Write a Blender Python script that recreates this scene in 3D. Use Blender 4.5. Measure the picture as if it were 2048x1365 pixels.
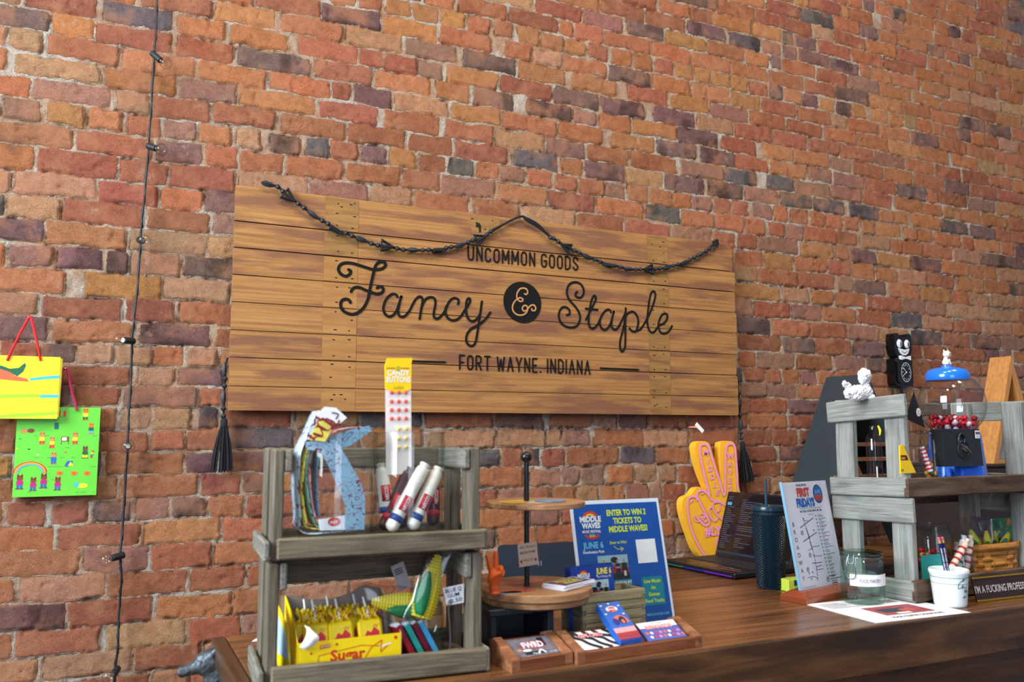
import bpy, math, random
import numpy as np
from mathutils import Matrix, Vector, Euler
R = math.radians
random.seed(7)
for o in list(bpy.data.objects): bpy.data.objects.remove(o)
SC = bpy.context.scene
COL = SC.collection

# ---------------------------------------------------------------- camera, world, light, exposure
CAM_F, CAM_YAW, CAM_PITCH, CAM_ROLL = 1686.97, 0.446605, 0.110863, -0.0020626
CZ = 1.45
def cam_axes():
    y, p, r = CAM_YAW, CAM_PITCH, CAM_ROLL
    f = Vector((math.sin(y)*math.cos(p), math.cos(y)*math.cos(p), math.sin(p)))
    ri = Vector((math.cos(y), -math.sin(y), 0)); u = ri.cross(f)
    return ri*math.cos(r)+u*math.sin(r), -ri*math.sin(r)+u*math.cos(r), f
cr, cu, cf = cam_axes()
cd = bpy.data.cameras.new('camera'); cam = bpy.data.objects.new('camera', cd); COL.objects.link(cam)
cam.matrix_world = Matrix(((cr.x, cu.x, -cf.x, 0), (cr.y, cu.y, -cf.y, 0), (cr.z, cu.z, -cf.z, CZ), (0, 0, 0, 1)))
cd.sensor_width = 36; cd.lens = CAM_F/2048*36; cd.clip_start = .05
cd.dof.use_dof = True; cd.dof.focus_distance = 2.9; cd.dof.aperture_fstop = 5.0
SC.camera = cam
SC.view_settings.view_transform = 'Standard'; SC.view_settings.look = 'None'
SC.view_settings.gamma = 1; SC.view_settings.exposure = 0.34
try: SC.cycles.transparent_max_bounces = 32
except Exception: pass
try: SC.view_settings.use_curve_mapping = False
except Exception: pass
W = bpy.data.worlds.new('World'); SC.world = W; W.use_nodes = True
W.node_tree.nodes['Background'].inputs[0].default_value = (.62, .72, 1, 1)
W.node_tree.nodes['Background'].inputs[1].default_value = .32
def area(name, loc, target, sx, sy, power, col):
    l = bpy.data.lights.new(name, 'AREA'); l.shape = 'RECTANGLE'; l.size = sx; l.size_y = sy
    l.energy = power; l.color = col
    o = bpy.data.objects.new(name, l); COL.objects.link(o); o.location = loc
    d = Vector(target)-Vector(loc); o.rotation_euler = d.to_track_quat('-Z', 'Y').to_euler()
    return o
# shop window to the left (daylight), street window behind the camera, warm ceiling lamps
area('window_daylight', (-2.9, .7, 2.9), (1.2, 2.6, 1.7), 2.0, 2.0, 275, (.84, .93, 1))
area('street_window_daylight', (-.6, -3.2, 2.0), (1.2, 2.6, 1.7), 1.6, 2.0, 48, (.76, .85, 1))
for i, (x, y) in enumerate(((-.2, .6), (1.2, .4), (2.6, .6))):
    area('ceiling_lamp_light', (x, y, 4.3), (x+.5, 2.4, 1.6), .35, .35, 32, (1, .82, .6))

# ---------------------------------------------------------------- placing helpers (a point of the place seen at a photo pixel)
def ray(px, py): return cf+cr*((px-1024)/CAM_F)-cu*((py-682.5)/CAM_F)
def aty(px, py, Y):
    d = ray(px, py); t = Y/d.y; return Vector((d.x*t, Y, CZ+d.z*t))
def onz(px, py, Z=1.05):
    d = ray(px, py); t = (Z-CZ)/d.z; return Vector((d.x*t, d.y*t, Z))
# ---------------------------------------------------------------- materials
def s2l(c): return tuple((x/12.92 if x <= .04045 else ((x+.055)/1.055)**2.4) for x in c)
def C8(r, g, b): return s2l((r/255, g/255, b/255))+(1,)
MATS = {}
def mat(name, rgb=(200, 200, 200), rough=.6, metal=0, spec=.5, trans=0, ior=1.45, noise=0, nscale=30, bump=0, bscale=200, emit=None, alpha=1, coat=0):
    if name in MATS: return MATS[name]
    m = bpy.data.materials.new(name); m.use_nodes = True; nt = m.node_tree; b = nt.nodes['Principled BSDF']
    b.inputs['Base Color'].default_value = C8(*rgb); b.inputs['Roughness'].default_value = rough
    b.inputs['Metallic'].default_value = metal; b.inputs['Specular IOR Level'].default_value = spec
    b.inputs['Transmission Weight'].default_value = trans; b.inputs['IOR'].default_value = ior
    b.inputs['Coat Weight'].default_value = coat; b.inputs['Alpha'].default_value = alpha
    if emit: b.inputs['Emission Color'].default_value = C8(*rgb); b.inputs['Emission Strength'].default_value = emit
    tc = nt.nodes.new('ShaderNodeTexCoord')
    n = nt.nodes.new('ShaderNodeTexNoise'); n.inputs['Scale'].default_value = nscale; n.inputs['Detail'].default_value = 5
    nt.links.new(tc.outputs['Object'], n.inputs['Vector'])
    mx = nt.nodes.new('ShaderNodeMix'); mx.data_type = 'RGBA'; mx.blend_type = 'MULTIPLY'
    mx.inputs[0].default_value = 1; mx.inputs[6].default_value = C8(*rgb)
    mr = nt.nodes.new('ShaderNodeMapRange'); mr.inputs[1].default_value = .3; mr.inputs[2].default_value = .7
    a = max(noise, .04); mr.inputs[3].default_value = 1-a; mr.inputs[4].default_value = 1+a*.4
    nt.links.new(n.outputs[0], mr.inputs[0]); nt.links.new(mr.outputs[0], mx.inputs[7])
    nt.links.new(mx.outputs[2], b.inputs['Base Color'])
    if bump:
        n2 = nt.nodes.new('ShaderNodeTexNoise'); n2.inputs['Scale'].default_value = bscale; n2.inputs['Detail'].default_value = 3
        nt.links.new(tc.outputs['Object'], n2.inputs['Vector'])
        bp = nt.nodes.new('ShaderNodeBump'); bp.inputs['Strength'].default_value = bump; bp.inputs['Distance'].default_value = .002
        nt.links.new(n2.outputs[0], bp.inputs['Height']); nt.links.new(bp.outputs[0], b.inputs['Normal'])
    MATS[name] = m; return m
def ramp(nt, stops):
    r = nt.nodes.new('ShaderNodeValToRGB'); e = r.color_ramp.elements
    while len(e) < len(stops): e.new(.5)
    for k, (p, c) in enumerate(stops): e[k].position = p; e[k].color = C8(*c)
    return r
def wood(name, dark, midc, light, axis='X', scale=6, rough=.55, stretch=14, bump=.25, spec=.4, coat=0, blotch=None, bl=(.52, .72, .75, 1, 3), dist=.6):
    if name in MATS: return MATS[name]
    m = bpy.data.materials.new(name); m.use_nodes = True; nt = m.node_tree; b = nt.nodes['Principled BSDF']
    L = nt.links.new
    tc = nt.nodes.new('ShaderNodeTexCoord'); mp = nt.nodes.new('ShaderNodeMapping')
    sc = [stretch]*3; sc['XYZ'.index(axis)] = 1; mp.inputs['Scale'].default_value = sc
    oi = nt.nodes.new('ShaderNodeObjectInfo'); va = nt.nodes.new('ShaderNodeVectorMath'); va.operation = 'MULTIPLY_ADD'
    va.inputs[1].default_value = (1, 1, 1); L(tc.outputs['Object'], va.inputs[0])
    cx = nt.nodes.new('ShaderNodeCombineXYZ'); ml = nt.nodes.new('ShaderNodeMath'); ml.operation = 'MULTIPLY'; ml.inputs[1].default_value = 7
    L(oi.outputs['Random'], ml.inputs[0]); L(ml.outputs[0], cx.inputs[0]); L(ml.outputs[0], cx.inputs[2]); L(cx.outputs[0], va.inputs[2])
    L(va.outputs[0], mp.inputs['Vector'])
    n = nt.nodes.new('ShaderNodeTexNoise'); n.inputs['Scale'].default_value = scale; n.inputs['Detail'].default_value = 8; n.inputs['Roughness'].default_value = .62
    n.inputs['Distortion'].default_value = dist
    L(mp.outputs[0], n.inputs['Vector'])
    r = ramp(nt, [(.30, dark), (.5, midc), (.70, light)]); L(n.outputs[0], r.inputs[0])
    last = r.outputs[0]
    n3 = nt.nodes.new('ShaderNodeTexNoise'); n3.inputs['Scale'].default_value = scale*bl[3]; n3.inputs['Detail'].default_value = 3
    mp2 = nt.nodes.new('ShaderNodeMapping'); s2 = [bl[4]]*3; s2['XYZ'.index(axis)] = 1; mp2.inputs['Scale'].default_value = s2
    L(va.outputs[0], mp2.inputs['Vector']); L(mp2.outputs[0], n3.inputs['Vector'])
    mr = nt.nodes.new('ShaderNodeMapRange'); mr.inputs[1].default_value = bl[0]; mr.inputs[2].default_value = bl[1]; mr.inputs[4].default_value = bl[2] if blotch else .25
    L(n3.outputs[0], mr.inputs[0])
    mx = nt.nodes.new('ShaderNodeMix'); mx.data_type = 'RGBA'; mx.inputs[7].default_value = C8(*(blotch or dark))
    L(mr.outputs[0], mx.inputs[0]); L(last, mx.inputs[6]); last = mx.outputs[2]
    L(last, b.inputs['Base Color'])
    b.inputs['Roughness'].default_value = rough; b.inputs['Specular IOR Level'].default_value = spec; b.inputs['Coat Weight'].default_value = coat
    b.inputs['Coat Roughness'].default_value = .2
    bp = nt.nodes.new('ShaderNodeBump'); bp.inputs['Strength'].default_value = bump; bp.inputs['Distance'].default_value = .0015
    L(n.outputs[0], bp.inputs['Height']); L(bp.outputs[0], b.inputs['Normal'])
    MATS[name] = m; return m
def glass(name, tint=(250, 252, 252), ior=1.3, rough=0.0, edge=(196, 204, 206)):
    """thin clear shell: mostly transparent with fresnel reflection"""
    if name in MATS: return MATS[name]
    m = bpy.data.materials.new(name); m.use_nodes = True; nt = m.node_tree; nt.nodes.clear()
    out = nt.nodes.new('ShaderNodeOutputMaterial'); tr = nt.nodes.new('ShaderNodeBsdfTransparent'); tr.inputs[0].default_value = C8(*tint)
    gl = nt.nodes.new('ShaderNodeBsdfGlossy'); gl.inputs[1].default_value = rough; gl.inputs[0].default_value = (1, 1, 1, 1)
    lw = nt.nodes.new('ShaderNodeLayerWeight'); lw.inputs[0].default_value = .5
    pw = nt.nodes.new('ShaderNodeMath'); pw.operation = 'POWER'; pw.inputs[1].default_value = 4.0; nt.links.new(lw.outputs['Facing'], pw.inputs[0])
    ec = nt.nodes.new('ShaderNodeMix'); ec.data_type = 'RGBA'; ec.inputs[6].default_value = C8(*tint); ec.inputs[7].default_value = C8(*edge); p2 = nt.nodes.new('ShaderNodeMath'); p2.operation = 'POWER'; p2.inputs[1].default_value = 3.0; nt.links.new(lw.outputs['Facing'], p2.inputs[0]); nt.links.new(p2.outputs[0], ec.inputs[0]); nt.links.new(ec.outputs[2], tr.inputs[0])
    fr = nt.nodes.new('ShaderNodeMath'); fr.operation = 'MULTIPLY_ADD'; fr.inputs[1].default_value = min(.5, ior-1)*.9; fr.inputs[2].default_value = (ior-1)*.13; nt.links.new(pw.outputs[0], fr.inputs[0])
    tc = nt.nodes.new('ShaderNodeTexCoord'); n = nt.nodes.new('ShaderNodeTexNoise'); n.inputs['Scale'].default_value = 9
    bp = nt.nodes.new('ShaderNodeBump'); bp.inputs['Strength'].default_value = .12; bp.inputs['Distance'].default_value = .004
    nt.links.new(tc.outputs['Object'], n.inputs['Vector']); nt.links.new(n.outputs[0], bp.inputs['Height']); nt.links.new(bp.outputs[0], gl.inputs['Normal'])
    mx = nt.nodes.new('ShaderNodeMixShader'); nt.links.new(fr.outputs[0], mx.inputs[0]); nt.links.new(tr.outputs[0], mx.inputs[1])
    nt.links.new(gl.outputs[0], mx.inputs[2]); nt.links.new(mx.outputs[0], out.inputs[0])
    MATS[name] = m; return m

# ---------------------------------------------------------------- mesh builder
GLY = {}
def glyphs(s, size, bold=0, sp=1.0, xs=1.0):
    """verts, faces of a line of type; x from 0, baseline z=0"""
    k = (s, bold, sp)
    if k not in GLY:
        c = bpy.data.curves.new('type', 'FONT'); c.body = s; c.size = 1; c.offset = bold; c.space_character = sp; c.resolution_u = 2
        o = bpy.data.objects.new('type', c); COL.objects.link(o); bpy.context.view_layer.update()
        me = bpy.data.meshes.new_from_object(o.evaluated_get(bpy.context.evaluated_depsgraph_get()))
        vs = [tuple(v.co) for v in me.vertices]; fs = [tuple(p.vertices) for p in me.polygons]
        bpy.data.objects.remove(o); bpy.data.curves.remove(c); bpy.data.meshes.remove(me)
        GLY[k] = (vs, fs)
    vs, fs = GLY[k]
    return [(v[0]*size*xs, v[1]*size) for v in vs], fs
def catmull(P, n=6, closed=False):
    P = [Vector(p) for p in P]; out = []; N = len(P)
    for i in range(N if closed else N-1):
        a = P[(i-1) % N] if closed or i > 0 else P[0]; b = P[i]; c = P[(i+1) % N]; d = P[(i+2) % N] if closed or i+2 < N else P[-1]
        for k in range(n):
            t = k/n; out.append(.5*((2*b)+(c-a)*t+(2*a-5*b+4*c-d)*t*t+(3*b-a-3*c+d)*t**3))
    if not closed: out.append(P[-1])
    return out
class MB:
    def __init__(s): s.v = []; s.f = []; s.m = []; s.mats = []; s.T = Matrix.Identity(4); s.pp = []
    def push(s, M): s.pp.append(s.T); s.T = s.T @ M; return s
    def pop(s): s.T = s.pp.pop(); return s
    def at(s, x=0, y=0, z=0, rx=0, ry=0, rz=0): return s.push(Matrix.Translation((x, y, z)) @ Euler((R(rx), R(ry), R(rz))).to_matrix().to_4x4())
    def mi(s, m):
        if m not in s.mats: s.mats.append(m)
        return s.mats.index(m)
    def add(s, vs, fs, m):
        n = len(s.v); s.v += [tuple(s.T @ Vector(v)) for v in vs]; k = s.mi(m)
        s.f += [tuple(i+n for i in f) for f in fs]; s.m += [k]*len(fs); return s
    def box(s, x0, x1, y0, y1, z0, z1, m):
        vs = [(x, y, z) for x in (x0, x1) for y in (y0, y1) for z in (z0, z1)]
        return s.add(vs, [(0, 1, 3, 2), (4, 6, 7, 5), (0, 4, 5, 1), (2, 3, 7, 6), (0, 2, 6, 4), (1, 5, 7, 3)], m)
    def rbox(s, x0, x1, y0, y1, z0, z1, b, m):
        """box with chamfered edges"""
        bx = min(b, (x1-x0)/2.01, (y1-y0)/2.01, (z1-z0)/2.01)
        xs, ys, zs = (x0, x1), (y0, y1), (z0, z1); vs = []; ix = {}
        for i in (0, 1):
            for j in (0, 1):
                for k in (0, 1):
                    p = [xs[i], ys[j], zs[k]]; q = [xs[i]+bx*(1-2*i), ys[j]+bx*(1-2*j), zs[k]+bx*(1-2*k)]
                    for a in range(3):
                        w = list(q); w[a] = p[a]; ix[i, j, k, a] = len(vs); vs.append(w)
        F = []
        for i in (0, 1): F.append([ix[i, 0, 0, 0], ix[i, 1, 0, 0], ix[i, 1, 1, 0], ix[i, 0, 1, 0]][::1 if i else -1])
        for j in (0, 1): F.append([ix[0, j, 0, 1], ix[1, j, 0, 1], ix[1, j, 1, 1], ix[0, j, 1, 1]][::-1 if j else 1])
        for k in (0, 1): F.append([ix[0, 0, k, 2], ix[1, 0, k, 2], ix[1, 1, k, 2], ix[0, 1, k, 2]][::1 if k else -1])
        for i in (0, 1):
            for j in (0, 1):
                F.append([ix[i, j, 0, 0], ix[i, j, 1, 0], ix[i, j, 1, 1], ix[i, j, 0, 1]])
                F.append([ix[i, 0, j, 0], ix[i, 1, j, 0], ix[i, 1, j, 2], ix[i, 0, j, 2]])
                F.append([ix[0, i, j, 1], ix[1, i, j, 1], ix[1, i, j, 2], ix[0, i, j, 2]])
                for k in (0, 1): F.append([ix[i, j, k, 0], ix[i, j, k, 1], ix[i, j, k, 2]])
        return s.add(vs, F, m)
    def prism(s, P, y0, y1, m, mside=None):
        n = len(P); A = sum(P[i][0]*P[(i+1) % n][1]-P[(i+1) % n][0]*P[i][1] for i in range(n))
        if A < 0: P = P[::-1]
        vs = [(p[0], y0, p[1]) for p in P]+[(p[0], y1, p[1]) for p in P]
        s.add(vs, [tuple(range(n)), tuple(range(2*n-1, n-1, -1))], m)
        return s.add(vs, [(i, i+n, (i+1) % n+n, (i+1) % n) for i in range(n)], mside or m)
    def flat(s, P, y, m):
        n = len(P); A = sum(P[i][0]*P[(i+1) % n][1]-P[(i+1) % n][0]*P[i][1] for i in range(n))
        if A < 0: P = P[::-1]
        return s.add([(p[0], y, p[1]) for p in P], [tuple(range(n))], m)
    def rect(s, x0, x1, z0, z1, y, m): return s.flat([(x0, z0), (x1, z0), (x1, z1), (x0, z1)], y, m)
    def rrect(s, x0, x1, z0, z1, r, y, m): return s.flat(rr(x0, x1, z0, z1, r), y, m)
    def disc(s, x, z, rx, rz, y, m, n=20): return s.flat([(x+rx*math.cos(a*2*math.pi/n), z+rz*math.sin(a*2*math.pi/n)) for a in range(n)], y, m)
    def arc(s, x, z, r0, r1, a0, a1, y, m, n=16, ez=1):
        o = [(x+r1*math.cos(R(a0+(a1-a0)*i/n)), z+ez*r1*math.sin(R(a0+(a1-a0)*i/n))) for i in range(n+1)]
        q = [(x+r0*math.cos(R(a0+(a1-a0)*i/n)), z+ez*r0*math.sin(R(a0+(a1-a0)*i/n))) for i in range(n+1)]
        vs = [(p[0], y, p[1]) for p in o+q]; return s.add(vs, [(i, i+1, n+2+i, n+1+i) for i in range(n)], m)
    def stroke(s, P, w, y, m, n=5, smooth=True, closed=False):
        if not smooth and len(P) > 2:
            for i in range(len(P)-1): s.stroke(P[i:i+2], w, y-.00003*i, m, smooth=False)
            return s
        Q = catmull([(p[0], p[1], 0) for p in P], n, closed) if smooth else [Vector((p[0], p[1], 0)) for p in P]
        N = len(Q); vs = []
        for i in range(N):
            a = Q[(i-1) % N] if closed or i > 0 else Q[i]; b = Q[(i+1) % N] if closed or i < N-1 else Q[i]
            t = (b-a); t = t.normalized() if t.length > 1e-9 else Vector((1, 0, 0)); nn = Vector((-t.y, t.x, 0))*(w/2)
            k = 1
            if not smooth and 0 < i < N-1:
                t1 = (Q[i]-a).normalized(); t2 = (b-Q[i]).normalized(); c = max(.45, math.cos(t1.angle(t2)/2)); k = 1/c
            vs += [(Q[i].x+nn.x*k, y-i*2e-6, Q[i].y+nn.y*k), (Q[i].x-nn.x*k, y-i*2e-6, Q[i].y-nn.y*k)]
        s.add(vs, [(2*i, 2*((i+1) % N), 2*((i+1) % N)+1, 2*i+1) for i in range(N if closed else N-1)], m)
        if not closed and w > .0012:
            for q in (Q[0], Q[-1]): s.disc(q.x, q.y, w/2, w/2, y-.0003, m, 10)
        return s
    def text(s, t, x, z, size, y, m, al='l', bold=0, sp=1., xs=1., rot=0, fit=None):
        vs, fs = glyphs(t, size, bold, sp, xs)
        if not vs: return s
        x0 = min(v[0] for v in vs); x1 = max(v[0] for v in vs)
        k = 1 if fit is None else fit/(x1-x0)
        off = {'l': -x0, 'c': -(x0+x1)/2, 'r': -x1}[al]
        c, q = math.cos(R(rot)), math.sin(R(rot)); out = []
        for v in vs:
            a = (v[0]+off)*k; b = v[1]; out.append((x+a*c-b*q, y, z+a*q+b*c))
        return s.add(out, fs, m)
    def lathe(s, prof, m, seg=32, c=(0, 0, 0), sx=1, sy=1, ma=None):
        vs = []; fs = []; n = len(prof)
        for r, z in prof:
            for k in range(seg): a = 2*math.pi*k/seg; vs.append((c[0]+r*sx*math.cos(a), c[1]+r*sy*math.sin(a), c[2]+z))
        for i in range(n-1):
            for k in range(seg): q = (k+1) % seg; fs.append((i*seg+k, i*seg+q, (i+1)*seg+q, (i+1)*seg+k))
        if prof[0][0] > 1e-6: fs.append(tuple(range(seg-1, -1, -1)))
        if prof[-1][0] > 1e-6: fs.append(tuple((n-1)*seg+k for k in range(seg)))
        return s.add(vs, fs, m)
    def shell(s, prof, m, seg=32, c=(0, 0, 0), sx=1, sy=1):
        vs = []; fs = []; n = len(prof)
        for r, z in prof:
            for k in range(seg): a = 2*math.pi*k/seg; vs.append((c[0]+r*sx*math.cos(a), c[1]+r*sy*math.sin(a), c[2]+z))
        for i in range(n-1):
            for k in range(seg): q = (k+1) % seg; fs.append((i*seg+k, i*seg+q, (i+1)*seg+q, (i+1)*seg+k))
        return s.add(vs, fs, m)
    def ball(s, c, r, m, seg=14, rings=9, sc=(1, 1, 1)):
        vs = []; fs = []
        for i in range(rings+1):
            th = math.pi*i/rings; rr_ = math.sin(th); z = math.cos(th)
            for k in range(seg): a = 2*math.pi*k/seg; vs.append((c[0]+r*sc[0]*rr_*math.cos(a), c[1]+r*sc[1]*rr_*math.sin(a), c[2]+r*sc[2]*z))
        for i in range(rings):
            for k in range(seg): q = (k+1) % seg; fs.append((i*seg+k, (i+1)*seg+k, (i+1)*seg+q, i*seg+q))
        return s.add(vs, fs, m)
    def tube(s, P, r, m, seg=8, smooth=0, closed=False, cap=True, flat=1):
        P = [Vector(p) for p in P]; rs = r if isinstance(r, (list, tuple)) else [r]*len(P)
        if smooth:
            N0 = len(P); P2 = catmull(P, smooth, closed); rs = [rs[min(int(i/smooth), N0-1)]+(rs[min(int(i/smooth)+1, N0-1)]-rs[min(int(i/smooth), N0-1)])*((i % smooth)/smooth) for i in range(len(P2))]; P = P2
        N = len(P); vs = []; fs = []; up = None
        for i in range(N):
            a = P[(i-1) % N] if closed or i > 0 else P[i]; b = P[(i+1) % N] if closed or i < N-1 else P[i]
            t = (b-a); t = t.normalized() if t.length > 1e-9 else Vector((0, 0, 1))
            if up is None: up = Vector((0, 1, 0)) if abs(t.y) < .9 else Vector((1, 0, 0))
            e = (up-t*up.dot(t)); e = e.normalized() if e.length > 1e-6 else t.orthogonal().normalized(); up = e; g = t.cross(e)
            for k in range(seg): q = 2*math.pi*k/seg; vs.append(P[i]+e*(math.cos(q)*rs[i]*flat)+g*(math.sin(q)*rs[i]))
        for i in range(N if closed else N-1):
            for k in range(seg): q = (k+1) % seg; j = (i+1) % N; fs.append((i*seg+k, i*seg+q, j*seg+q, j*seg+k))
        if cap and not closed: fs += [tuple(range(seg-1, -1, -1)), tuple((N-1)*seg+k for k in range(seg))]
        return s.add(vs, fs, m)
    def bar(s, a, b, w, t, m, up=(0, 0, 1)):
        """rectangular bar from a to b, width w across, thickness t"""
        a = Vector(a); b = Vector(b); d = (b-a).normalized(); u = Vector(up); x = d.cross(u).normalized(); u = x.cross(d)
        vs = [p+x*(i*w/2)+u*(j*t/2) for p in (a, b) for i in (-1, 1) for j in (-1, 1)]
        return s.add(vs, [(0, 1, 3, 2), (4, 6, 7, 5), (0, 4, 5, 1), (2, 3, 7, 6), (0, 2, 6, 4), (1, 5, 7, 3)], m)
    def build(s, name, parent=None, loc=(0, 0, 0), rz=0, rot=None, smooth=None, bevel=0, label=None, cat=None, group=None, kind=None, solid=0, sub=0):
        me = bpy.data.meshes.new(name); me.from_pydata(s.v, [], s.f)
        for m in s.mats: me.materials.append(m)
        me.polygons.foreach_set('material_index', s.m)
        if smooth: 
            me.polygons.foreach_set('use_smooth', [True]*len(me.polygons)); me.set_sharp_from_angle(angle=R(smooth))
        me.update()
        o = bpy.data.objects.new(name, me); COL.objects.link(o)
        o.location = loc; o.rotation_euler = rot if rot else (0, 0, rz)
        if parent: o.parent = parent
        if solid: q = o.modifiers.new('solid', 'SOLIDIFY'); q.thickness = solid; q.offset = 0
        if bevel: q = o.modifiers.new('bevel', 'BEVEL'); q.width = bevel; q.segments = 2; q.limit_method = 'ANGLE'; q.angle_limit = R(40)
        if sub: q = o.modifiers.new('sub', 'SUBSURF'); q.levels = sub; q.render_levels = sub
        tag(o, label, cat, group, kind); return o
def rr(x0, x1, z0, z1, r, n=5):
    P = []
    for cx, cz, a in ((x1-r, z1-r, 0), (x0+r, z1-r, 90), (x0+r, z0+r, 180), (x1-r, z0+r, 270)):
        P += [(cx+r*math.cos(R(a+90*i/n)), cz+r*math.sin(R(a+90*i/n))) for i in range(n+1)]
    return P
def tag(o, label=None, cat=None, group=None, kind=None):
    if label: o['label'] = label
    if cat: o['category'] = cat
    if group: o['group'] = group
    if kind: o['kind'] = kind
def thing(name, label, cat, loc=(0, 0, 0), rz=0, group=None, rot=None, scale=None):
    o = bpy.data.objects.new(name, None); COL.objects.link(o); o.empty_display_size = .05
    o.location = loc; o.rotation_euler = rot if rot else (0, 0, rz)
    if scale: o.scale = (scale,)*3
    tag(o, label, cat, group); return o
def copy_tree(o, parent=None, label=None):
    c = o.copy(); COL.objects.link(c); c.parent = parent
    if label: c['label'] = label
    for ch in list(o.children): copy_tree(ch, c)
    return c

BLACK = mat('black_paint', (16, 17, 19), .6); WHITE = mat('white_print', (238, 238, 236), .5); INK = mat('dark_ink', (30, 30, 36), .6)
PAPER = mat('white_paper', (232, 234, 238), .7)

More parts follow.
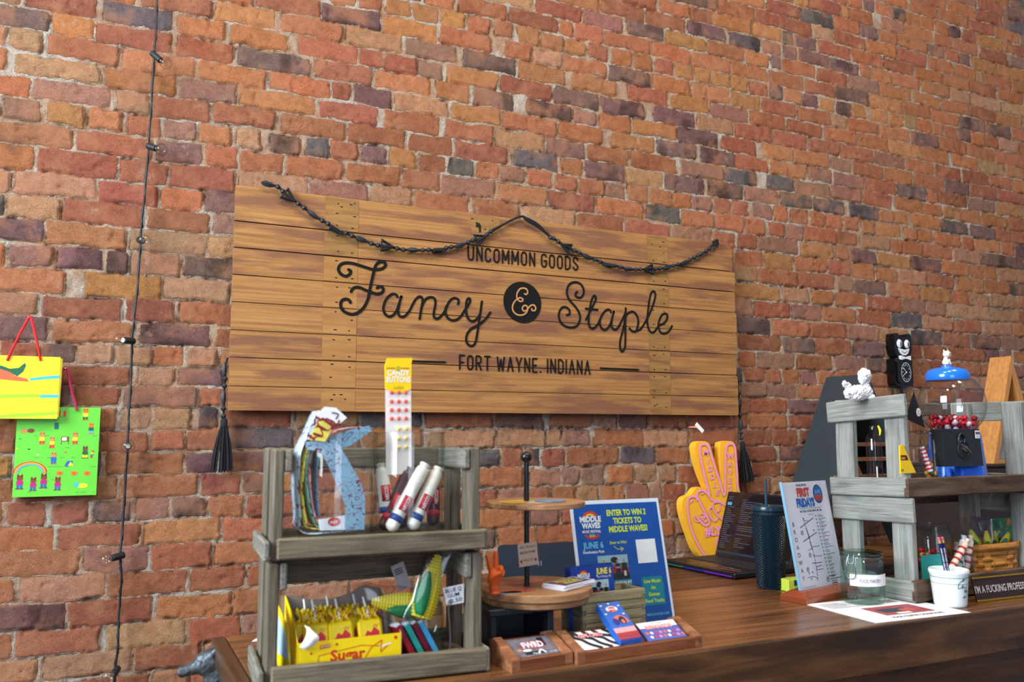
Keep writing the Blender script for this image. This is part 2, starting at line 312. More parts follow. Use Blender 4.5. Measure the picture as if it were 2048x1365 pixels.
# ================================================================ THE SETTING: brick wall, floor
WALL_BRICKS='''-10:-250 -134t,-123 93t,99 267r|-9:-286 -196r,-188 11r,24 227t,239 375r|-8:-290 -75p,-67 139r,149 348o,355 491o|-7:-262 -195o,-185 18t,27 224r,234 383r,1339 1526r,1920 1994t|-6:-298 -49O,-39 123m,132 291o,299 444o,1136 1186g,1196 1335o,1340 1521o,1916 1979t|-5:-302 -114o,-104 99r,108 308O,317 442o,1124 1288o,1314 1427m,1437 1507r,1890 1952o|-4:-226 -135r,-121 -34r,-19 73g,82 169m,178 270p,276 372o,977 1064o,1071 1192r,1197 1293m,1307 1389r,1399 1490o,1495 1584t,1603 1695o,1703 1796m,1806 1855t,1864 1960r|-3:-110 33t,43 244r,251 361r,1068 1288o,1312 1429m,1434 1509m,1521 1611m,1627 1732o,1742 1832t,1843 1922t,1933 2043o,2287 2427r,2440 2553r|-2:3 207r,213 288p,1113 1199g,1211 1287r,1297 1351g,1361 1449r,1457 1671r,1681 1828g,1834 1987o,2252 2411r,2430 2589p|-1:-12 110r,120 205r,210 308r,932 1182t,1192 1371t,1376 1435t,1440 1551m,1570 1775o,1780 1978t,2236 2388r,2395 2526r,2539 2614r|0:36 113t,123 218t,241 295g,932 1172r,1186 1366p,1391 1563r,1568 1667m,1677 1798p,1804 1979r,2283 2476o,2490 2652r|1:-81 32r,2221 2277o|2:-119 56r,71 168t,178 303p,2235 2375m,2385 2527m,2534 2684o|3:-264 -174r,-166 -89p,-81 7t,17 106t,110 191o,201 286t,2263 2362o,2372 2451o,2461 2548o,2558 2640m,2650 2738o|4:-333 -157p,-145 55O,71 262p,278 373r,2235 2320o,2333 2527m,2541 2735r,2756 2924m,2938 3059p|5:-337 -184t,-173 25r,35 163r,176 329r,2238 2454r,2464 2641p,2651 2851r,2861 3048p,3294 3450r,3467 3709r|6:-341 -120o,-75 125O,130 314t,2228 2401p,2417 2613o,2620 2818o,2825 3015m,3019 3206t,3430 3609r|7:-312 -269o,-259 -154m,-145 -33p,-23 33p,41 175t,185 367p,2524 2686m,2694 2889o,2899 3097r,3104 3299g,3307 3498t,3507 3698r,3716 3917t|8:-349 -180p,-175 27O,37 244t,249 365t,2225 2461O,2471 2620t,2638 2758o,2769 2946o,2960 3165r,3176 3329m,3337 3462m,3475 3768t,3777 3980t|9:-320 -277g,-267 -141t,-136 70r,80 251r,263 363m,2228 2347t,2357 2562r,2569 2766r,2784 2879t,2886 3076p,3095 3290O,3302 3498O,3506 3623o,3632 3770t,3775 3969t|10:-324 -264t,-258 -55t,-50 105r,113 228o,234 360p,2234 2379o,2391 2538O,2548 2730o,2741 2869r,2880 3016o,3027 3152o,3159 3337t,3347 3529o,3542 3736o,3741 3919o,3924 4081p|11:-361 -212o,-203 -5r,0 125r,132 316r,326 535t,539 730m,740 877t,886 1080o,1098 1280r,1295 1503t,1511 1708r,1718 1917r,1931 2120m,2126 2239r,2252 2348r,2358 2573m,2583 2774O,2785 2859o,2869 3028p,3035 3240O,3248 3446p,3450 3635o,3640 3840o,3850 4068t|12:-384 -124O,-115 83r,93 219p,229 322o,329 458o,468 648o,660 836r,841 978r,985 1180m,1198 1385O,1390 1585r,1596 1797o,1809 1968g,1975 2129O,2135 2280o,2290 2394o,2413 2497r,2504 2604m,2611 2793o,2800 2911r,2937 3114t,3121 3326o,3335 3521o,3531 3721t,3726 4045p|13:-296 -202m,-188 -95O,-85 -1O,14 102r,112 202m,212 305o,320 390t,417 509p,527 600g,606 693o,702 792p,802 889O,902 998r,1005 1099g,1109 1196o,1206 1295m,1305 1403o,1419 1512o,1525 1627o,1632 1718m,1729 1819o,1830 1932o,1938 2030o,2036 2125m,2132 2219r,2229 2309r,2332 2434m,2444 2524o,2538 2632o,2642 2725o,2735 2830o,2840 2926o,2945 3030O,3040 3186O,3210 3295o,3300 3395O,3412 3493o,3503 3588o,3598 3683o,3687 3873O,3884 3978o|14:-334 -234o,-228 -34m,-17 71t,77 238r,244 430r,450 649o,659 853r,869 1021r,1034 1228r,1251 1427g,1442 1531o,1542 1716p,1727 1893t,1901 2090p,2103 2283p,2299 2471m,2483 2657g,2664 2848g,2871 3050g,3060 3151o,3155 3239O,3260 3451o,3459 3647g,3657 3844p,3848 4058r|15:-339 -292o,-274 -63t,-53 138o,150 312m,322 551O,563 758r,779 972r,993 1178r,1188 1376t,1387 1543p,1554 1734r,1745 1960r,1978 2187m,2193 2361g,2419 2562g,2569 2768m,2775 2954m,2961 3140r,3160 3351o,3355 3473o,3477 3556O,3566 3731o,3740 3934o,3944 4136o|16:-343 -296t,-291 -209t,-197 -16o,-5 191O,202 399o,409 600o,606 665r,675 804p,817 1008t,1020 1203O,1213 1423o,1433 1625o,1663 1858O,1867 2055p,2076 2246p,2253 2424r,2642 2779m,2789 2973m,2985 3173r,3180 3370p,3380 3457o,3461 3654r,3664 3856m,3866 4065O|17:-360 -197p,-190 -81O,-77 124r,138 302r,312 533p,546 737r,748 938O,960 1082O,1099 1253p,1304 1489p,1497 1600m,1610 1751o,1759 1963O,1969 2166p,2179 2363r,2405 2565O,2573 2769O,2779 2894m,3106 3288o,3298 3492o,3501 3676p,3681 3877r,3892 4131r|18:-262 -79r,-62 125g,137 276o,290 461o,495 685o,692 890r,894 985m,1003 1191O,1201 1411r,1419 1610p,1621 1815p,1859 2056p,2066 2251t,2258 2451r,2461 2646r,2657 2838r,2846 3041o,3051 3235m,3243 3431o,3441 3624r,3633 3823r,3828 3987o|19:-74 22o,42 234r,241 420O,441 634o,647 838t,852 1037m,1063 1263p,1273 1464O,1498 1686O,1740 1925r,1943 2127O,2133 2326m,2537 2732r,2747 2940o,2948 3136o,3143 3339O,3347 3543O,3560 3748o|20:365 562r,568 764p,770 963O,974 1165o,1223 1328o,1333 1452t,1459 1646o,1654 1845p,1853 2030o,2042 2234O,2244 2391O,2600 2787r,2794 2876t,2892 3084o,3093 3278O,3286 3480p,3485 3674r,3678 3875o,3884 4105o|21:686 767o,784 865O,872 965O,976 1067O,1079 1160o,1177 1254r,1270 1359O,1366 1457O,1465 1554O,1564 1652o,1666 1759o,1771 1858o,1870 1953r,1963 2050O,2060 2138O,2144 2233O,2243 2328O,2338 2432r,2530 2625O,2635 2718p,2725 2814O,2824 2914p,2919 3003O,3046 3142O,3152 3246O,3250 3333t,3337 3434o,3438 3516o,3525 3608r,3613 3706p,3711 3807o,3811 3909o,3914 4062t|22:916 1027o,1045 1227r,1237 1434r,1442 1500o,1510 1633o,1643 1845o,1854 2040o,2046 2242o,2249 2438o,2447 2639r,2646 2817r,2825 3034p,3043 3239O,3247 3431o,3435 3631o,3640 3822p,3835 4020p,4031 4218o|23:1344 1539r,1547 1722m,1739 1911p,1923 2117O,2126 2317o,2327 2451O,2526 2711r,2721 2901r,2911 3098m,3107 3307O,3317 3507O,3517 3700o,3709 3908r,3913 4106O|24:1427 1616o,1622 1821r,1830 2022r,2032 2221p,2238 2407g,2529 2607p,2613 2795p,2799 2977p,2985 3052o,3062 3183O,3192 3378o,3387 3577O,3581 3725t,3729 3948t,3958 4182t|25:1639 1881r,1900 2040o,2046 2153r,2159 2359O,2532 2592g,2602 2721p,2733 2928r,2935 3132o,3140 3333r,3341 3529o,3538 3721O,3730 3926r,3935 4129o|26:1973 2180p,2187 2378r,2518 2703r,2715 2826t,2836 3025r,3041 3226o,3234 3427r,3440 3619o,3628 3773o,3778 3829t,3838 4043o,4048 4247O|27:2447 2631r,2641 2832g,2837 2987o,2997 3106p,3116 3230o,3234 3436o,3440 3558m,3566 3660r,3669 3742p,3760 3943O,3948 4203O|28:2615 2686O,2696 2878r,2886 2929O,2933 3082o,3137 3280m,3284 3480o,3490 3610o,3620 3803o,3823 4029r,4039 4209m|29:3030 3094p,3109 3215o,3219 3298g,3306 3395o,3399 3494o,3503 3596o,3600 3686p,3699 3796r,3805 4000O,4009 4088o,4098 4218r|30:3121 3314o,3340 3530o,3539 3737o,3752 3935r,3944 4140o|31:3602 3802o,3809 4014r,4024 4233g|32:3837 4029o,4040 4239p'''
WALL_FIELD=[[70,56,24,27,66,74,78,82,83,82,77,66,48,24,-5],[58,39,0,-30,-38,34,128,142,132,76,60,43,20,-5,-30],[60,45,10,-19,-29,65,111,133,136,141,139,18,-6,-29,-47],[81,70,42,13,2,53,85,106,120,203,247,232,-24,-43,-55],[169,161,144,127,84,77,83,88,184,234,219,89,-101,-96,-59],[-7,25,70,104,117,114,100,83,91,67,-63,-113,-106,-98,-85],[-239,-231,-221,-213,-120,104,80,-123,-143,-128,-122,-111,-96,-73,-57],[-206,-193,-156,-88,49,81,53,-5,-10,2,-35,-75,-62,-46,-36],[-74,-78,-61,14,80,75,44,32,50,63,22,-37,-70,-72,-70],[-33,-73,-77,4,59,56,38,53,37,16,-7,-46,-63,-56,-47],[-110,-153,-104,-9,40,56,37,32,7,0,15,-9,-31,-32,-29],[-196,-194,-91,-11,21,-18,-69,-74,-77,-54,-40,-71,-94,-102,-105],[-48,-127,-59,-14,-24,-119,-144,-145,-144,-85,-101,-116,-109,-96,-89],[-32,-16,0,9,-22,-166,-181,-190,-139,-106,-142,-149,-126,-103,-93],[-29,-13,0,7,5,-4,-18,-50,-107,-139,-174,-168,-140,-116,-106]]

def vnoise(x, z, s, seed):
    rs = np.random.RandomState(seed); N = 256; g = rs.rand(N, N).astype(np.float32)
    u = x/s+1000.37; v = z/s+1000.73; iu = np.floor(u).astype(int); iv = np.floor(v).astype(int); fu = u-iu; fv = v-iv
    fu = fu*fu*(3-2*fu); fv = fv*fv*(3-2*fv); a = iu % N; b = iv % N; a1 = (a+1) % N; b1 = (b+1) % N
    return (g[a, b]*(1-fu)+g[a1, b]*fu)*(1-fv)+(g[a, b1]*(1-fu)+g[a1, b1]*fu)*fv-.5
def sstep(a, b, x): t = np.clip((x-a)/(b-a), 0, 1); return t*t*(3-2*t)
BRICKC = {'o': (198, 128, 90), 'O': (203, 140, 94), 't': (198, 151, 116), 'r': (180, 113, 86), 'm': (174, 128, 110), 'p': (144, 110, 104), 'g': (122, 113, 111)}
def build_wall():
    sp, off = .066, .68
    rows = {}
    for part in WALL_BRICKS.split('|'):
        k, t = part.split(':'); L = []
        for e in t.split(','):
            if e: a, b = e[:-1].split(' '); L.append([int(a)/1000, int(b)/1000, e[-1]])
        rows[int(k)] = L
    rnd = random.Random(3)
    X0, X1, Z0, Z1 = -.90, 4.95, -1.45, 3.0
    k0 = int(math.floor(Z0/sp-off))-1; k1 = int(math.ceil(Z1/sp-off))+1
    full = {}
    for k in range(k0, k1+1):
        L = rows.get(k, []); out = []; x = -1.1-rnd.random()*.2; hd = (k % 8 == 5)
        def fill(a, b):
            n = max(1, round((b-a)/(.098 if hd else .203))); w = (b-a)/n
            if w < .05: return
            for i in range(n): out.append([a+i*w+.005, a+(i+1)*w-.005, rnd.choices('oOtrmpg', (30, 16, 14, 22, 9, 8, 3))[0]])
        for e in L:
            if e[0]-x > .06: fill(x, e[0]-.006)
            out.append(e); x = e[1]+.006
        fill(x, 5.3); full[k] = out
    xs = X0+(X1-X0)*(lambda u: .78*u+.22*u*u)(np.linspace(0, 1, 1060)); zs = np.arange(Z0, Z1, .0052); nx, nz = len(xs), len(zs)
    X, Z = np.meshgrid(xs, zs, indexing='ij'); X = X.ravel().astype(np.float64); Z = Z.ravel().astype(np.float64)
    F = np.array(WALL_FIELD)/10000.
    gx = np.clip((X+.8)/.4, 0, 13.999); gz = np.clip((Z+1.5)/.3, 0, 13.999); ix = gx.astype(int); iz = gz.astype(int); fx = gx-ix; fz = gz-iz
    fx = fx*fx*(3-2*fx); fz = fz*fz*(3-2*fz)
    fld = (F[iz, ix]*(1-fx)+F[iz, ix+1]*fx)*(1-fz)+(F[iz+1, ix]*(1-fx)+F[iz+1, ix+1]*fx)*fz
    wx = X+.007*vnoise(X, Z, .05, 1)+.0045*vnoise(X, Z, .015, 2)+.002*vnoise(X, Z, .007, 21)
    wz = Z-fld+.007*vnoise(X, Z, .07, 3)+.005*vnoise(X, Z, .02, 4)+.0022*vnoise(X, Z, .008, 22)
    kk = np.floor(wz/sp-off+.5).astype(int)
    D = np.full(X.shape, -1., np.float32); Cc = np.zeros((len(X), 3), np.float32); HB = np.zeros(len(X), np.float32)
    for k in range(k0, k1+1):
        sel = np.where(kk == k)[0]
        if not len(sel): continue
        L = full[k]; st = np.array([e[0] for e in L]); en = np.array([e[1] for e in L]); n = len(L)
        x = wx[sel]; j = np.clip(np.searchsorted((en[:-1]+st[1:])/2, x), 0, n-1)
        rs = np.random.RandomState(k+500)
        dz = rs.uniform(-.0022, .0022, n); hz = rs.uniform(.0284, .0316, n)-.0012*(np.array([e[1]-e[0] for e in L]) < .12)
        rad = rs.uniform(.002, .010, n); sk = rs.uniform(-.02, .02, n); hh = rs.uniform(-.0025, .0025, n); tl = rs.uniform(-.03, .03, n)
        cx = (st+en)/2; hx = (en-st)/2-.0008
        lx = x-cx[j]; lz = wz[sel]-((k+off)*sp+dz[j])-sk[j]*lx
        qx = np.abs(lx)-(hx[j]-rad[j]); qz = np.abs(lz)-(hz[j]-rad[j])
        d = np.hypot(np.maximum(qx, 0), np.maximum(qz, 0))+np.minimum(np.maximum(qx, qz), 0)-rad[j]
        D[sel] = -d
        col = []
        for e in L:
            c = np.array(BRICKC[e[2]], float); v = rnd.uniform(.93, 1.05); c = c*v*1.0+np.array([rnd.uniform(-5, 5), rnd.uniform(-5, 5), rnd.uniform(-5, 5)])
            col.append(s2l(tuple(np.clip(c, 5, 250)/255)))
        col = np.array(col); Cc[sel] = col[j]; HB[sel] = hh[j]+tl[j]*lx*.4
        dk = np.array([e[2] in 'pg' for e in L])[j]
        # burnt, darker ends and paler patches
        m = sstep(.05, .3, vnoise(X[sel], Z[sel], .06, 5))*dk; Cc[sel] *= (1-.45*m)[:, None]
    n1 = vnoise(X, Z, .03, 6); n2 = vnoise(X, Z, .012, 7); n3 = vnoise(X, Z, .15, 8); n4 = vnoise(X, Z, .006, 9)
    D2 = D+.0040*n1+.0020*n2-.0006
    m = sstep(-.0026, .0026, D2)
    brick = .0095+HB+.0035*n1+.0018*n2+.0009*n4
    pit = sstep(.30, .46, vnoise(X, Z, .018, 10)); brick = brick-.004*pit
    mort = .0042+.005*vnoise(X, Z, .022, 11)+.0030*vnoise(X, Z, .009, 12)+.002*n4+.005*sstep(.0, .5, n3)
    groove = .0085*np.exp(-((D2+.0012)/.0022)**2)*sstep(-.12, .25, vnoise(X, Z, .04, 13))
    H = mort*(1-m)+brick*m-groove
    # a spalled hole with a lump of mortar, two small nail heads' chips
    for (hx_, hz_, r_, dp) in ((1.30, 1.93, .035, .016),):
        H -= dp*np.exp(-(((X-hx_)/r_)**2+((Z-hz_)/(r_*.8))**2))
    V = np.empty((len(X), 3), np.float32); V[:, 0] = X; V[:, 1] = 2.6+.0085-H; V[:, 2] = Z+CZ
    I = np.arange(nx*nz).reshape(nx, nz)
    Q = np.stack([I[:-1, :-1], I[1:, :-1], I[1:, 1:], I[:-1, 1:]], -1).reshape(-1, 4)
    # back and rim, so the wall is a solid slab
    c = [I[0, 0], I[-1, 0], I[-1, -1], I[0, -1]]; nb = len(V)
    back = np.array([[X0, 2.85, Z0+CZ], [X1, 2.85, Z0+CZ], [X1, 2.85, Z1+CZ], [X0, 2.85, Z1+CZ]], np.float32)
    V = np.vstack([V, back]); extra = [[nb+3, nb+2, nb+1, nb]]+[[c[i], nb+i, nb+(i+1) % 4, c[(i+1) % 4]] for i in range(4)]
    Q = np.vstack([Q, np.array(extra)])
    me = bpy.data.meshes.new('wall_back'); me.vertices.add(len(V)); me.vertices.foreach_set('co', V.ravel())
    me.loops.add(Q.size); me.loops.foreach_set('vertex_index', Q.ravel().astype(np.int32))
    me.polygons.add(len(Q)); me.polygons.foreach_set('loop_start', np.arange(0, Q.size, 4, dtype=np.int32))
    me.polygons.foreach_set('use_smooth', np.ones(len(Q), bool)); me.update(); me.validate()
    a = me.attributes.new('edge', 'FLOAT', 'POINT'); a.data.foreach_set('value', np.concatenate([D, [0]*4]).astype(np.float32))
    a = me.attributes.new('brick', 'FLOAT_COLOR', 'POINT'); cc = np.ones((len(V), 4), np.float32); cc[:-4, :3] = Cc; a.data.foreach_set('color', cc.ravel())
    o = bpy.data.objects.new('wall_back', me); COL.objects.link(o); o['kind'] = 'structure'
    mt = bpy.data.materials.new('old_brick'); mt.use_nodes = True; nt = mt.node_tree; b = nt.nodes['Principled BSDF']; L = nt.links.new
    def N(t, **k):
        q = nt.nodes.new(t)
        for a_, v_ in k.items(): setattr(q, a_, v_)
        return q
    tc = N('ShaderNodeTexCoord'); P = tc.outputs['Object']
    def noise(s, d=4, r=.55):
        q = N('ShaderNodeTexNoise'); q.inputs['Scale'].default_value = s; q.inputs['Detail'].default_value = d; q.inputs['Roughness'].default_value = r; L(P, q.inputs['Vector']); return q.outputs[0]
    def mr(i, a, b_, c=0, d=1):
        q = N('ShaderNodeMapRange', interpolation_type='SMOOTHSTEP'); L(i, q.inputs[0])
        for k_, v_ in enumerate((a, b_, c, d)): q.inputs[k_+1].default_value = v_
        return q.outputs[0]
    def mth(op, a_, b_):
        q = N('ShaderNodeMath', operation=op)
        for k_, v_ in enumerate((a_, b_)):
            if isinstance(v_, (int, float)): q.inputs[k_].default_value = v_
            else: L(v_, q.inputs[k_])
        return q.outputs[0]
    def mix(f, a_, b_, bt='MIX'):
        q = N('ShaderNodeMix', data_type='RGBA', blend_type=bt)
        for k_, v_ in ((0, f), (6, a_), (7, b_)):
            if isinstance(v_, (int, float)): q.inputs[k_].default_value = v_
            elif isinstance(v_, tuple): q.inputs[k_].default_value = v_
            else: L(v_, q.inputs[k_])
        return q.outputs[2]
    ed = N('ShaderNodeAttribute'); ed.attribute_name = 'edge'; bc = N('ShaderNodeAttribute'); bc.attribute_name = 'brick'
    e = mth('ADD', mth('ADD', ed.outputs['Fac'], mth('MULTIPLY', mth('SUBTRACT', noise(80, 6, .75), .5), .011)), mth('MULTIPLY', mth('SUBTRACT', noise(19, 3, .6), .47), .014))
    msk = mr(e, -.0012, .0012)
    # brick colour: mottling, ochre dust, pale lime smears, soot
    c = mix(1.0, bc.outputs['Color'], mr(noise(38, 6, .65), .3, .7, .86, 1.14), 'MULTIPLY')
    c = mix(1.0, c, mr(noise(260, 5, .85), .3, .7, .76, 1.2), 'MULTIPLY')
    c = mix(1.0, c, mr(noise(560, 3, .8), .3, .7, .74, 1.22), 'MULTIPLY')
    c = mix(mr(noise(11, 5), .48, .68, 0, .55), c, C8(204, 142, 106))
    pv = N('ShaderNodeTexVoronoi'); pv.inputs['Scale'].default_value = 150; pv.inputs['Randomness'].default_value = 1; L(P, pv.inputs['Vector'])
    pits = mth('MULTIPLY', mr(pv.outputs['Distance'], .10, .32, 1, 0), mr(noise(34, 3), .50, .60))
    c = mix(mth('MULTIPLY', pits, .35), c, C8(96, 62, 50))
    c = mix(mth('MULTIPLY', mr(noise(75, 6, .8), .60, .70), mr(noise(6.3, 3), .44, .56, 0, .7)), c, C8(214, 198, 180))
    c = mix(mr(noise(13.3, 7, .7), .60, .74, 0, .55), c, C8(206, 184, 162))
    c = mix(mr(noise(9.1, 5), .64, .76, 0, .4), c, C8(110, 84, 80))
    mo = mix(mr(noise(22, 5, .6), .35, .65), C8(226, 200, 176), C8(214, 168, 134))
    mo = mix(mr(noise(6, 3), .5, .62, 0, .8), mo, C8(236, 228, 214))
    mo = mix(1.0, mo, mr(noise(240, 6, .9), .34, .66, .55, 1.25), 'MULTIPLY')
    L(mix(msk, mo, c), b.inputs['Base Color']); b.inputs['Roughness'].default_value = .92; b.inputs['Specular IOR Level'].default_value = .15
    hh = mth('ADD', mth('ADD', mth('MULTIPLY', noise(160, 6, .8), 1.0), mth('MULTIPLY', noise(520, 4, .85), .9)), mth('ADD', mth('MULTIPLY', noise(45, 5, .6), .9), mth('MULTIPLY', msk, .9)))
    vo = N('ShaderNodeTexVoronoi', feature='DISTANCE_TO_EDGE'); vo.inputs['Scale'].default_value = 26
    vw = N('ShaderNodeVectorMath', operation='ADD'); nn = N('ShaderNodeTexNoise'); nn.inputs['Scale'].default_value = 20; L(P, nn.inputs['Vector'])
    vs = N('ShaderNodeVectorMath', operation='SCALE'); L(nn.outputs['Color'], vs.inputs[0]); vs.inputs['Scale'].default_value = .06
    L(P, vw.inputs[0]); L(vs.outputs[0], vw.inputs[1]); L(vw.outputs[0], vo.inputs['Vector'])
    crk = mth('MULTIPLY', mr(vo.outputs['Distance'], .0, .02, -.55, 0), mr(noise(8, 2), .55, .63))
    hh = mth('ADD', hh, crk)
    rim = mth('MULTIPLY', mth('SUBTRACT', 1.0, mr(mth('ABSOLUTE', mth('ADD', e, .0007), 0), .0, .0022)), mr(noise(14, 3), .38, .55, 0, -2.2))
    hh = mth('ADD', hh, rim)
    hh = mth('ADD', hh, mth('MULTIPLY', pits, -.5))
    sand = mth('MULTIPLY', mth('SUBTRACT', 1.0, msk), mth('MULTIPLY', noise(230, 5, .85), 1.6)); hh = mth('ADD', hh, sand)
    bp = N('ShaderNodeBump'); bp.inputs['Strength'].default_value = 1; bp.inputs['Distance'].default_value = .0085; L(hh, bp.inputs['Height']); L(bp.outputs[0], b.inputs['Normal'])
    me.materials.append(mt); return o
build_wall()
m = MB(); m.box(-3, 5, -4, 2.85, -.1, 0, wood('floor_boards', (70, 45, 28), (104, 68, 42), (130, 90, 58), axis='X', scale=4)); m.build('floor', kind='structure')

# ================================================================ wooden shop sign
YS = 2.555
def PS(px, py, y=YS): v = aty(px, py, y); return (v.x, v.z)
def build_sign():
    t = thing('wooden_sign', 'large pallet-wood sign with black script lettering hung on the brick wall', 'sign', (PS(966, 826)[0], 2.6, PS(966, 826)[1]))
    base = t.location.copy()
    wd = wood('sign_board_wood', (124, 86, 50), (152, 109, 62), (170, 126, 76), axis='X', scale=2.4, stretch=55, bump=.1, blotch=(112, 74, 58), rough=.62, spec=.25, bl=(.46, .62, .8, 1.9, 7), dist=.15)
    patch = wood('sign_cleat_wood', (112, 82, 48), (140, 104, 60), (154, 118, 70), axis='X', scale=5, stretch=9, bump=.12, rough=.65, spec=.2)
    patch2 = wood('sign_pale_patch', (142, 101, 58), (154, 112, 65), (166, 124, 75), axis='X', scale=5, stretch=9, bump=.12, rough=.65, spec=.2)
    L = [(474, 368), (468, 443), (466, 495), (464, 550), (463, 604), (461, 659), (459, 714), (457, 770), (456, 824)]
    Rr = [(1467, 492), (1461.5, 542), (1468, 584), (1468, 624.5), (1471, 666.7), (1472, 709.5), (1473, 751.6), (1478, 796.7), (1477, 830)]
    ex = [1464, 1467, 1470, 1470, 1473, 1474, 1473, 1476, 1477]
    x0 = PS(464, 600)[0]; m = MB(); rnd = random.Random(5)
    zz = [((PS(*a)[1]+PS(*b)[1])/2) for a, b in zip(L, Rr)]
    for i in range(8):
        xr = PS(ex[i+1] if i else 1464, (Rr[i][1]+Rr[i+1][1])/2)[0]; g = (.0016, .0019, .0015, .0014, .0008, .0015, .0014, .0008)[i]
        zt = zz[i]-(g if i else 0); zb = zz[i+1]+g; dy = rnd.uniform(-.0004, .0004)
        yb = 2.575+dy; yf = YS+dy; c = .006
        tl = xr-.012 if i == 0 else xr
        P = [(x0+rnd.uniform(-.001, .001), zb), (xr-c, zb), (xr, zb+c), (xr, zt-c*(3 if i == 0 else 1)), (tl-c*(2 if i == 0 else 1), zt), (x0, zt)]
        m.prism([(p[0]-base.x, p[1]-base.z) for p in P], yf-2.6, yb-2.6, wd)
    q = m
    for xa, xb in ((646, 713), (1296, 1338)):
        a = PS(xa, 600)[0]-base.x; b_ = PS(xb, 640)[0]-base.x
        for i in range(8):
            q.rect(a, b_, zz[i+1]+.0032-base.z, zz[i]-.0032-base.z, YS-2.6-.0008, patch if (i in (0, 1) or xa > 1000) else patch2)
    a = PS(942, 450); b_ = PS(1000, 450); q.rect(a[0]-base.x, b_[0]-base.x, PS(942, 468)[1]-base.z, PS(942, 433)[1]-base.z, YS-2.6-.0008, patch)
    # nail holes and knot
    n = m; hole = mat('nail_hole', (22, 15, 12), .9)
    spots = [(676, 408), (683, 414), (702, 410), (709, 408), (674, 427), (709, 434), (674, 451), (705, 457), (675, 472), (676, 503), (704, 507), (673, 522), (706, 527), (672, 556), (704, 558), (674, 575), (699, 576), (673, 605), (671, 624), (703, 641), (670, 660), (698, 662), (667, 680), (698, 680), (667, 712), (698, 714), (664, 729), (699, 735), (661, 755), (663, 800), (690, 799), (668, 790), (682, 790),
             (1304, 489), (1320, 494), (1326, 485), (1327, 506), (1306, 521), (1328, 525), (1307, 563), (1330, 563), (1327, 579), (1306, 609), (1328, 608), (1306, 621), (1328, 623), (1307, 649), (1328, 650), (1307, 694), (1329, 695), (1308, 711), (1327, 709), (1308, 740), (1331, 740), (1308, 754), (1330, 754), (1308, 782), (1332, 786), (1307, 795), (1309, 812), (1332, 815), (1314, 810), (944, 438), (985, 442), (953, 446), (970, 459)]
    for k, (px, py) in enumerate(spots):
        p = PS(px, py); n.disc(p[0]-base.x, p[1]-base.z, .0034+.0012*(k % 3), .0019, YS-2.6-.0012, hole, 8)
    K = [PS(*p) for p in ((952, 447), (958, 446), (962, 452), (962, 465), (958, 466), (957, 456), (951, 454))]
    n.flat([(p[0]-base.x, p[1]-base.z) for p in K], YS-2.6-.0012, hole); m.build('board', t)
    # lettering
    ZA = lambda P, ox, oy: [(PS(ox+p[0]/8, oy+p[1]/8)[0]-base.x, PS(ox+p[0]/8, oy+p[1]/8)[1]-base.z) for p in P]
    yl = YS-2.6-.0024; ink = mat('sign_black_paint', (22, 21, 21), .8, spec=.15)
    s = MB(); S = lambda P, w, o=(664, 510): s.stroke(ZA(P, *o), w, yl, ink, 5)
    S([(262, 240), (295, 262), (285, 305), (240, 338), (190, 338), (130, 300), (100, 235), (120, 175), (170, 140), (240, 130), (330, 140), (450, 175), (560, 210), (650, 235), (740, 235), (810, 215), (850, 175), (840, 130), (790, 110), (730, 130), (690, 190), (670, 250), (650, 340), (620, 470), (600, 570), (575, 700), (520, 820), (450, 900), (370, 945), (290, 950), (200, 915), (150, 860), (135, 790), (155, 735), (210, 710), (265, 725), (292, 765)], .0098)
    S([(303, 590), (330, 545), (385, 520), (450, 530), (530, 565), (620, 600), (700, 625), (765, 620), (810, 590), (815, 540), (780, 510), (735, 515), (718, 530)], .0098)
    S([(1045, 675), (1020, 640), (970, 628), (910, 660), (850, 740), (820, 840), (830, 920), (880, 980), (940, 985), (1000, 940), (1040, 870), (1080, 750), (1105, 670)], .0084)
    S([(1105, 670), (1070, 800), (1055, 900), (1070, 970), (1120, 995), (1180, 965), (1240, 890), (1290, 790), (1340, 710), (1395, 670), (1435, 690), (1445, 750), (1425, 860), (1400, 1025)], .0084)
    S([(1425, 860), (1460, 770), (1510, 700), (1590, 680), (1640, 710), (1650, 790), (1630, 900), (1625, 980), (1660, 1025), (1720, 1000), (1790, 920), (1828, 820)], .0084)
    o2 = (860, 550)
    S([(445, 470), (455, 420), (430, 385), (380, 375), (320, 410), (270, 500), (245, 590), (265, 670), (310, 715), (370, 730), (440, 710), (500, 650), (550, 570), (600, 500), (635, 430), (635, 390), (610, 380), (585, 410), (575, 480), (575, 600), (600, 690), (650, 740), (710, 735), (760, 690), (790, 640)], .0084, o2)
    S([(825, 430), (810, 550), (790, 680), (775, 800), (750, 950), (730, 1060), (700, 1120), (650, 1140), (600, 1110), (575, 1040), (590, 950), (650, 870), (740, 820), (830, 760), (900, 690), (960, 605)], .0084, o2)
    e = [(1472+302*math.cos(a*math.pi/24)+14*math.sin(a*math.pi/24), 443+330*math.sin(a*math.pi/24)+16*math.cos(a*math.pi/24)) for a in range(48)]
    s.flat(ZA(e, *o2), yl, ink)
    o3 = (1100, 550)
    S([(430, 275), (405, 300), (410, 345), (460, 370), (510, 345), (535, 280), (520, 200), (470, 140), (390, 118), (310, 150), (270, 230), (270, 320), (310, 410), (380, 490), (440, 570), (475, 660), (465, 750), (420, 820), (330, 845), (230, 820), (160, 750), (135, 650), (155, 570), (200, 520), (260, 525), (305, 570), (305, 630), (265, 645)], .0080, o3)
    S([(570, 720), (610, 640), (650, 560), (700, 460), (730, 380), (710, 335), (680, 360), (650, 450), (630, 560), (615, 680), (615, 790), (650, 855), (700, 850), (760, 790), (800, 700)], .0080, o3)
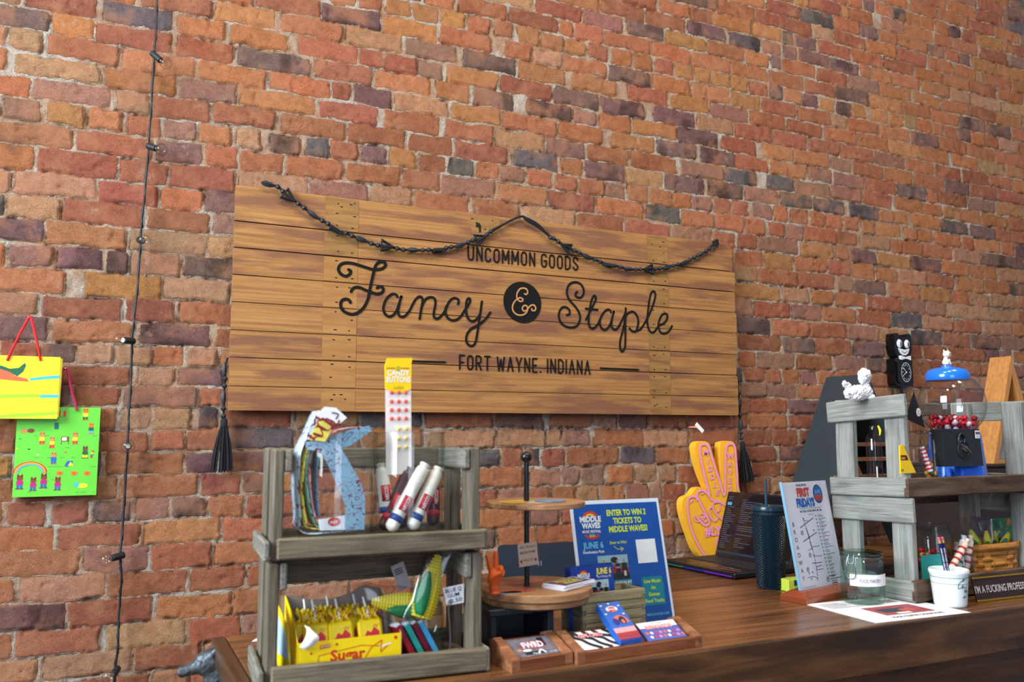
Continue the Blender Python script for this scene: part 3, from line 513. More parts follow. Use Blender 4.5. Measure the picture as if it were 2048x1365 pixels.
    S([(568, 542), (660, 552), (755, 562)], .0080, o3)
    S([(970, 600), (950, 565), (910, 560), (850, 610), (800, 710), (795, 800), (830, 865), (880, 880), (930, 840), (970, 760), (1015, 590)], .0080, o3)
    S([(1015, 590), (985, 720), (980, 820), (1010, 870), (1060, 870), (1110, 800), (1160, 700), (1200, 610)], .0080, o3)
    S([(1205, 535), (1205, 620), (1200, 760), (1200, 900), (1200, 1050), (1190, 1170), (1145, 1230), (1115, 1160), (1120, 1050), (1150, 930), (1180, 800), (1200, 690), (1240, 620), (1310, 590), (1370, 630), (1405, 720), (1400, 810), (1370, 900), (1310, 905), (1265, 855)], .0080, o3)
    S([(1370, 900), (1440, 870), (1500, 790), (1560, 680), (1610, 570), (1660, 430), (1680, 320), (1655, 265), (1615, 290), (1585, 400), (1565, 560), (1550, 720), (1565, 850), (1610, 920), (1660, 915), (1710, 850), (1740, 810), (1810, 780), (1860, 720), (1870, 650), (1835, 620), (1780, 650), (1740, 740), (1730, 830), (1760, 920), (1820, 940), (1890, 910), (1945, 820)], .0080, o3)
    # condensed capitals
    GF = {'U': [[(0, 1), (0, .2), (.12, .02), (.33, .02), (.45, .2), (.45, 1)]], 'N': [[(0, 0), (0, 1), (.45, 0), (.45, 1)]], 'C': [[(.45, .8), (.33, .98), (.12, .98), (0, .8), (0, .2), (.12, .02), (.33, .02), (.45, .2)]],
          'O': [[(0, .2), (0, .8), (.12, .98), (.33, .98), (.45, .8), (.45, .2), (.33, .02), (.12, .02), (0, .2)]], 'M': [[(0, 0), (0, 1), (.28, .25), (.56, 1), (.56, 0)]],
          'G': [[(.45, .8), (.33, .98), (.12, .98), (0, .8), (0, .2), (.12, .02), (.33, .02), (.45, .2), (.45, .48), (.24, .48)]], 'D': [[(0, 0), (0, 1), (.25, 1), (.45, .82), (.45, .18), (.25, 0), (0, 0)]],
          'S': [[(.45, .8), (.33, .98), (.12, .98), (0, .8), (.03, .65), (.42, .35), (.45, .2), (.33, .02), (.12, .02), (0, .2)]], 'F': [[(.4, 1), (0, 1), (0, 0)], [(0, .5), (.33, .5)]],
          'R': [[(0, 0), (0, 1), (.3, 1), (.43, .85), (.43, .62), (.3, .5), (0, .5)], [(.2, .5), (.45, 0)]], 'T': [[(0, 1), (.5, 1)], [(.25, 1), (.25, 0)]], 'W': [[(0, 1), (.15, 0), (.33, .8), (.51, 0), (.66, 1)]],
          'A': [[(0, 0), (.25, 1), (.5, 0)], [(.09, .33), (.41, .33)]], 'Y': [[(0, 1), (.25, .45), (.5, 1)], [(.25, .45), (.25, 0)]], 'E': [[(.4, 1), (0, 1), (0, 0), (.4, 0)], [(0, .5), (.33, .5)]], 'I': [[(0, 0), (0, 1)]], '.': [[(0, .02), (.03, .02)]]}
    WD = {'M': .56, 'W': .66, 'A': .5, 'Y': .5, 'T': .5, 'E': .4, 'F': .4, 'I': 0, '.': .05}
    def line(txt, A, B_, H, w):
        tot = 0
        for ch in txt: tot += .36 if ch == ' ' else WD.get(ch, .45)+.33
        tot -= .33; sc = (B_[0]-A[0])/tot; x = A[0]
        for ch in txt:
            if ch == ' ': x += .36*sc; continue
            f = (x-A[0])/(B_[0]-A[0]); zb = A[1]+(B_[1]-A[1])*f
            for st in GF[ch]: s.stroke([(x+p[0]*sc-base.x, zb+p[1]*H-base.z) for p in st], w, yl, ink, smooth=False)
            x += (WD.get(ch, .45)+.33)*sc
    a0 = PS(936, 520); b0 = PS(1155, 541); line('UNCOMMON GOODS', a0, b0, PS(933, 493)[1]-a0[1], .0058)
    a0 = PS(919, 739); b0 = PS(1179, 749); line('FORT WAYNE. INDIANA', a0, b0, PS(919, 711)[1]-a0[1], .0056)
    for p, q_ in (((806, 722.5), (890, 725)), ((1200, 737), (1276, 740))):
        p = PS(*p); q_ = PS(*q_); s.stroke([(p[0]-base.x, p[1]-base.z), (q_[0]-base.x, q_[1]-base.z)], .0062, yl, ink, smooth=False)
    s.build('lettering', t, label='black painted script and capital lettering')
    s = MB(); lt = mat('ampersand_wood', (178, 130, 82), .6, noise=.15)
    s.stroke(ZA([(1505, 305), (1530, 315), (1555, 290), (1545, 240), (1500, 215), (1440, 225), (1400, 270), (1383, 320), (1385, 370), (1420, 420), (1465, 425), (1480, 395), (1440, 370), (1390, 390), (1340, 440), (1312, 520), (1330, 590), (1380, 635), (1440, 648), (1500, 635), (1545, 590), (1555, 530), (1530, 495), (1490, 500), (1470, 545), (1495, 580), (1530, 575), (1570, 530), (1610, 490), (1660, 490), (1685, 540), (1665, 575), (1625, 570), (1622, 545)], *o2), .0054, yl-.0006, lt, 5)
    s.build('ampersand', t, label='bare-wood ampersand on the black disc')
    for x in (PS(672, 600)[0], PS(1316, 600)[0], PS(972, 600)[0]): b = MB(); b.box(x-base.x-.035, x-base.x+.035, -.026, -.006, .012, zz[0]-base.z-.012, wd); b.build('back_batten', t)
build_sign()

# ================================================================ bead garland draped over the sign
def build_garland():
    YG = YS-.014
    yarn = mat('black_yarn', (24, 28, 34), .9, bump=.8, bscale=500, noise=.2); bead = mat('black_bead', (26, 36, 44), .55, noise=.1)
    g = PS
    A = PS(533, 368); t = thing('bead_garland', 'black wooden bead garland with triangles and tassels swagged across the sign', 'garland', (A[0], YG, A[1]))
    def P3(p, y=YG): v = aty(p[0], p[1], y); return v-Vector(t.location)
    z4 = lambda x, y: (520+x/7.314, 350+y/7.314); z5 = lambda x, y: (760+x/5.12, 420+y/5.12); z6 = lambda x, y: (1100+x/5.39, 450+y/5.39)
    seq = [('L', z4(115, 135)), ('b', z4(260, 175)), ('b', z4(335, 240)), ('T', z4(415, 310)), ('b', z4(560, 420)), ('b', z4(645, 480)), ('L', z4(775, 585)), ('b', z4(910, 670)), ('b', z4(995, 715)), ('t', z4(1090, 800)), ('b', z4(1255, 850)), ('b', z4(1345, 890)), ('L', z4(1480, 945)), ('b', z4(1630, 1005)), ('b', z4(1725, 1030)),
           ('T', z5(60, 370)), ('b', z5(175, 395)), ('b', z5(240, 408)), ('L', z5(340, 410)), ('b', z5(437, 413)), ('b', z5(500, 410)), ('t', z5(590, 415)), ('b', z5(678, 390)), ('b', z5(730, 380)), ('L', z5(820, 365)), ('b', z5(905, 330)), ('b', z5(950, 312)), ('T', z5(1025, 295)), ('b', z5(1095, 252)), ('b', z5(1135, 220)), ('c', z5(1420, 72)), ('c', z5(1500, 98)), ('c', z5(1620, 165)), ('c', z5(1730, 260)),
           ('b', z5(1745, 285)), ('b', z5(1775, 292)), ('b', z5(1825, 325)), ('T', z5(1915, 385)), ('b', z6(262, 278)), ('b', z6(312, 300)), ('L', z6(400, 345)), ('b', z6(485, 375)), ('b', z6(540, 395)), ('t', z6(630, 435)), ('b', z6(700, 440)), ('b', z6(760, 455)), ('L', z6(845, 475)), ('b', z6(925, 480)), ('b', z6(975, 480)), ('T', z6(1070, 478)), ('b', z6(1135, 478)), ('b', z6(1185, 470)), ('L', z6(1262, 460)), ('b', z6(1332, 440)), ('b', z6(1380, 428)), ('t', z6(1450, 410)), ('b', z6(1510, 375)), ('b', z6(1555, 352)), ('L', z6(1620, 315)), ('b', z6(1680, 285)), ('b', z6(1715, 258)), ('c', z6(1765, 200))]
    pts = [P3(p) for _, p in seq]
    m = MB(); m.tube(pts, .0042, yarn, 6, smooth=3)
    i0 = [i for i, s_ in enumerate(seq) if s_[0] == 'c']
    for dy in (-.004, .004):
        m.tube([pts[29]+Vector((0, 0, dy)), pts[30], pts[31]+Vector((0, 0, dy*1.4)), pts[32]+Vector((0, -dy, dy)), pts[34]], .0026, yarn, 6, smooth=4)
    e = pts[-1]
    for a, b_ in (((-.004, 0, .004), (.012, -.006, .014)), ((.012, -.006, .014), (.02, 0, -.004)), ((0, -.004, 0), (.016, -.004, -.012)), ((.0, -.004, -.008), (.018, -.002, .012))): m.tube([e+Vector(a), e+Vector(b_)], .0052, yarn, 7)
    L0 = [aty(533, 368, YG), aty(510, 420, 2.59), aty(456, 700, 2.592), aty(452, 716, 2.58)]
    m.build('cord', t, smooth=50)
    def lb():
        q = MB(); pr = [(0, -.020), (.0045, -.0188), (.0088, -.007), (.0078, .009), (.004, .0188), (0, .020)]
        q.lathe(pr, bead, 6); return q.build('long_bead', t, smooth=25)
    def sb(): q = MB(); q.lathe([(0, -.0078), (.0052, -.006), (.0082, 0), (.0052, .006), (0, .0078)], bead, 12); return q.build('round_bead', t, smooth=30)
    def tr(k=1):
        q = MB(); P = [(0, 0, .026), (.0165*k, 0, -.014), (-.0165*k, 0, -.014)]
        q.tube(P, .0066, yarn, 8, closed=True); q.tube([(0, -.005, .024), (.004*k, -.005, -.014)], .0036, yarn, 6); return q.build('triangle_charm', t, smooth=40)
    protos = {'L': lb(), 'b': sb(), 'T': tr(), 't': tr(.45)}; first = {k: True for k in protos}
    for i, (k, p) in enumerate(seq):
        if k == 'c': continue
        o = protos[k]
        if not first[k]: o = o.copy(); COL.objects.link(o); o.parent = t
        first[k] = False; o.location = pts[i]
        d = (pts[min(i+1, len(pts)-1)]-pts[max(i-1, 0)]).normalized()
        if k in 'Tt' : d = -d if i > 34 else d
        qd = d.to_track_quat('Z', 'Y'); o.rotation_euler = (qd @ Euler((0, 0, random.uniform(-.3, .3) if k in 'Tt' else i*1.3)).to_quaternion()).to_euler() if k != 'T' else qd.to_euler()
        if k == 'T': 
            ang = math.atan2(d.x, d.z); o.rotation_euler = (0, ang, 0)
    # tassels on the loose ends, hanging at both sides of the sign
    def tassel(cord, beads, head, skirt, nm):
        q = MB(); q.tube([P3(p, 2.58) for p in cord], .003, yarn, 6, smooth=3); q.build('cord', t, smooth=50)
        for k, p in beads:
            o = protos[k].copy(); COL.objects.link(o); o.parent = t; o.location = P3(p, 2.572); o.rotation_euler = (0, 0, .4)
        h = P3(head, 2.572); q = MB(); q.lathe([(0, .013), (.008, .011), (.0105, .002), (.0095, -.006), (.0105, -.009), (.0095, -.012), (0, -.014)], yarn, 14, c=h)
        q.build('tassel_head', t, smooth=50)
        q = MB(); rnd = random.Random(len(nm)); s0 = h+Vector((0, 0, -.010)); e0 = P3(skirt[0], 2.572); W_ = skirt[1]
        for k in range(46):
            a = rnd.uniform(-1, 1); b_ = rnd.uniform(-1, 1)*math.sqrt(1-a*a)
            p0 = s0+Vector((a*.0085, b_*.007, 0)); p2 = e0+Vector((a*W_, b_*.016-.004, rnd.uniform(-.008, .006))); p1 = p0.lerp(p2, .5)+Vector((a*.004, 0, .0)); q.tube([p0, p1, p2], .0021, yarn, 5, smooth=3)
        q.build('tassel_skirt', t, smooth=60)
    z7 = lambda x, y: (400+x/5.25, 700+y/5.25); z8 = lambda x, y: (1440+x/5.69, 740+y/5.69)
    tassel([z7(290, 85), z7(262, 200), z7(258, 400), z7(245, 700)], [('L', z7(258, 205)), ('b', z7(262, 305)), ('b', z7(257, 380)), ('L', z7(248, 500)), ('b', z7(245, 617)), ('b', z7(245, 697))], z7(252, 765), (z7(226, 1262), .031), 'a')
    tassel([z8(165, 70), z8(200, 160), z8(222, 400), z8(238, 800)], [('L', z8(188, 125)), ('b', z8(216, 265)), ('L', z8(222, 380)), ('b', z8(228, 520)), ('L', z8(235, 625)), ('b', z8(241, 715)), ('b', z8(244, 780))], z8(258, 850), (z8(303, 1262), .030), 'bb')
build_garland()

# ================================================================ string light hanging down the wall
def build_string_light():
    yc = 2.572; cable = mat('black_cable', (22, 26, 30), .5); sock = mat('socket_black', (24, 28, 32), .55, noise=.1); bulb = glass('bulb_glass', ior=1.16); met = mat('bulb_metal', (150, 145, 130), .3, metal=1); fil = mat('filament', (110, 90, 60), .4, metal=.8)
    o0 = aty(308, 113, yc); t = thing('string_light', 'black cord of clear globe bulbs hanging down the brick wall left of the sign', 'string light', o0); O = Vector(o0)
    P = [(317, -60), (314, 0), (312, 60), (308, 113), (303, 200), (297, 293), (290, 380), (284, 440), (281, 482), (276, 560), (268, 640), (264, 682), (262, 760), (257, 840), (255, 893), (250, 980), (245, 1060), (240, 1113), (243, 1150), (240, 1200), (237, 1240), (236, 1290), (230, 1345), (226, 1400), (222, 1460)]
    pts = [aty(a, b, yc+.006*math.sin(i*1.7))-O for i, (a, b) in enumerate(P)]
    m = MB(); m.tube(pts, .0029, cable, 7, smooth=4); m.tube([p+Vector((.0035*math.sin(i*2.1), -.003*math.cos(i*2.1), 0)) for i, p in enumerate(catmull(pts, 3))], .0022, cable, 6); m.build('cord', t, smooth=60)
    for (a, b, c, dy) in (((305, 107), (321, 121), (337, 129), .03), ((296, 292), (311, 297), (326, 300), .03), ((279, 480), (284, 482), (291, 480), .075), ((267, 683), (249, 681), (239, 680), .03), ((255, 891), (256, 893), (256, 893), .08), ((246, 1111), (225, 1117), (209, 1121), .03), ((235, 1338), (228, 1348), (214, 1356), .045)):
        A = aty(*a, yc-.004)-O; Bq = aty(*b, yc-.004-dy*.45)-O; Cc = aty(*c, yc-.006-dy)-O; d = (Bq-A).normalized(); 
        L_ = max((Bq-A).length, .026); Bq = A+d*L_; Cc = Bq+(Cc-Bq).normalized()*.021 if (Cc-Bq).length > .008 else Bq+d*.021
        q = MB(); q.tube([A-d*.004, A-d*.002, A, Bq, Bq+d*.001], [.006, .0085, .0092, .0092, .008], sock, 12); s_ = q.build('socket', t, smooth=40)
        q = MB(); q.tube([Bq, Bq+(Cc-Bq)*.35], .0062, met, 10); q.build('bulb_base', t, smooth=40)
        q = MB(); q.ball(Cc, .0175, bulb, 20, 14); q.build('bulb', t, smooth=180)
        q = MB(); u = (Cc-Bq).normalized(); q.tube([Bq, Cc-u*.004, Cc+Vector((.004, 0, .003)), Cc+Vector((-.004, 0, .004))], .0006, fil, 5); q.build('filament', t)
build_string_light()

# ================================================================ gift bags on the wall
def blob_child(q, x, z, s, top, bot, skin, y, rnd):
    """a tiny plain storybook-style critter blot: legs, shirt, head"""
    q.disc(x, z+.30*s, .16*s, .17*s, y, skin, 12); q.disc(x-.1*s, z+.46*s, .05*s, .09*s, y, skin, 8); q.disc(x+.1*s, z+.46*s, .05*s, .09*s, y, skin, 8)
    q.rrect(x-.17*s, x+.17*s, z-.08*s, z+.18*s, .07*s, y-.0001, top); q.rect(x-.15*s, x-.02*s, z-.28*s, z-.06*s, y, bot); q.rect(x+.02*s, x+.15*s, z-.28*s, z-.06*s, y, bot)
    q.rect(x-.2*s, x-.02*s, z-.33*s, z-.27*s, y, skin); q.rect(x+.02*s, x+.2*s, z-.33*s, z-.27*s, y, skin)
def bag_body(x0, x1, z0, z1, yf, yb, m, base, skew=0):
    q = MB(); b = Vector(base)
    F = [(x0+skew*0, z0), (x1, z0), (x1+skew, z1), (x0+skew, z1)]
    q.prism([(p[0]-b.x, p[1]-b.z) for p in F], yf-b.y, yb-b.y, m)
    return q
def build_bags():
    yel = mat('bag_yellow', (240, 232, 24), .35, spec=.4); grn = mat('bag_green', (96, 196, 58), .4, spec=.35); red = mat('red_rope', (200, 24, 30), .8, bump=.4); mag = mat('magenta_rope', (176, 18, 84), .8, bump=.4)
    lime = mat('print_lime', (150, 200, 40), .45); cy = mat('print_cyan', (60, 178, 214), .45); dg = mat('print_dark_green', (20, 92, 60), .45); org = mat('print_orange', (214, 96, 60), .45)
    # green bag (behind)
    y = 2.572; c = aty(118, 815, y); b = Vector((c.x, y+.02, aty(118, 990, y).z)); t = thing('green_gift_bag', 'green paper gift bag with rainbow and animal pictures, hung lower on the wall', 'gift bag', b)
    x0 = aty(30, 900, y).x; x1 = aty(197, 900, y).x; z0 = aty(110, 993, y).z; z1 = aty(120, 815, y).z
    q = bag_body(x0, x1, z0, z1, y, y+.018, grn, b); yl = y-b.y-.0005
    def L(px, py): v = aty(px, py, y); return v.x-b.x, v.z-b.z
    rnd = random.Random(2); brown = mat('print_brown', (120, 62, 36), .5); tan = mat('print_tan', (196, 130, 80), .5); pk = mat('print_magenta', (176, 30, 110), .5); bl = mat('print_blue', (34, 96, 170), .5); rd = mat('print_red', (200, 50, 40), .5); og = mat('print_bright_orange', (228, 110, 40), .5); ye = mat('print_yellow', (244, 214, 40), .5); wh = WHITE
    X, Z = L(60, 947); r = L(94, 947)[0]-X
    for k, (mm, a) in enumerate(((rd, 1.), (ye, .9), (og, .86), (cy, .78))): q.arc(X, Z, r*(a-.09), r*a, 0, 180, yl-.0001*k, mm, 18, ez=.78)
    for (px, py, s, top, bot, sk) in ((39, 968, 28, pk, bl, brown), (66, 972, 26, pk, bl, brown), (87, 966, 28, pk, bl, brown), (115, 971, 26, pk, bl, brown), (84, 880, 24, ye, rd, tan), (104, 888, 22, ye, rd, tan), (150, 880, 24, ye, rd, tan), (107, 920, 24, bl, bl, tan), (170, 908, 24, dg, ye, brown), (171, 832, 24, ye, dg, og), (182, 860, 22, dg, cy, og)):
        X, Z = L(px, py); s *= .00162; blob_child(q, X, Z, s, top, bot, sk, yl, rnd)
    for (px, py) in ((119, 947), (148, 947), (174, 947)): X, Z = L(px, py); q.disc(X, Z, .0085, .006, yl, og, 14); q.disc(X, Z-.001, .003, .0018, yl-.0001, rd, 8)
    X, Z = L(165, 972); q.disc(X, Z, .013, .0065, yl, ye, 16); X, Z = L(153, 970); q.disc(X, Z, .007, .006, yl-.0001, cy, 12)
    X, Z = L(130, 882); q.rect(X-.009, X+.009, Z-.002, Z+.011, yl, brown); q.rect(X-.007, X+.004, Z, Z+.009, yl-.0001, wh); q.stroke([(X-.008, Z-.002), (X-.009, Z-.010)], .0009, yl, INK, smooth=False); q.stroke([(X+.008, Z-.002), (X+.009, Z-.010)], .0009, yl, INK, smooth=False)
    X, Z = L(141, 927); q.flat([(X-.015, Z-.008), (X-.008, Z+.006), (X+.006, Z+.006), (X, Z-.008)], yl, bl); q.flat([(X-.006, Z-.007), (X, Z+.004), (X+.008, Z-.007)], yl-.0001, ye)
    X, Z = L(183, 912); 
    for k, mm in enumerate((rd, bl, ye, rd)): q.rect(X-.003+.001*k, X+.002+.001*k, Z-.006+.005*k, Z-.001+.005*k, yl, mm)
    for (px, py, mm) in ((48, 863, tan), (62, 862, brown), (40, 878, bl), (58, 899, INK), (76, 910, wh), (131, 905, rd), (34, 898, ye)): X, Z = L(px, py); q.disc(X, Z, .008 if mm in (tan, brown) else .003, .006 if mm in (tan, brown) else .0014, yl, mm, 12)
    X, Z = L(125, 828); q.rect(X-.010, X+.008, Z-.008, Z+.008, yl, rd); q.rect(X-.004, X+.002, Z-.008, Z+.008, yl-.0001, grn); X, Z = L(114, 852); q.rect(X-.006, X+.004, Z-.009, Z+.008, yl, mat('print_teal', (24, 96, 96), .5))
    for k in range(22):
        X, Z = L(rnd.uniform(42, 190), rnd.choice((846, 872, 896, 916, 934, 960, 985))); q.stroke([(X, Z), (X+rnd.uniform(.006, .012), Z)], .0006, yl, dg, smooth=False)
    q.build('bag_body', t, bevel=.0008)
    q = MB(); a = aty(131, 742, y); P = [aty(122, 770, y+.004), aty(122, 750, y), aty(126, 740, y-.001), aty(133, 738, y-.002), aty(138, 752, y-.003), aty(143, 782, y-.004), aty(151, 806, y-.005), aty(153, 822, y-.004)]
    q.tube([p-b for p in P], .0030, mag, 8, smooth=4); q.build('handle', t, smooth=60)
    # yellow bag (front)
    y = 2.548; b = Vector((aty(60, 838, y).x, y+.02, aty(60, 838, y).z)); t = thing('yellow_gift_bag', 'bright yellow gift bag with blue and green stripes and a red rope handle', 'gift bag', b)
    x0 = aty(-70, 780, y).x; x1 = aty(121, 780, y).x; z0 = b.z; z1 = aty(60, 713, y).z
    q = bag_body(x0, x1-.004, z0, z1, y, y+.004, yel, b); q.prism([(p[0]-b.x, p[1]-b.z) for p in ((x1-.02, z0+.004), (x1-.001, z0+.004), (x1+.001, z1-.003), (x1-.02, z1-.003))], y-b.y+.006, y-b.y+.022, yel); yl = y-b.y-.0005
    f = lambda P: [L2(*p) for p in P]
    def L2(px, py): v = aty(px, py, y); return v.x-b.x, v.z-b.z
    q.flat(f([(59, 757), (90, 753), (119, 751), (119, 757), (90, 759), (60, 762)]), yl, cy); q.flat(f([(-30, 795), (10, 789), (79, 789), (79, 795), (10, 796), (-30, 802)]), yl, lime); q.flat(f([(80, 790), (118, 790), (118, 796), (80, 796)]), yl, cy)
    q.flat(f([(-30, 834), (30, 828), (80, 825), (115, 824), (115, 829), (80, 832), (30, 835), (-30, 838)]), yl, lime)
    # plain abstract shapes in place of the printed picture
    q.flat(f([(-30, 736), (0, 736), (18, 742), (30, 752), (54, 758), (58, 764), (30, 762), (0, 759), (-30, 764)]), yl, org); q.flat(f([(-20, 728), (4, 732), (20, 738), (38, 736), (50, 726), (52, 732), (46, 744), (34, 753), (18, 744), (0, 738), (-20, 737)]), yl-.0002, dg)
    q.build('bag_body', t, bevel=.0005)
    q = MB(); P = [aty(14, 722, y-.003), aty(28, 692, y-.004), aty(44, 660, y), aty(55, 640, y+.006), aty(58, 635, y+.008), aty(62, 636, y+.007), aty(68, 660, y), aty(75, 690, y-.004), aty(81, 722, y-.003)]
    q.tube([p-b for p in P], .0032, red, 8, smooth=4); q.build('handle', t, smooth=60)
    for nm, px, py, lab in (('wall_nail', 58, 636, 'small nail in the mortar holding the yellow bag'), ('wall_nail', 132, 738, 'small nail in the brick holding the green bag')):
        p = aty(px, py, 2.56); q = MB(); q.tube([(0, .03, 0), (0, -.006, .001)], .0013, mat('steel', (150, 150, 150), .35, metal=1), 8); q.lathe([(0, 0), (.003, 0), (.003, .001), (0, .001)], MATS['steel'], 10, c=(0, -.006, 0)); q.build(nm, loc=p, label=lab, cat='nail', smooth=40)
build_bags()

# ================================================================ white tag on a pink peg
p = aty(1390, 856, 2.585); t = thing('wall_peg', 'small pink peg with a white tag sticking out of the brick above the foam hand', 'peg', p)
q = MB(); q.tube([(-.018, .02, .002), (-.004, -.006, .002), (.004, -.020, -.001)], [.0035, .004, .0035], mat('pink_plastic', (224, 130, 110), .5), 8, smooth=3); q.build('peg', t, smooth=50)
q = MB(); q.at(0, -.026, 0, ry=42); q.rbox(-.021, .023, -.0015, .0015, -.0075, .0075, .0006, WHITE); q.pop(); q.build('tag', t)

# ================================================================ cat clock
def build_clock():
    g = mat('gloss_black', (12, 13, 15), .12, spec=.6); wh = mat('clock_white', (226, 230, 234), .35)
    yf = 2.546; c = aty(1812, 770, yf); b = Vector((c.x, 2.6, c.z)); t = thing('cat_clock', 'glossy black cat-shaped wall clock with white bow tie and hanging tail', 'clock', b)
    D_ = yf-2.6
    q = MB(); zt = .115
    q.prism(rr(-.055, .055, 0, zt, .012), D_+.006, -.006, g); q.prism(rr(-.047, .047, .004, zt-.003, .02), D_, D_+.008, g); q.prism([(-.047, .004), (.047, .004), (.054, -.006), (-.054, -.006)], D_+.004, -.004, g)
    q.build('case', t, smooth=35, bevel=.003)
    q = MB(); H = [(-.03, .112), (-.048, .135), (-.054, .160), (-.053, .190), (-.050, .222), (-.030, .224), (-.016, .205), (.016, .205), (.030, .224), (.050, .222), (.053, .190), (.054, .160), (.048, .135), (.03, .112)]
    q.prism(H, D_+.004, -.006, g); q.build('head', t, smooth=35, bevel=.004)
    y = D_+.0035
    for s in (-1, 1):
        q = MB(); q.ball((s*.023, y, .178), .019, wh, 16, 10, (.85, .3, 1)); e = q.build('eye', t, smooth=90); q = MB(); q.ball((s*.023+.003, y-.005, .177), .010, g, 12, 8, (.4, .25, 1)); q.build('pupil', e, smooth=90)
    q = MB(); q.prism([(-.033, .158), (0, .152), (.033, .158), (.024, .138), (.008, .128), (-.008, .128), (-.024, .138)], y-.004, y+.004, wh); mz = q.build('muzzle', t, bevel=.003, smooth=50)
    q = MB(); q.stroke([(-.016, .146), (0, .137), (.018, .147)], .0022, y-.0056, g); q.ball((0, y-.005, .158), .005, g, 10, 6); q.build('mouth', mz)
    q = MB(); q.prism([(-.030, .106), (-.030, .126), (-.005, .119), (.005, .119), (.030, .126), (.030, .106), (.005, .112), (-.005, .112)], D_-.008, D_+.004, wh); q.build('bow_tie', t, bevel=.0035, smooth=50)
    q = MB(); cx, cz = .004, .054; yy = D_-.0012
    q.flat([(cx+.031*math.cos(a*math.pi/18), cz+.042*math.sin(a*math.pi/18)) for a in range(36)], yy+.0004, g)
    E_ = [(cx+.029*math.cos(a*math.pi/18), cz+.041*math.sin(a*math.pi/18)) for a in range(36)]; q.stroke(E_, .0022, yy, wh, 2, closed=True)
    for k in range(12):
        a = math.pi/2-k*math.pi/6; s = ('12', '1', '2', '3', '4', '5', '6', '7', '8', '9', '10', '11')[k]; q.text(s, cx+.021*math.cos(a), cz+.032*math.sin(a)-.003, .0095, yy, wh, 'c', bold=.02)
    q.build('dial', t)
    q = MB(); q.stroke([(cx, cz), (cx-.015, cz-.011)], .0026, yy-.001, wh, smooth=False); q.stroke([(cx, cz), (cx-.017, cz+.020)], .0022, yy-.0012, wh, smooth=False); q.disc(cx, cz, .0035, .0035, yy-.0018, wh); q.build('clock_hand', t)
    q = MB(); q.prism([(-.020, -.004), (-.004, -.004), (-.005, -.05), (-.004, -.075), (-.007, -.10), (-.0145, -.10), (-.019, -.075), (-.018, -.05)], D_+.012, D_+.016, g); q.build('tail', t, bevel=.0015, smooth=40)
build_clock()

# ================================================================ counter and the desk behind it
TOPZ = 1.05
def build_counter():
    top = wood('counter_top_wood', (66, 42, 24), (110, 73, 42), (142, 98, 58), axis='X', scale=3.2, stretch=22, rough=.32, bump=.25, spec=.5, coat=.25)
    trim = wood('counter_trim_wood', (50, 34, 22), (74, 50, 32), (96, 66, 42), axis='Y', scale=5, stretch=14, rough=.4, bump=.2, coat=.1)
    edge = wood('counter_edge_wood', (40, 27, 15), (76, 50, 27), (108, 74, 40), axis='X', scale=2.6, stretch=9, rough=.45, bump=.3, coat=.1, blotch=(34, 23, 14))
    side = wood('counter_side_wood', (92, 58, 36), (124, 80, 52), (144, 98, 66), axis='Z', scale=4, stretch=10, rough=.5)
    t = thing('sales_counter', 'long dark-stained wooden shop counter in the foreground', 'counter', (1.8, 1.57, 0)); B_ = Vector(t.location)
    q = MB(); q.box(.234-B_.x, 3.4-B_.x, 1.320-B_.y, 1.702-B_.y, 1.012, TOPZ, top); q.build('top_board', t, bevel=.003)
    q = MB(); q.box(.234-B_.x, 3.4-B_.x, 1.7035-B_.y, 1.82-B_.y, 1.012, TOPZ, top); q.build('top_board', t, bevel=.002)
    q = MB(); q.box(.208-B_.x, .2325-B_.x, 1.318-B_.y, 1.82-B_.y, 1.008, TOPZ+.0008, trim); q.build('end_trim', t, bevel=.002)
    q = MB(); q.box(.208-B_.x, 3.4-B_.x, 1.312-B_.y, 1.3195-B_.y, .955, TOPZ-.001, edge); q.build('front_edge', t, bevel=.0025)
    q = MB(); q.box(.222-B_.x, .245-B_.x, 1.335-B_.y, 1.80-B_.y, 0, 1.011, side); q.build('side_panel', t, bevel=.002)
    q = MB(); q.box(.246-B_.x, 3.4-B_.x, 1.345-B_.y, 1.365-B_.y, 0, 1.011, edge); q.build('front_panel', t)
    q = MB(); q.box(.246-B_.x, 3.39-B_.x, 1.78-B_.y, 1.80-B_.y, 0, .93, side); q.build('back_panel', t)
    # staff desk against the wall
    t = thing('staff_desk', 'lower dark wooden desk against the brick wall behind the counter', 'desk', (2.3, 2.3, 0)); B_ = Vector(t.location)
    q = MB(); q.rbox(1.06-B_.x, 4.2-B_.x, 1.99-B_.y, 2.575-B_.y, .955, .99, .004, wood('desk_wood', (48, 28, 16), (82, 50, 28), (104, 66, 38), axis='X', scale=3, stretch=14, rough=.45)); q.build('desktop', t)
    for x in (1.09, 4.13):
        for y in (2.03, 2.53): q = MB(); q.box(x-B_.x-.025, x-B_.x+.025, y-B_.y-.025, y-B_.y+.025, 0, .955, MATS['desk_wood']); q.build('leg', t)
    q = MB(); q.box(1.12-B_.x, 4.10-B_.x, 2.545-B_.y, 2.56-B_.y, .35, .955, MATS['desk_wood']); q.build('modesty_panel', t)
build_counter()
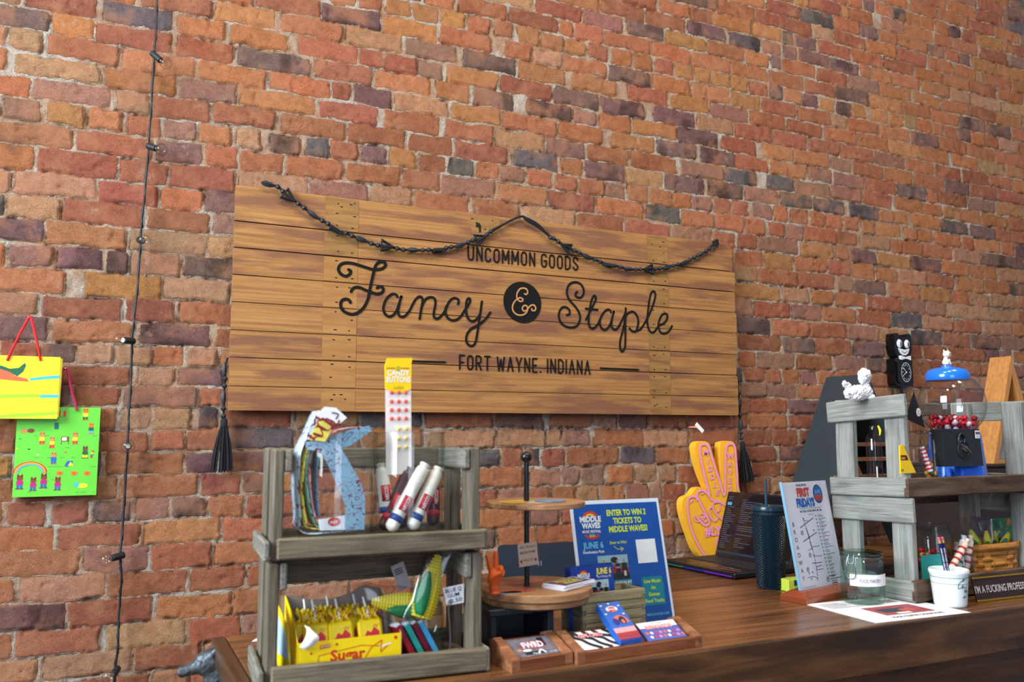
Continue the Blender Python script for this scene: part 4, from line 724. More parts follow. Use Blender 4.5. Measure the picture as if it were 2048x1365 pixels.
# cast-iron dog head on the counter's end
def fur_mesh(name, balls, tubes, m, parent=None, loc=(0, 0, 0), rot=None, vox=.004, disp=0, dsize=.01, **kw):
    q = MB()
    for c, r, sc in balls: q.ball(c, r, m, 16, 10, sc)
    for P, r in tubes: q.tube(P, r, m, 10, smooth=3)
    o = q.build(name, parent, loc, rot=rot, **kw)
    r = o.modifiers.new('remesh', 'REMESH'); r.mode = 'VOXEL'; r.voxel_size = vox; r.use_smooth_shade = True
    s = o.modifiers.new('smooth', 'SMOOTH'); s.iterations = 4; s.factor = .5
    if disp:
        tx = bpy.data.textures.new(name+'_tex', 'CLOUDS'); tx.noise_scale = dsize; tx.noise_depth = 2
        d = o.modifiers.new('disp', 'DISPLACE'); d.texture = tx; d.strength = disp; d.mid_level = .5
    return o
iron = mat('pewter_grey', (82, 90, 96), .45, metal=.55, noise=.35, nscale=90, bump=.5, bscale=160)
p = aty(412, 1334, 1.775); t = thing('dog_head_hook', 'dark grey cast dog head mounted on the left end of the counter', 'dog head', (.2215, 1.775, p.z))
fur_mesh('head', [((-.022, 0, .006), .026, (1, .8, 1)), ((-.030, 0, .010), .020, (1, .8, .9)), ((-.008, 0, -.020), .026, (.9, .8, 1.2))], [([(-.03, 0, .006), (-.055, 0, -.002), (-.078, 0, -.006)], [.017, .012, .0095]), ([(-.02, -.012, .02), (-.010, -.016, .034), (-.004, -.014, .040)], [.008, .005, .002]), ([(-.02, .012, .02), (-.010, .016, .034), (-.004, .014, .040)], [.008, .005, .002])], iron, t, vox=.0025, disp=.004, dsize=.006)
q = MB(); q.tube([(-.02, 0, -.045), (-.045, 0, -.060), (-.05, 0, -.045)], [.006, .005, .003], MATS['pewter_grey'], 8, smooth=4); q.build('hook', t, smooth=50)
q = MB(); q.prism(rr(-.03, .03, -.06, .04, .012), -.004, 0, MATS['pewter_grey']); o = q.build('wall_plate', t, rot=(0, 0, R(-90)))

# ================================================================ wooden crates
crateL = dict(r=wood('crate_wood_brown', (78, 70, 58), (108, 99, 82), (130, 120, 100), axis='X', scale=9, stretch=20, rough=.85, bump=.5, spec=.15, blotch=(70, 62, 52)), p=wood('crate_post_brown', (72, 66, 56), (102, 95, 81), (126, 119, 102), axis='Z', scale=9, stretch=20, rough=.85, bump=.5, spec=.15), s=wood('crate_side_brown', (84, 82, 74), (116, 114, 104), (142, 141, 130), axis='Y', scale=9, stretch=20, rough=.85, bump=.5, spec=.15))
crateR = dict(r=wood('crate_wood_dark', (60, 46, 36), (94, 76, 62), (128, 108, 90), axis='X', scale=6, stretch=7, rough=.8, bump=.6, spec=.2, blotch=(52, 40, 34)), p=wood('crate_post_grey', (106, 108, 102), (142, 146, 140), (164, 167, 158), axis='Z', scale=8, stretch=24, rough=.85, bump=.5, spec=.15, blotch=(104, 108, 108)), s=wood('crate_side_grey', (104, 106, 100), (138, 142, 136), (160, 163, 154), axis='Y', scale=8, stretch=24, rough=.85, bump=.5, spec=.15, blotch=(96, 99, 98)))
def crate(label, loc, rz, w, d, h, M, rail=.034, post=(.0175, .05), rail_in=False, back=.04, sag=0, seed=1, group=None):
    t = thing('wooden_crate', label, 'crate', loc, rz, group); rnd = random.Random(seed); j = lambda a=.0015: rnd.uniform(-a, a)
    pw, pd = post; th = .014
    def part(nm, x0, x1, y0, y1, z0, z1, m, tilt=0, b=.0028):
        q = MB(); cx, cy, cz = (x0+x1)/2, (y0+y1)/2, (z0+z1)/2
        q.rbox(x0-cx, x1-cx, y0-cy, y1-cy, z0-cz, z1-cz, b, m); o = q.build(nm, t, loc=(cx, cy, cz)); o['_'] = 0; del o['_']; o.rotation_euler = (R(tilt) if nm == 'side_rail' else 0, R(tilt) if nm != 'side_rail' else 0, 0); return o
    if rail_in:
        xp = (-.0075, w-.006-pw); rb = ((-.0205, -.0105), (w-.0055, w+.0045)); rt = ((xp[0]+pw+.0005, xp[0]+pw+.0125), (xp[1]-.0125, xp[1]-.0005))
    else:
        xp = (th, w-th-pw); rb = rt = ((0, th-.0005), (w-th+.0005, w))
    for x in xp:
        for y in (.0145, d-.0145-pd): part('post', x, x+pw, y, y+pd, .002, h-.003+j(), M['p'], j(1.2) if not rail_in else 0)
    for (x0, x1), (x2, x3) in zip(rb, rt):
        part('side_rail', x0, x1, .002+j(.002), d+j(.002), 0, rail+j(), M['s'], j(.8)+(sag*.35 if x0 < .1 else 0)); part('side_rail', x2, x3, (.0145 if rail_in else j(.002)), d-.0145 if rail_in else d+j(.002), h-rail*1.2, h-(.004 if rail_in else .001), M['s'], j(1.0)+(sag if x2 < .1 else 0) if not rail_in else 0)
    part('front_rail', -.000, w, 0, .014, .002, rail+.002, M['r'], j(.3)); part('back_rail', th+.001, w-th-.001, d-.014, d, .002, rail, M['r'])
    part('back_rail', th+.001, w-th-.001, d-.014, d, h-back, h-.004, M['r'], 0)
    n = 4; sw = (d-.032)/n
    for k in range(n): part('floor_slat', th+.001, w-th-.001, .0165+k*sw, .0165+(k+1)*sw-.004, .012, .022, M['r'])
    return t
crL = (.247, 1.3785, TOPZ+.0012); RZ = R(-4)
crate('lower of the two stacked grey-brown wooden crates at the left end of the counter', crL, RZ, .356, .185, .200, crateL, rail=.038, seed=3, rail_in=True, back=.062)
crate('upper grey-brown wooden crate at left, holding the clear canisters', (crL[0]+.004, crL[1]+.001, TOPZ+.2025), RZ+R(.6), .350, .183, .178, crateL, rail=.033, seed=5, rail_in=True)
ZL1, ZL2 = TOPZ+.0225, TOPZ+.2025+.0225
crR = (1.742, 1.432, TOPZ+.0015); WR = aty(2040, 900, 1.44).x-1.742
crate('lower of the two stacked weathered crates at the right, behind the mug', crR, R(3), WR+.11, .235, .243, crateR, rail=.05, post=(.02, .055), seed=11, sag=-2)
crate('upper weathered grey crate at the right holding the gumball machine', (1.738, 1.436, TOPZ+.2455), R(3), WR+.11, .235, .246, crateR, rail=.046, post=(.02, .055), seed=13, sag=-4)
ZR1, ZR2 = TOPZ+.0225, TOPZ+.2455+.0225

# ================================================================ goods in the left crates
CLR = glass('clear_acrylic', ior=1.18); CLRT = glass('clear_wrap', (250, 251, 252), ior=1.32, rough=.10)
def card(w, h, t, m): q = MB(); q.box(0, w, 0, t, 0, h, m); return q
def lean(q, name, P, rz=0, le=0, **kw): return q.build(name, loc=P, rot=(-R(le), 0, R(rz)), **kw)
for px, lab in ((675, 'clear acrylic canister holding folded candy strips, left of the pair'), (820, 'clear acrylic canister holding wafer rolls and the candy strip, right of the pair')):
    c = aty(px, 1000, 1.458); r = (aty(755, 1000, 1.458).x-aty(597, 1000, 1.458).x)/2*.93 if px == 675 else (aty(888, 1000, 1.458).x-aty(752, 1000, 1.458).x)/2*.98
    t = thing('acrylic_canister', lab, 'canister', (c.x, c.y+.004, ZL2)); H = aty(px, 866, 1.458).z-ZL2; q = MB()
    q.shell([(0, .001), (r-.003, .001), (r, .004), (r, H-.002), (r-.0008, H), (r-.003, H-.001), (r-.003, .007), (0, .007)], CLR, 48); q.build('cylinder', t, smooth=40)
    q = MB(); q.tube([(r*math.cos(a*math.pi/24), r*math.sin(a*math.pi/24), H) for a in range(48)], .0013, CLR, 6, closed=True); q.build('rim', t, smooth=60)
# folded candy strips
def ribbon(name, P, y0, w, m, stripe, label, print_m):
    b = Vector((P[0][0], y0, P[0][1])); q = MB(); C_ = catmull([(p[0], 0, p[1]) for p in P], 6)
    q.T = Matrix.Translation(-b); vs = []; n = len(C_)
    for i, c in enumerate(C_):
        wob = .002*math.sin(i*.7)
        vs += [(c.x, y0+wob, c.z), (c.x, y0+w+wob, c.z)]
    q.add(vs, [(2*i, 2*i+2, 2*i+3, 2*i+1) for i in range(n-1)], m)
    o = q.build(name, loc=b, smooth=60, label=label, cat='candy', group=None); so = o.modifiers.new('solid', 'SOLIDIFY'); so.thickness = .0012; so.offset = 0
    return o
def stripmat(name, c1, c2, sc=19):
    m = mat(name, c1, .45); nt = m.node_tree; b = nt.nodes['Principled BSDF']; old = b.inputs['Base Color'].links[0].from_socket
    tc = nt.nodes.new('ShaderNodeTexCoord'); n = nt.nodes.new('ShaderNodeTexNoise'); n.inputs['Scale'].default_value = sc; n.inputs['Detail'].default_value = 0; n.inputs['Distortion'].default_value = 2.2
    nt.links.new(tc.outputs['Object'], n.inputs['Vector']); mr = nt.nodes.new('ShaderNodeMath'); mr.operation = 'SUBTRACT'; mr.inputs[1].default_value = .5; nt.links.new(n.outputs[0], mr.inputs[0])
    ab = nt.nodes.new('ShaderNodeMath'); ab.operation = 'ABSOLUTE'; nt.links.new(mr.outputs[0], ab.inputs[0]); lt = nt.nodes.new('ShaderNodeMath'); lt.operation = 'LESS_THAN'; lt.inputs[1].default_value = .028; nt.links.new(ab.outputs[0], lt.inputs[0])
    mx = nt.nodes.new('ShaderNodeMix'); mx.data_type = 'RGBA'; nt.links.new(lt.outputs[0], mx.inputs[0]); nt.links.new(old, mx.inputs[6]); mx.inputs[7].default_value = C8(*c2); nt.links.new(mx.outputs[2], b.inputs['Base Color']); return m
def pz(L, y): return [(aty(a, b, y).x, max(aty(a, b, y).z, ZL2+.009)) for a, b in L]
SB = stripmat('strip_blue', (176, 206, 222), (120, 34, 44)); SY = stripmat('strip_yellow', (236, 220, 96), (150, 40, 40)); SP = stripmat('strip_pink', (226, 176, 186), (140, 30, 50)); SG = stripmat('strip_mint', (120, 196, 180), (110, 40, 50)); SW = stripmat('strip_white', (232, 232, 236), (150, 60, 70)); SBB = stripmat('strip_deep_blue', (122, 168, 196), (90, 20, 40), 52)
Y0 = 1.412
for nm, L, y, w, m, lab in (
    ('candy_strip', [(640, 822), (622, 860), (603, 905), (598, 960), (601, 1030), (606, 1066), (660, 1066), (715, 1060)], Y0, .060, SB, 'pale blue folded candy strip, outermost loop in the left canister'),
    ('candy_strip', [(648, 826), (628, 870), (612, 915), (606, 970), (612, 1040), (622, 1058), (690, 1058)], Y0+.003, .056, SY, 'yellow folded candy strip just inside the pale blue loop'),
    ('candy_strip', [(690, 878), (650, 884), (622, 900), (614, 930), (618, 1000), (632, 1050), (645, 1054)], Y0+.005, .052, SG, 'mint green folded candy strip inside the yellow one'),
    ('candy_strip', [(742, 855), (690, 858), (640, 880), (622, 905), (620, 960), (628, 1020), (640, 1046), (700, 1048), (726, 1040)], Y0+.006, .05, SP, 'pink folded candy strip in the middle of the left canister'),
    ('candy_strip', [(736, 864), (690, 872), (645, 892), (636, 930), (636, 1000), (640, 1036)], Y0+.008, .046, SBB, 'deep blue folded candy strip, innermost fold in the left canister')):
    ribbon(nm, pz(L, y), y, w, m, None, lab, None)
def sheet(name, L, y, m, lab, cat='candy wrapper', yb=0, extra=None):
    P = [aty(a, b, y) for a, b in L]; b = P[0].copy(); b.z = min(p.z for p in P); q = MB(); q.prism([(p.x-b.x, p.z-b.z) for p in P], 0, .0012, m)
    if extra: extra(q, b, y)
    return q.build(name, loc=b, label=lab, cat=cat, rot=(R(-yb), 0, 0))
mar = mat('print_maroon', (126, 30, 40), .5)
def ex(q, b, y):
    for k, (a, c, w) in enumerate((((628, 868), (640, 872), 0), ((636, 852), (650, 860), 0), ((645, 838), (662, 850), 0))):
        p0 = aty(*a, y)-b; p1 = aty(*c, y)-b; q.stroke([(p0.x, p0.z), (p1.x, p1.z)], .004, -.0006, mar, smooth=False)
    p = [aty(u, v, y)-b for u, v in ((652, 838), (668, 846), (662, 858), (674, 852), (678, 842))]; q.stroke([(v.x, v.z) for v in p], .003, -.0008, mar)
    p = [aty(u, v, y)-b for u, v in ((664, 826), (676, 829), (672, 838))]; q.stroke([(v.x, v.z) for v in p], .0022, -.0008, INK)
sheet('candy_wrapper', [(612, 880), (618, 858), (632, 832), (640, 824), (650, 880)], Y0-.004, SB, 'pale blue candy wrapper corner poking out of the left canister')
sheet('candy_wrapper', [(618, 880), (640, 832), (668, 848), (660, 868), (650, 884)], Y0-.006, SY, 'yellow candy wrapper with brown script above the left canister', extra=ex)
sheet('candy_wrapper', [(632, 832), (650, 814), (672, 816), (694, 836), (680, 848), (668, 846), (645, 838)], Y0-.008, PAPER, 'white candy wrapper end, highest in the left canister', extra=ex)
sheet('candy_wrapper', [(612, 884), (672, 880), (696, 920), (722, 966), (731, 1000), (729, 1060), (690, 1060), (690, 1010), (676, 975), (656, 930), (640, 902), (612, 900)], Y0-.003, stripmat('strip_sky', (142, 182, 206), (120, 30, 60), 60), 'sky blue folded candy sheet with red script at the front of the left canister')
def ex2(q, b, y): p = aty(668, 1044, y)-b; q.disc(p.x, p.z, .0105, .0075, -.0006, mat('print_red', (200, 50, 40), .5), 18); q.text('HOT', p.x, p.z-.003, .006, -.0008, WHITE, 'c', bold=.03)
sheet('candy_wrapper', [(636, 1040), (700, 1030), (716, 1040), (706, 1060), (640, 1062)], Y0-.001, PAPER, 'white folded candy packet with a red seal low in the left canister', extra=ex2)
sheet('candy_wrapper', [(640, 884), (700, 860), (738, 852), (744, 862), (700, 892), (664, 904)], Y0+.002, SBB, 'dark blue and red candy fold sticking out over the left canister rim')
# wafer rolls standing in the right canister
rollw = mat('wafer_wrap', (232, 226, 214), .35, noise=.08, nscale=80); rollb = mat('cocoa_wrap', (74, 44, 44), .35, noise=.2, nscale=90); lab_r = mat('label_red', (190, 26, 48), .4); lab_b = mat('label_blue', (30, 62, 130), .4)
def roll(A, B, y0, y1, m, lab, txt='NECCO'):
    a = aty(*A, y0); b = aty(*B, y1); a.z = max(a.z, ZL2+.016); d = b-a; L_ = d.length; r = .0118
    t = thing('wafer_roll', lab, 'candy roll', a, rot=d.to_track_quat('Z', 'Y').to_euler(), group='candy rolls in the right canister')
    # local z along the roll; text lies on the side facing the camera
    loc = t.rotation_euler.to_matrix().inverted() @ Vector((0, -1, 0)); ang = math.atan2(loc.y, loc.x)
    q = MB(); q.lathe([(0, -.006), (.007, -.004), (r*.93, 0), (r, .003), (r, L_-.006), (r*.9, L_), (r*.7, L_+.002), (r*.85, L_+.009), (r*.35, L_+.010), (0, L_+.004)], m, 20); q.build('wrapper', t, smooth=45)
    q = MB(); q.shell([(r+.0003, .012), (r+.0003, .023)], lab_b if m is rollw else lab_r, 20)
    q.build('band', t, smooth=60, solid=.0004)
    q = MB(); n = 8; a0 = ang-.75; a1 = ang+.75; vs = []
    for i in range(n+1):
        aa = a0+(a1-a0)*i/n
        for z in (.032, .060): vs.append(((r+.0005)*math.cos(aa), (r+.0005)*math.sin(aa), z))
    q.add(vs, [(2*i, 2*i+2, 2*i+3, 2*i+1) for i in range(n)], lab_r); lb = q.build('label', t, smooth=60, solid=.0003)
    q = MB(); vs, fs = glyphs(txt, .0085, .02); w_ = max(v[0] for v in vs); h_ = .0062
    q.add([((r+.0012)*math.cos(ang+(v[1]-h_/2)/r*-1), (r+.0012)*math.sin(ang+(v[1]-h_/2)/r*-1), .046+(v[0]-w_/2)*(.024/w_)) for v in vs], fs, WHITE); q.build('lettering', lb)
    return t
roll((782, 1068), (846, 938), 1.425, 1.44, rollw, 'white wafer roll with blue band, longest and leaning at the front of the right canister')
roll((824, 1070), (874, 946), 1.43, 1.445, rollw, 'white wafer roll with blue band at the right side of the right canister')
roll((768, 1062), (816, 946), 1.445, 1.455, rollb, 'brown cocoa wafer roll behind the longest white roll')
roll((800, 1060), (838, 952), 1.46, 1.47, rollb, 'brown cocoa wafer roll between the two white ones, mostly hidden')
roll((775, 1040), (764, 938), 1.452, 1.462, rollw, 'pale wafer roll with red band, leftmost and upright in the right canister')
roll((866, 1064), (868, 985), 1.475, 1.48, rollb, 'short brown wafer roll against the right wall of the right canister')
# candy buttons strip
def buttons():
    y = 1.45; a = aty(797, 950, y); b = aty(797, 719, y); w = (aty(821, 800, y).x-aty(770, 800, y).x); H = b.z-a.z
    t = thing('candy_button_strip', 'tall white candy button strip with yellow header standing in the right canister', 'candy', (aty(772, 950, y).x, y, a.z), rot=(0, R(-1.2), 0))
    q = card(w, H-.03, .0008, mat('candy_paper', (232, 228, 224), .6)); q.build('paper_strip', t)
    yel = mat('header_yellow', (246, 208, 20), .3); q = MB(); q.prism([(0, H-.054), (w*.3, H-.060), (w*.7, H-.060), (w, H-.054), (w+.001, H-.008), (w+.003, H+.002), (.004, H+.001), (-.001, H-.012)], -.0012, .0022, yel)
    yl = -.0016; og = mat('header_brown', (150, 96, 20), .5)
    q.text('CANDY', w/2, H-.030, .0145, yl, WHITE, 'c', bold=.03, fit=w*.88); q.text('BUTTONS', w/2, H-.042, .0145, yl, WHITE, 'c', bold=.03, fit=w*.95); q.text('CLASSIC', w/2, H-.054, .0070, yl, og, 'c', fit=w*.4); q.text('BAKERY', w*.22, H-.0185, .0045, yl, og, 'c', bold=.02, fit=w*.35); q.text('WAFERS', w*.76, H-.0185, .0045, yl, og, 'c', bold=.02, fit=w*.35)
    q.rect(w*.42, w*.56, H-.022, H-.013, yl, mat('header_olive', (176, 176, 30), .4)); q.build('header', t)
    pinkb = mat('candy_coral', (236, 88, 72), .5); yb = mat('candy_yellow', (232, 210, 90), .5); q = MB(); q.ball((0, 0, 0), .0038, pinkb, 10, 6, (1, .6, 1)); p1 = q.build('candy_button', t, smooth=90); q = MB(); q.ball((0, 0, 0), .0038, yb, 10, 6, (1, .6, 1)); p2 = q.build('candy_button', t, smooth=90, label='yellow candy button')
    zr = [(aty(797, v, y).z-a.z) for v in (786, 804, 821, 838, 859, 878, 896)]
    for i, z in enumerate(zr):
        for k in range(3):
            pr = p1 if i < 4 else p2
            if i > 3 and k < 1: continue
            o = pr if (i in (0, 4) and k == (0 if i == 0 else 1)) else pr.copy()
            if o is not pr: COL.objects.link(o); o.parent = t
            o.location = (w*(.22+.28*k), -.0012, z)
buttons()
# ---- lower crate: candy box
def candy_box():
    yb = mat('box_yellow', (244, 214, 14), .4); inn = mat('box_inside', (142, 128, 116), .75); tx = mat('box_red', (206, 52, 24), .5); pw = mat('box_pink', (236, 150, 120), .5)
    y0, y1 = 1.402, 1.500; A = aty(597, 1290, y0); Bq = aty(803, 1264, y0); z0 = ZL1
    t = thing('candy_box', 'torn-open yellow candy box with red print in the lower left crate', 'candy box', (A.x, y0, z0)); w = Bq.x-A.x; hf = (A.z+Bq.z)/2-z0
    q = MB(); q.box(0, w, 0, .0012, 0, hf, yb); y = -.0004
    q.text('Sugar', w*.30, hf*.30, .0235, y, tx, 'l', bold=.03, fit=w*.34); q.text('Daddy', w*.32, hf*.02, .018, y, tx, 'l', bold=.03, fit=w*.36)
    q.stroke([(w*.18, .003), (w*.19, hf*.52), (w*.60, hf*.72), (w*.80, hf*.62)], .0011, y, tx, smooth=False); q.stroke([(w*.64, hf*.3), (w*.70, hf*.62), (w*.80, hf*.82), (w*.79, hf*.42), (w*.86, hf*.62)], .0014, y, tx, smooth=False)
    q.flat([(w*.20, hf*.74), (w*.30, hf*.78), (w*.30, hf*.87), (w*.20, hf*.85)], y, tx); q.flat([(w*.205, hf*.785), (w*.30, hf*.82), (w*.30, hf*.84), (w*.205, hf*.81)], y-.0002, WHITE); q.flat([(w*.78, hf*.56), (w*.90, hf*.66), (w*.90, hf*.71), (w*.78, hf*.62)], y, WHITE)
    for cx, cz, r in ((.36, .84, .0022), (.94, .86, .003), (.12, .62, .002), (.10, .12, .003)): q.disc(w*cx, hf*cz, r, r, y, tx, 8)
    q.build('front_panel', t)
    q = MB(); rnd = random.Random(4); hb = aty(680, 1182, y1).z-z0; P = [(-.012, 0), (w*.94, 0), (w*.94, hb), (w*.80, hb+.006), (w*.72, hb+.005), (w*.66, hb-.004), (w*.52, hb-.010), (w*.40, hb-.013), (w*.24, hb-.011), (w*.10, hb-.004), (w*.05, hb-.002), (-.012, hb)]
    q.prism(P, .0968, .098, inn, inn); q.build('back_panel', t, label='torn grey cardboard back of the box')
    q = MB(); q.add([(w, 0, 0), (w*.94, .097, 0), (w*.94, .097, hb), (w, 0, hf)], [(0, 1, 2, 3)], inn); q.build('side_panel', t, solid=.0012)
    q = MB(); q.add([(-.001, 0, 0), (-.004, .097, 0), (-.004, .097, hb), (-.002, .03, hf+.032), (-.001, 0, hf-.002)], [(4, 3, 2, 1, 0)], yb); o = q.build('side_panel', t, solid=.0012)
    q = MB(); q.add([(-.010, .006, .0), (-.020, .066, .0), (-.022, .086, hb*.98), (-.012, .026, hf+.020)], [(0, 1, 2, 3)], yb); q.add([(-.0115, .014, .02), (-.0205, .061, .02), (-.022, .076, hb*.8), (-.0135, .031, hf+.005)], [(0, 1, 2, 3)], mat('box_label_blue', (176, 206, 226), .5)); q.build('side_flap', t, solid=.001)
    q = MB(); q.box(-.002, w, .001, .096, 0, .0012, inn); q.build('bottom_panel', t)
    q = MB(); P = []; n = 10
    for i in range(n+1):
        a = i/n; P.append((.004+.012*math.sin(a*2.6), -.003-.006*math.sin(a*3.1), hf-.006+.034*a)); 
    vs = []; 
    for i, p in enumerate(P): ww = .012*math.sin(min(1, (i+1)/n*1.05)*math.pi*.92)+.003; vs += [(p[0]-ww*.4, p[1]+.003, p[2]), (p[0]+ww, p[1]-.002, p[2]-.004)]
    q.add(vs, [(2*i, 2*i+2, 2*i+3, 2*i+1) for i in range(n)], WHITE); q.build('torn_flap', t, smooth=80, solid=.001, label='curled white torn flap')
    return t, w
tb, wb = candy_box()
def lolly(label):
    t = thing('wrapped_lollipop', label, 'lollipop', group='wrapped candies in the yellow box'); ye = mat('wrap_yellow', (236, 206, 20), .28); rd = mat('wrap_red', (200, 30, 44), .4)
    q = MB(); q.rbox(-.021, .021, -.006, .006, 0, .062, .004, ye); y = -.0065
    rnd = random.Random(3)
    q.flat([(-.012, .034), (-.006, .044), (.000, .040), (.006, .048), (.014, .040), (.013, .030), (0, .034), (-.008, .028)], y, rd); q.flat([(-.018, .030), (-.012, .036), (-.008, .028)], y, rd); q.stroke([(.004, .048), (.008, .052), (.010, .046)], .0008, y, rd); q.stroke([(.010, .048), (.014, .052)], .0008, y, rd, smooth=False)
    q.build('wrapper', t, bevel=.001)
    q = MB(); vs = []; n = 16
    for i in range(n+1):
        x = -.024+.048*i/n; f = .003*math.sin(i*1.9); vs += [(x*.75, f*.6, .060), (x*.5, .0, .069), (x*1.08, f*1.5, .082+.004*math.sin(i*2.3+1))]
    F = []
    for i in range(n): F += [(3*i, 3*i+3, 3*i+4, 3*i+1), (3*i+1, 3*i+4, 3*i+5, 3*i+2)]
    q.add(vs, F, ye)
    for k in range(26): x = rnd.uniform(-.020, .020); z = rnd.uniform(.062, .082); q.disc(x, z, .0014, .0014, -.0055 if z < .07 else -.0062, rd, 6)
    q.build('wrapper_twist', t, smooth=60, solid=.0008)
    q = MB(); q.tube([(0, 0, .066), (-.005, .002, .100)], .0019, WHITE, 8); q.build('stick', t, smooth=50); return t
l0 = lolly('yellow wrapped lollipop, rightmost and brightest in the candy box')
spots = [(748, 1262, 1.418, 9, l0['label']), (688, 1270, 1.420, 6, 'yellow wrapped lollipop second from the right in the candy box'), (636, 1280, 1.424, 2, 'yellow wrapped lollipop in shade, second from the left in the candy box'), (610, 1268, 1.452, -6, 'yellow wrapped lollipop deep in the box\'s left corner'), (722, 1240, 1.462, 4, 'yellow wrapped lollipop standing behind the two bright ones'), (660, 1250, 1.465, -3, 'yellow wrapped lollipop in the back row of the candy box')]
for i, (a, b_, y, tilt, lab) in enumerate(spots):
    o = l0 if i == 0 else copy_tree(l0, None, lab); p = aty(a, b_, y); o.location = (p.x, y, ZL1+.005 if y > 1.44 else ZL1+.008); o.rotation_euler = (R(-16), R(-tilt*.6), R(-4))
# ---- corn gum packs
def corn_pack(label, group):
    t = thing('corn_gum_pack', label, 'gum pack', group=group); ky = mat('corn_yellow', (222, 204, 40), .35); hg = mat('husk_green', (20, 122, 70), .4)
    q = MB(); rows, cols = 20, 14; L_ = .088; vs = []; fs = []; N = 56; M_ = 80
    for i in range(M_+1):
        u = i/M_; r = .0165*math.sin(math.pi*(.12+.86*u)**.75)**.7*(1-.15*u) if 0 < u < 1 else .001
        for k in range(N):
            a = 2*math.pi*k/N; bu = .0030*(abs(math.sin(a*cols/2))*abs(math.sin(u*math.pi*rows)))**.5
            vs.append(((r+bu)*math.cos(a), (r+bu)*math.sin(a)*.55, L_*u))
    for i in range(M_):
        for k in range(N): w_ = (k+1) % N; fs.append((i*N+k, i*N+w_, (i+1)*N+w_, (i+1)*N+k))
    q.add(vs, fs, ky); q.build('corn_cob', t, smooth=70)
    q = MB(); vs = []; n = 10
    for s_ in (0,):
        for i in range(n+1):
            u = i/n; ww = .0135*math.sin(math.pi*(.15+.8*u)); cx = -.006-.004*u
            for k in range(5): f = (k-2)/2; vs.append((cx+ww*f, -.0115+.006*f*f, .004+.058*u))
    q.add(vs, [(5*i+k, 5*i+5+k, 5*i+6+k, 5*i+1+k) for i in range(n) for k in range(4)], hg); q.build('husk', t, smooth=60, solid=.0012)
    q = MB(); vs = []; fs = []
    for i in range(9):
        u = i/8; th = .013*math.sin(math.pi*min(1, max(.03, u)))**.6+.0006
        for k in range(12): a = 2*math.pi*k/12; vs.append(((.026+.002*math.sin(i*2.1))*math.copysign(abs(math.cos(a))**.5, math.cos(a)), (th+.0012*math.sin(k*3+i))*math.sin(a), -.012+.128*u))
    for i in range(8):
        for k in range(12): w_ = (k+1) % 12; fs.append((i*12+k, i*12+w_, (i+1)*12+w_, (i+1)*12+k))
    q.add(vs, fs, CLRT); q.build('plastic_bag', t, smooth=50)
    return t
cp = corn_pack('corn-shaped gum in clear plastic, upright in front of the jar in the lower left crate', 'corn gum packs in the left crate')
cp.location = aty(842, 1238, 1.412); cp.rotation_euler = (R(-6), R(19), 0); cp.scale = (1.25,)*3
o = copy_tree(cp, None, 'corn-shaped gum in clear plastic lying sideways at the left of the jar'); o.location = aty(852, 1212, 1.428); o.rotation_euler = (R(-5), R(-82), R(0)); o.scale = (1.1,)*3
o = copy_tree(cp, None, 'corn-shaped gum turned away, showing its printed label, behind the other two'); o.location = aty(838, 1230, 1.470); o.rotation_euler = (R(-4), R(-18), R(176)); o.scale = (.9,)*3
q = card(.024, .046, .0006, mat('label_grey', (150, 146, 150), .6))
for k in range(3): q.rect(.003, .018, .036-.004*k, .038-.004*k, -.0003, INK)
q.build('ingredient_label', loc=aty(798, 1184, 1.446), rot=(0, R(-20), 0), label='grey ingredient sticker on the back of the turned corn gum pack', cat='label')
jg = glass('jar_glass', (238, 244, 242), ior=1.3)
def jar(name, label, loc, r, H, m=jg, group=None, neck=.8, lid=True, cat='jar'):
    t = thing(name, label, cat, loc, group=group); q = MB(); q.shell([(0, .001), (r*.9, .001), (r, .006), (r, H*.78), (r*.96, H*.84), (r*neck, H*.9), (r*neck, H-.002), (r*neck-.002, H), (r*neck-.003, H*.9), (r-.003, H*.78), (r-.003, .008), (0, .006)], m, 36); q.build('glass_body', t, smooth=50)
    if lid: q = MB(); q.lathe([(r*neck+.002, H*.89), (r*neck+.003, H*.90), (r*neck+.003, H*.925), (r*neck+.002, H*.93)], m, 30); q.build('neck_ring', t, smooth=50)
    return t
jp = aty(852, 1250, 1.452); jar('glass_jar', 'small clear glass jar with corn gum leaning on it in the lower left crate', (jp.x, 1.456, ZL1), .034, .088, lid=True)
# gum boxes leaning against the jar
gc = [('dark red', (140, 20, 34), 815), ('teal', (40, 150, 140), 832), ('maroon', (110, 18, 40), 846), ('sky blue', (70, 160, 210), 860)]
for i, (nm, c, pxx) in enumerate(gc):
    t = thing('gum_packet', nm+' gum packet leaning in the row beside the candy box', 'gum packet', (aty(pxx+10, 1310, 1.404+.003*i).x, 1.404+.003*i, ZL1+.001), rot=(R(-8), R(-27), R(8)), group='gum packets leaning in the lower left crate')
    q = MB(); q.rbox(0, .010, 0, .036, 0, .060, .001, mat('gum_'+nm.replace(' ', '_'), c, .3, noise=.15, nscale=120)); q.build('box', t); q = MB(); q.rbox(.0005, .0095, .001, .035, .0601, .0632, .0005, mat('gum_flap', (220, 170, 40) if i == 1 else (190, 205, 215), .4)); q.build('end_flap', t)
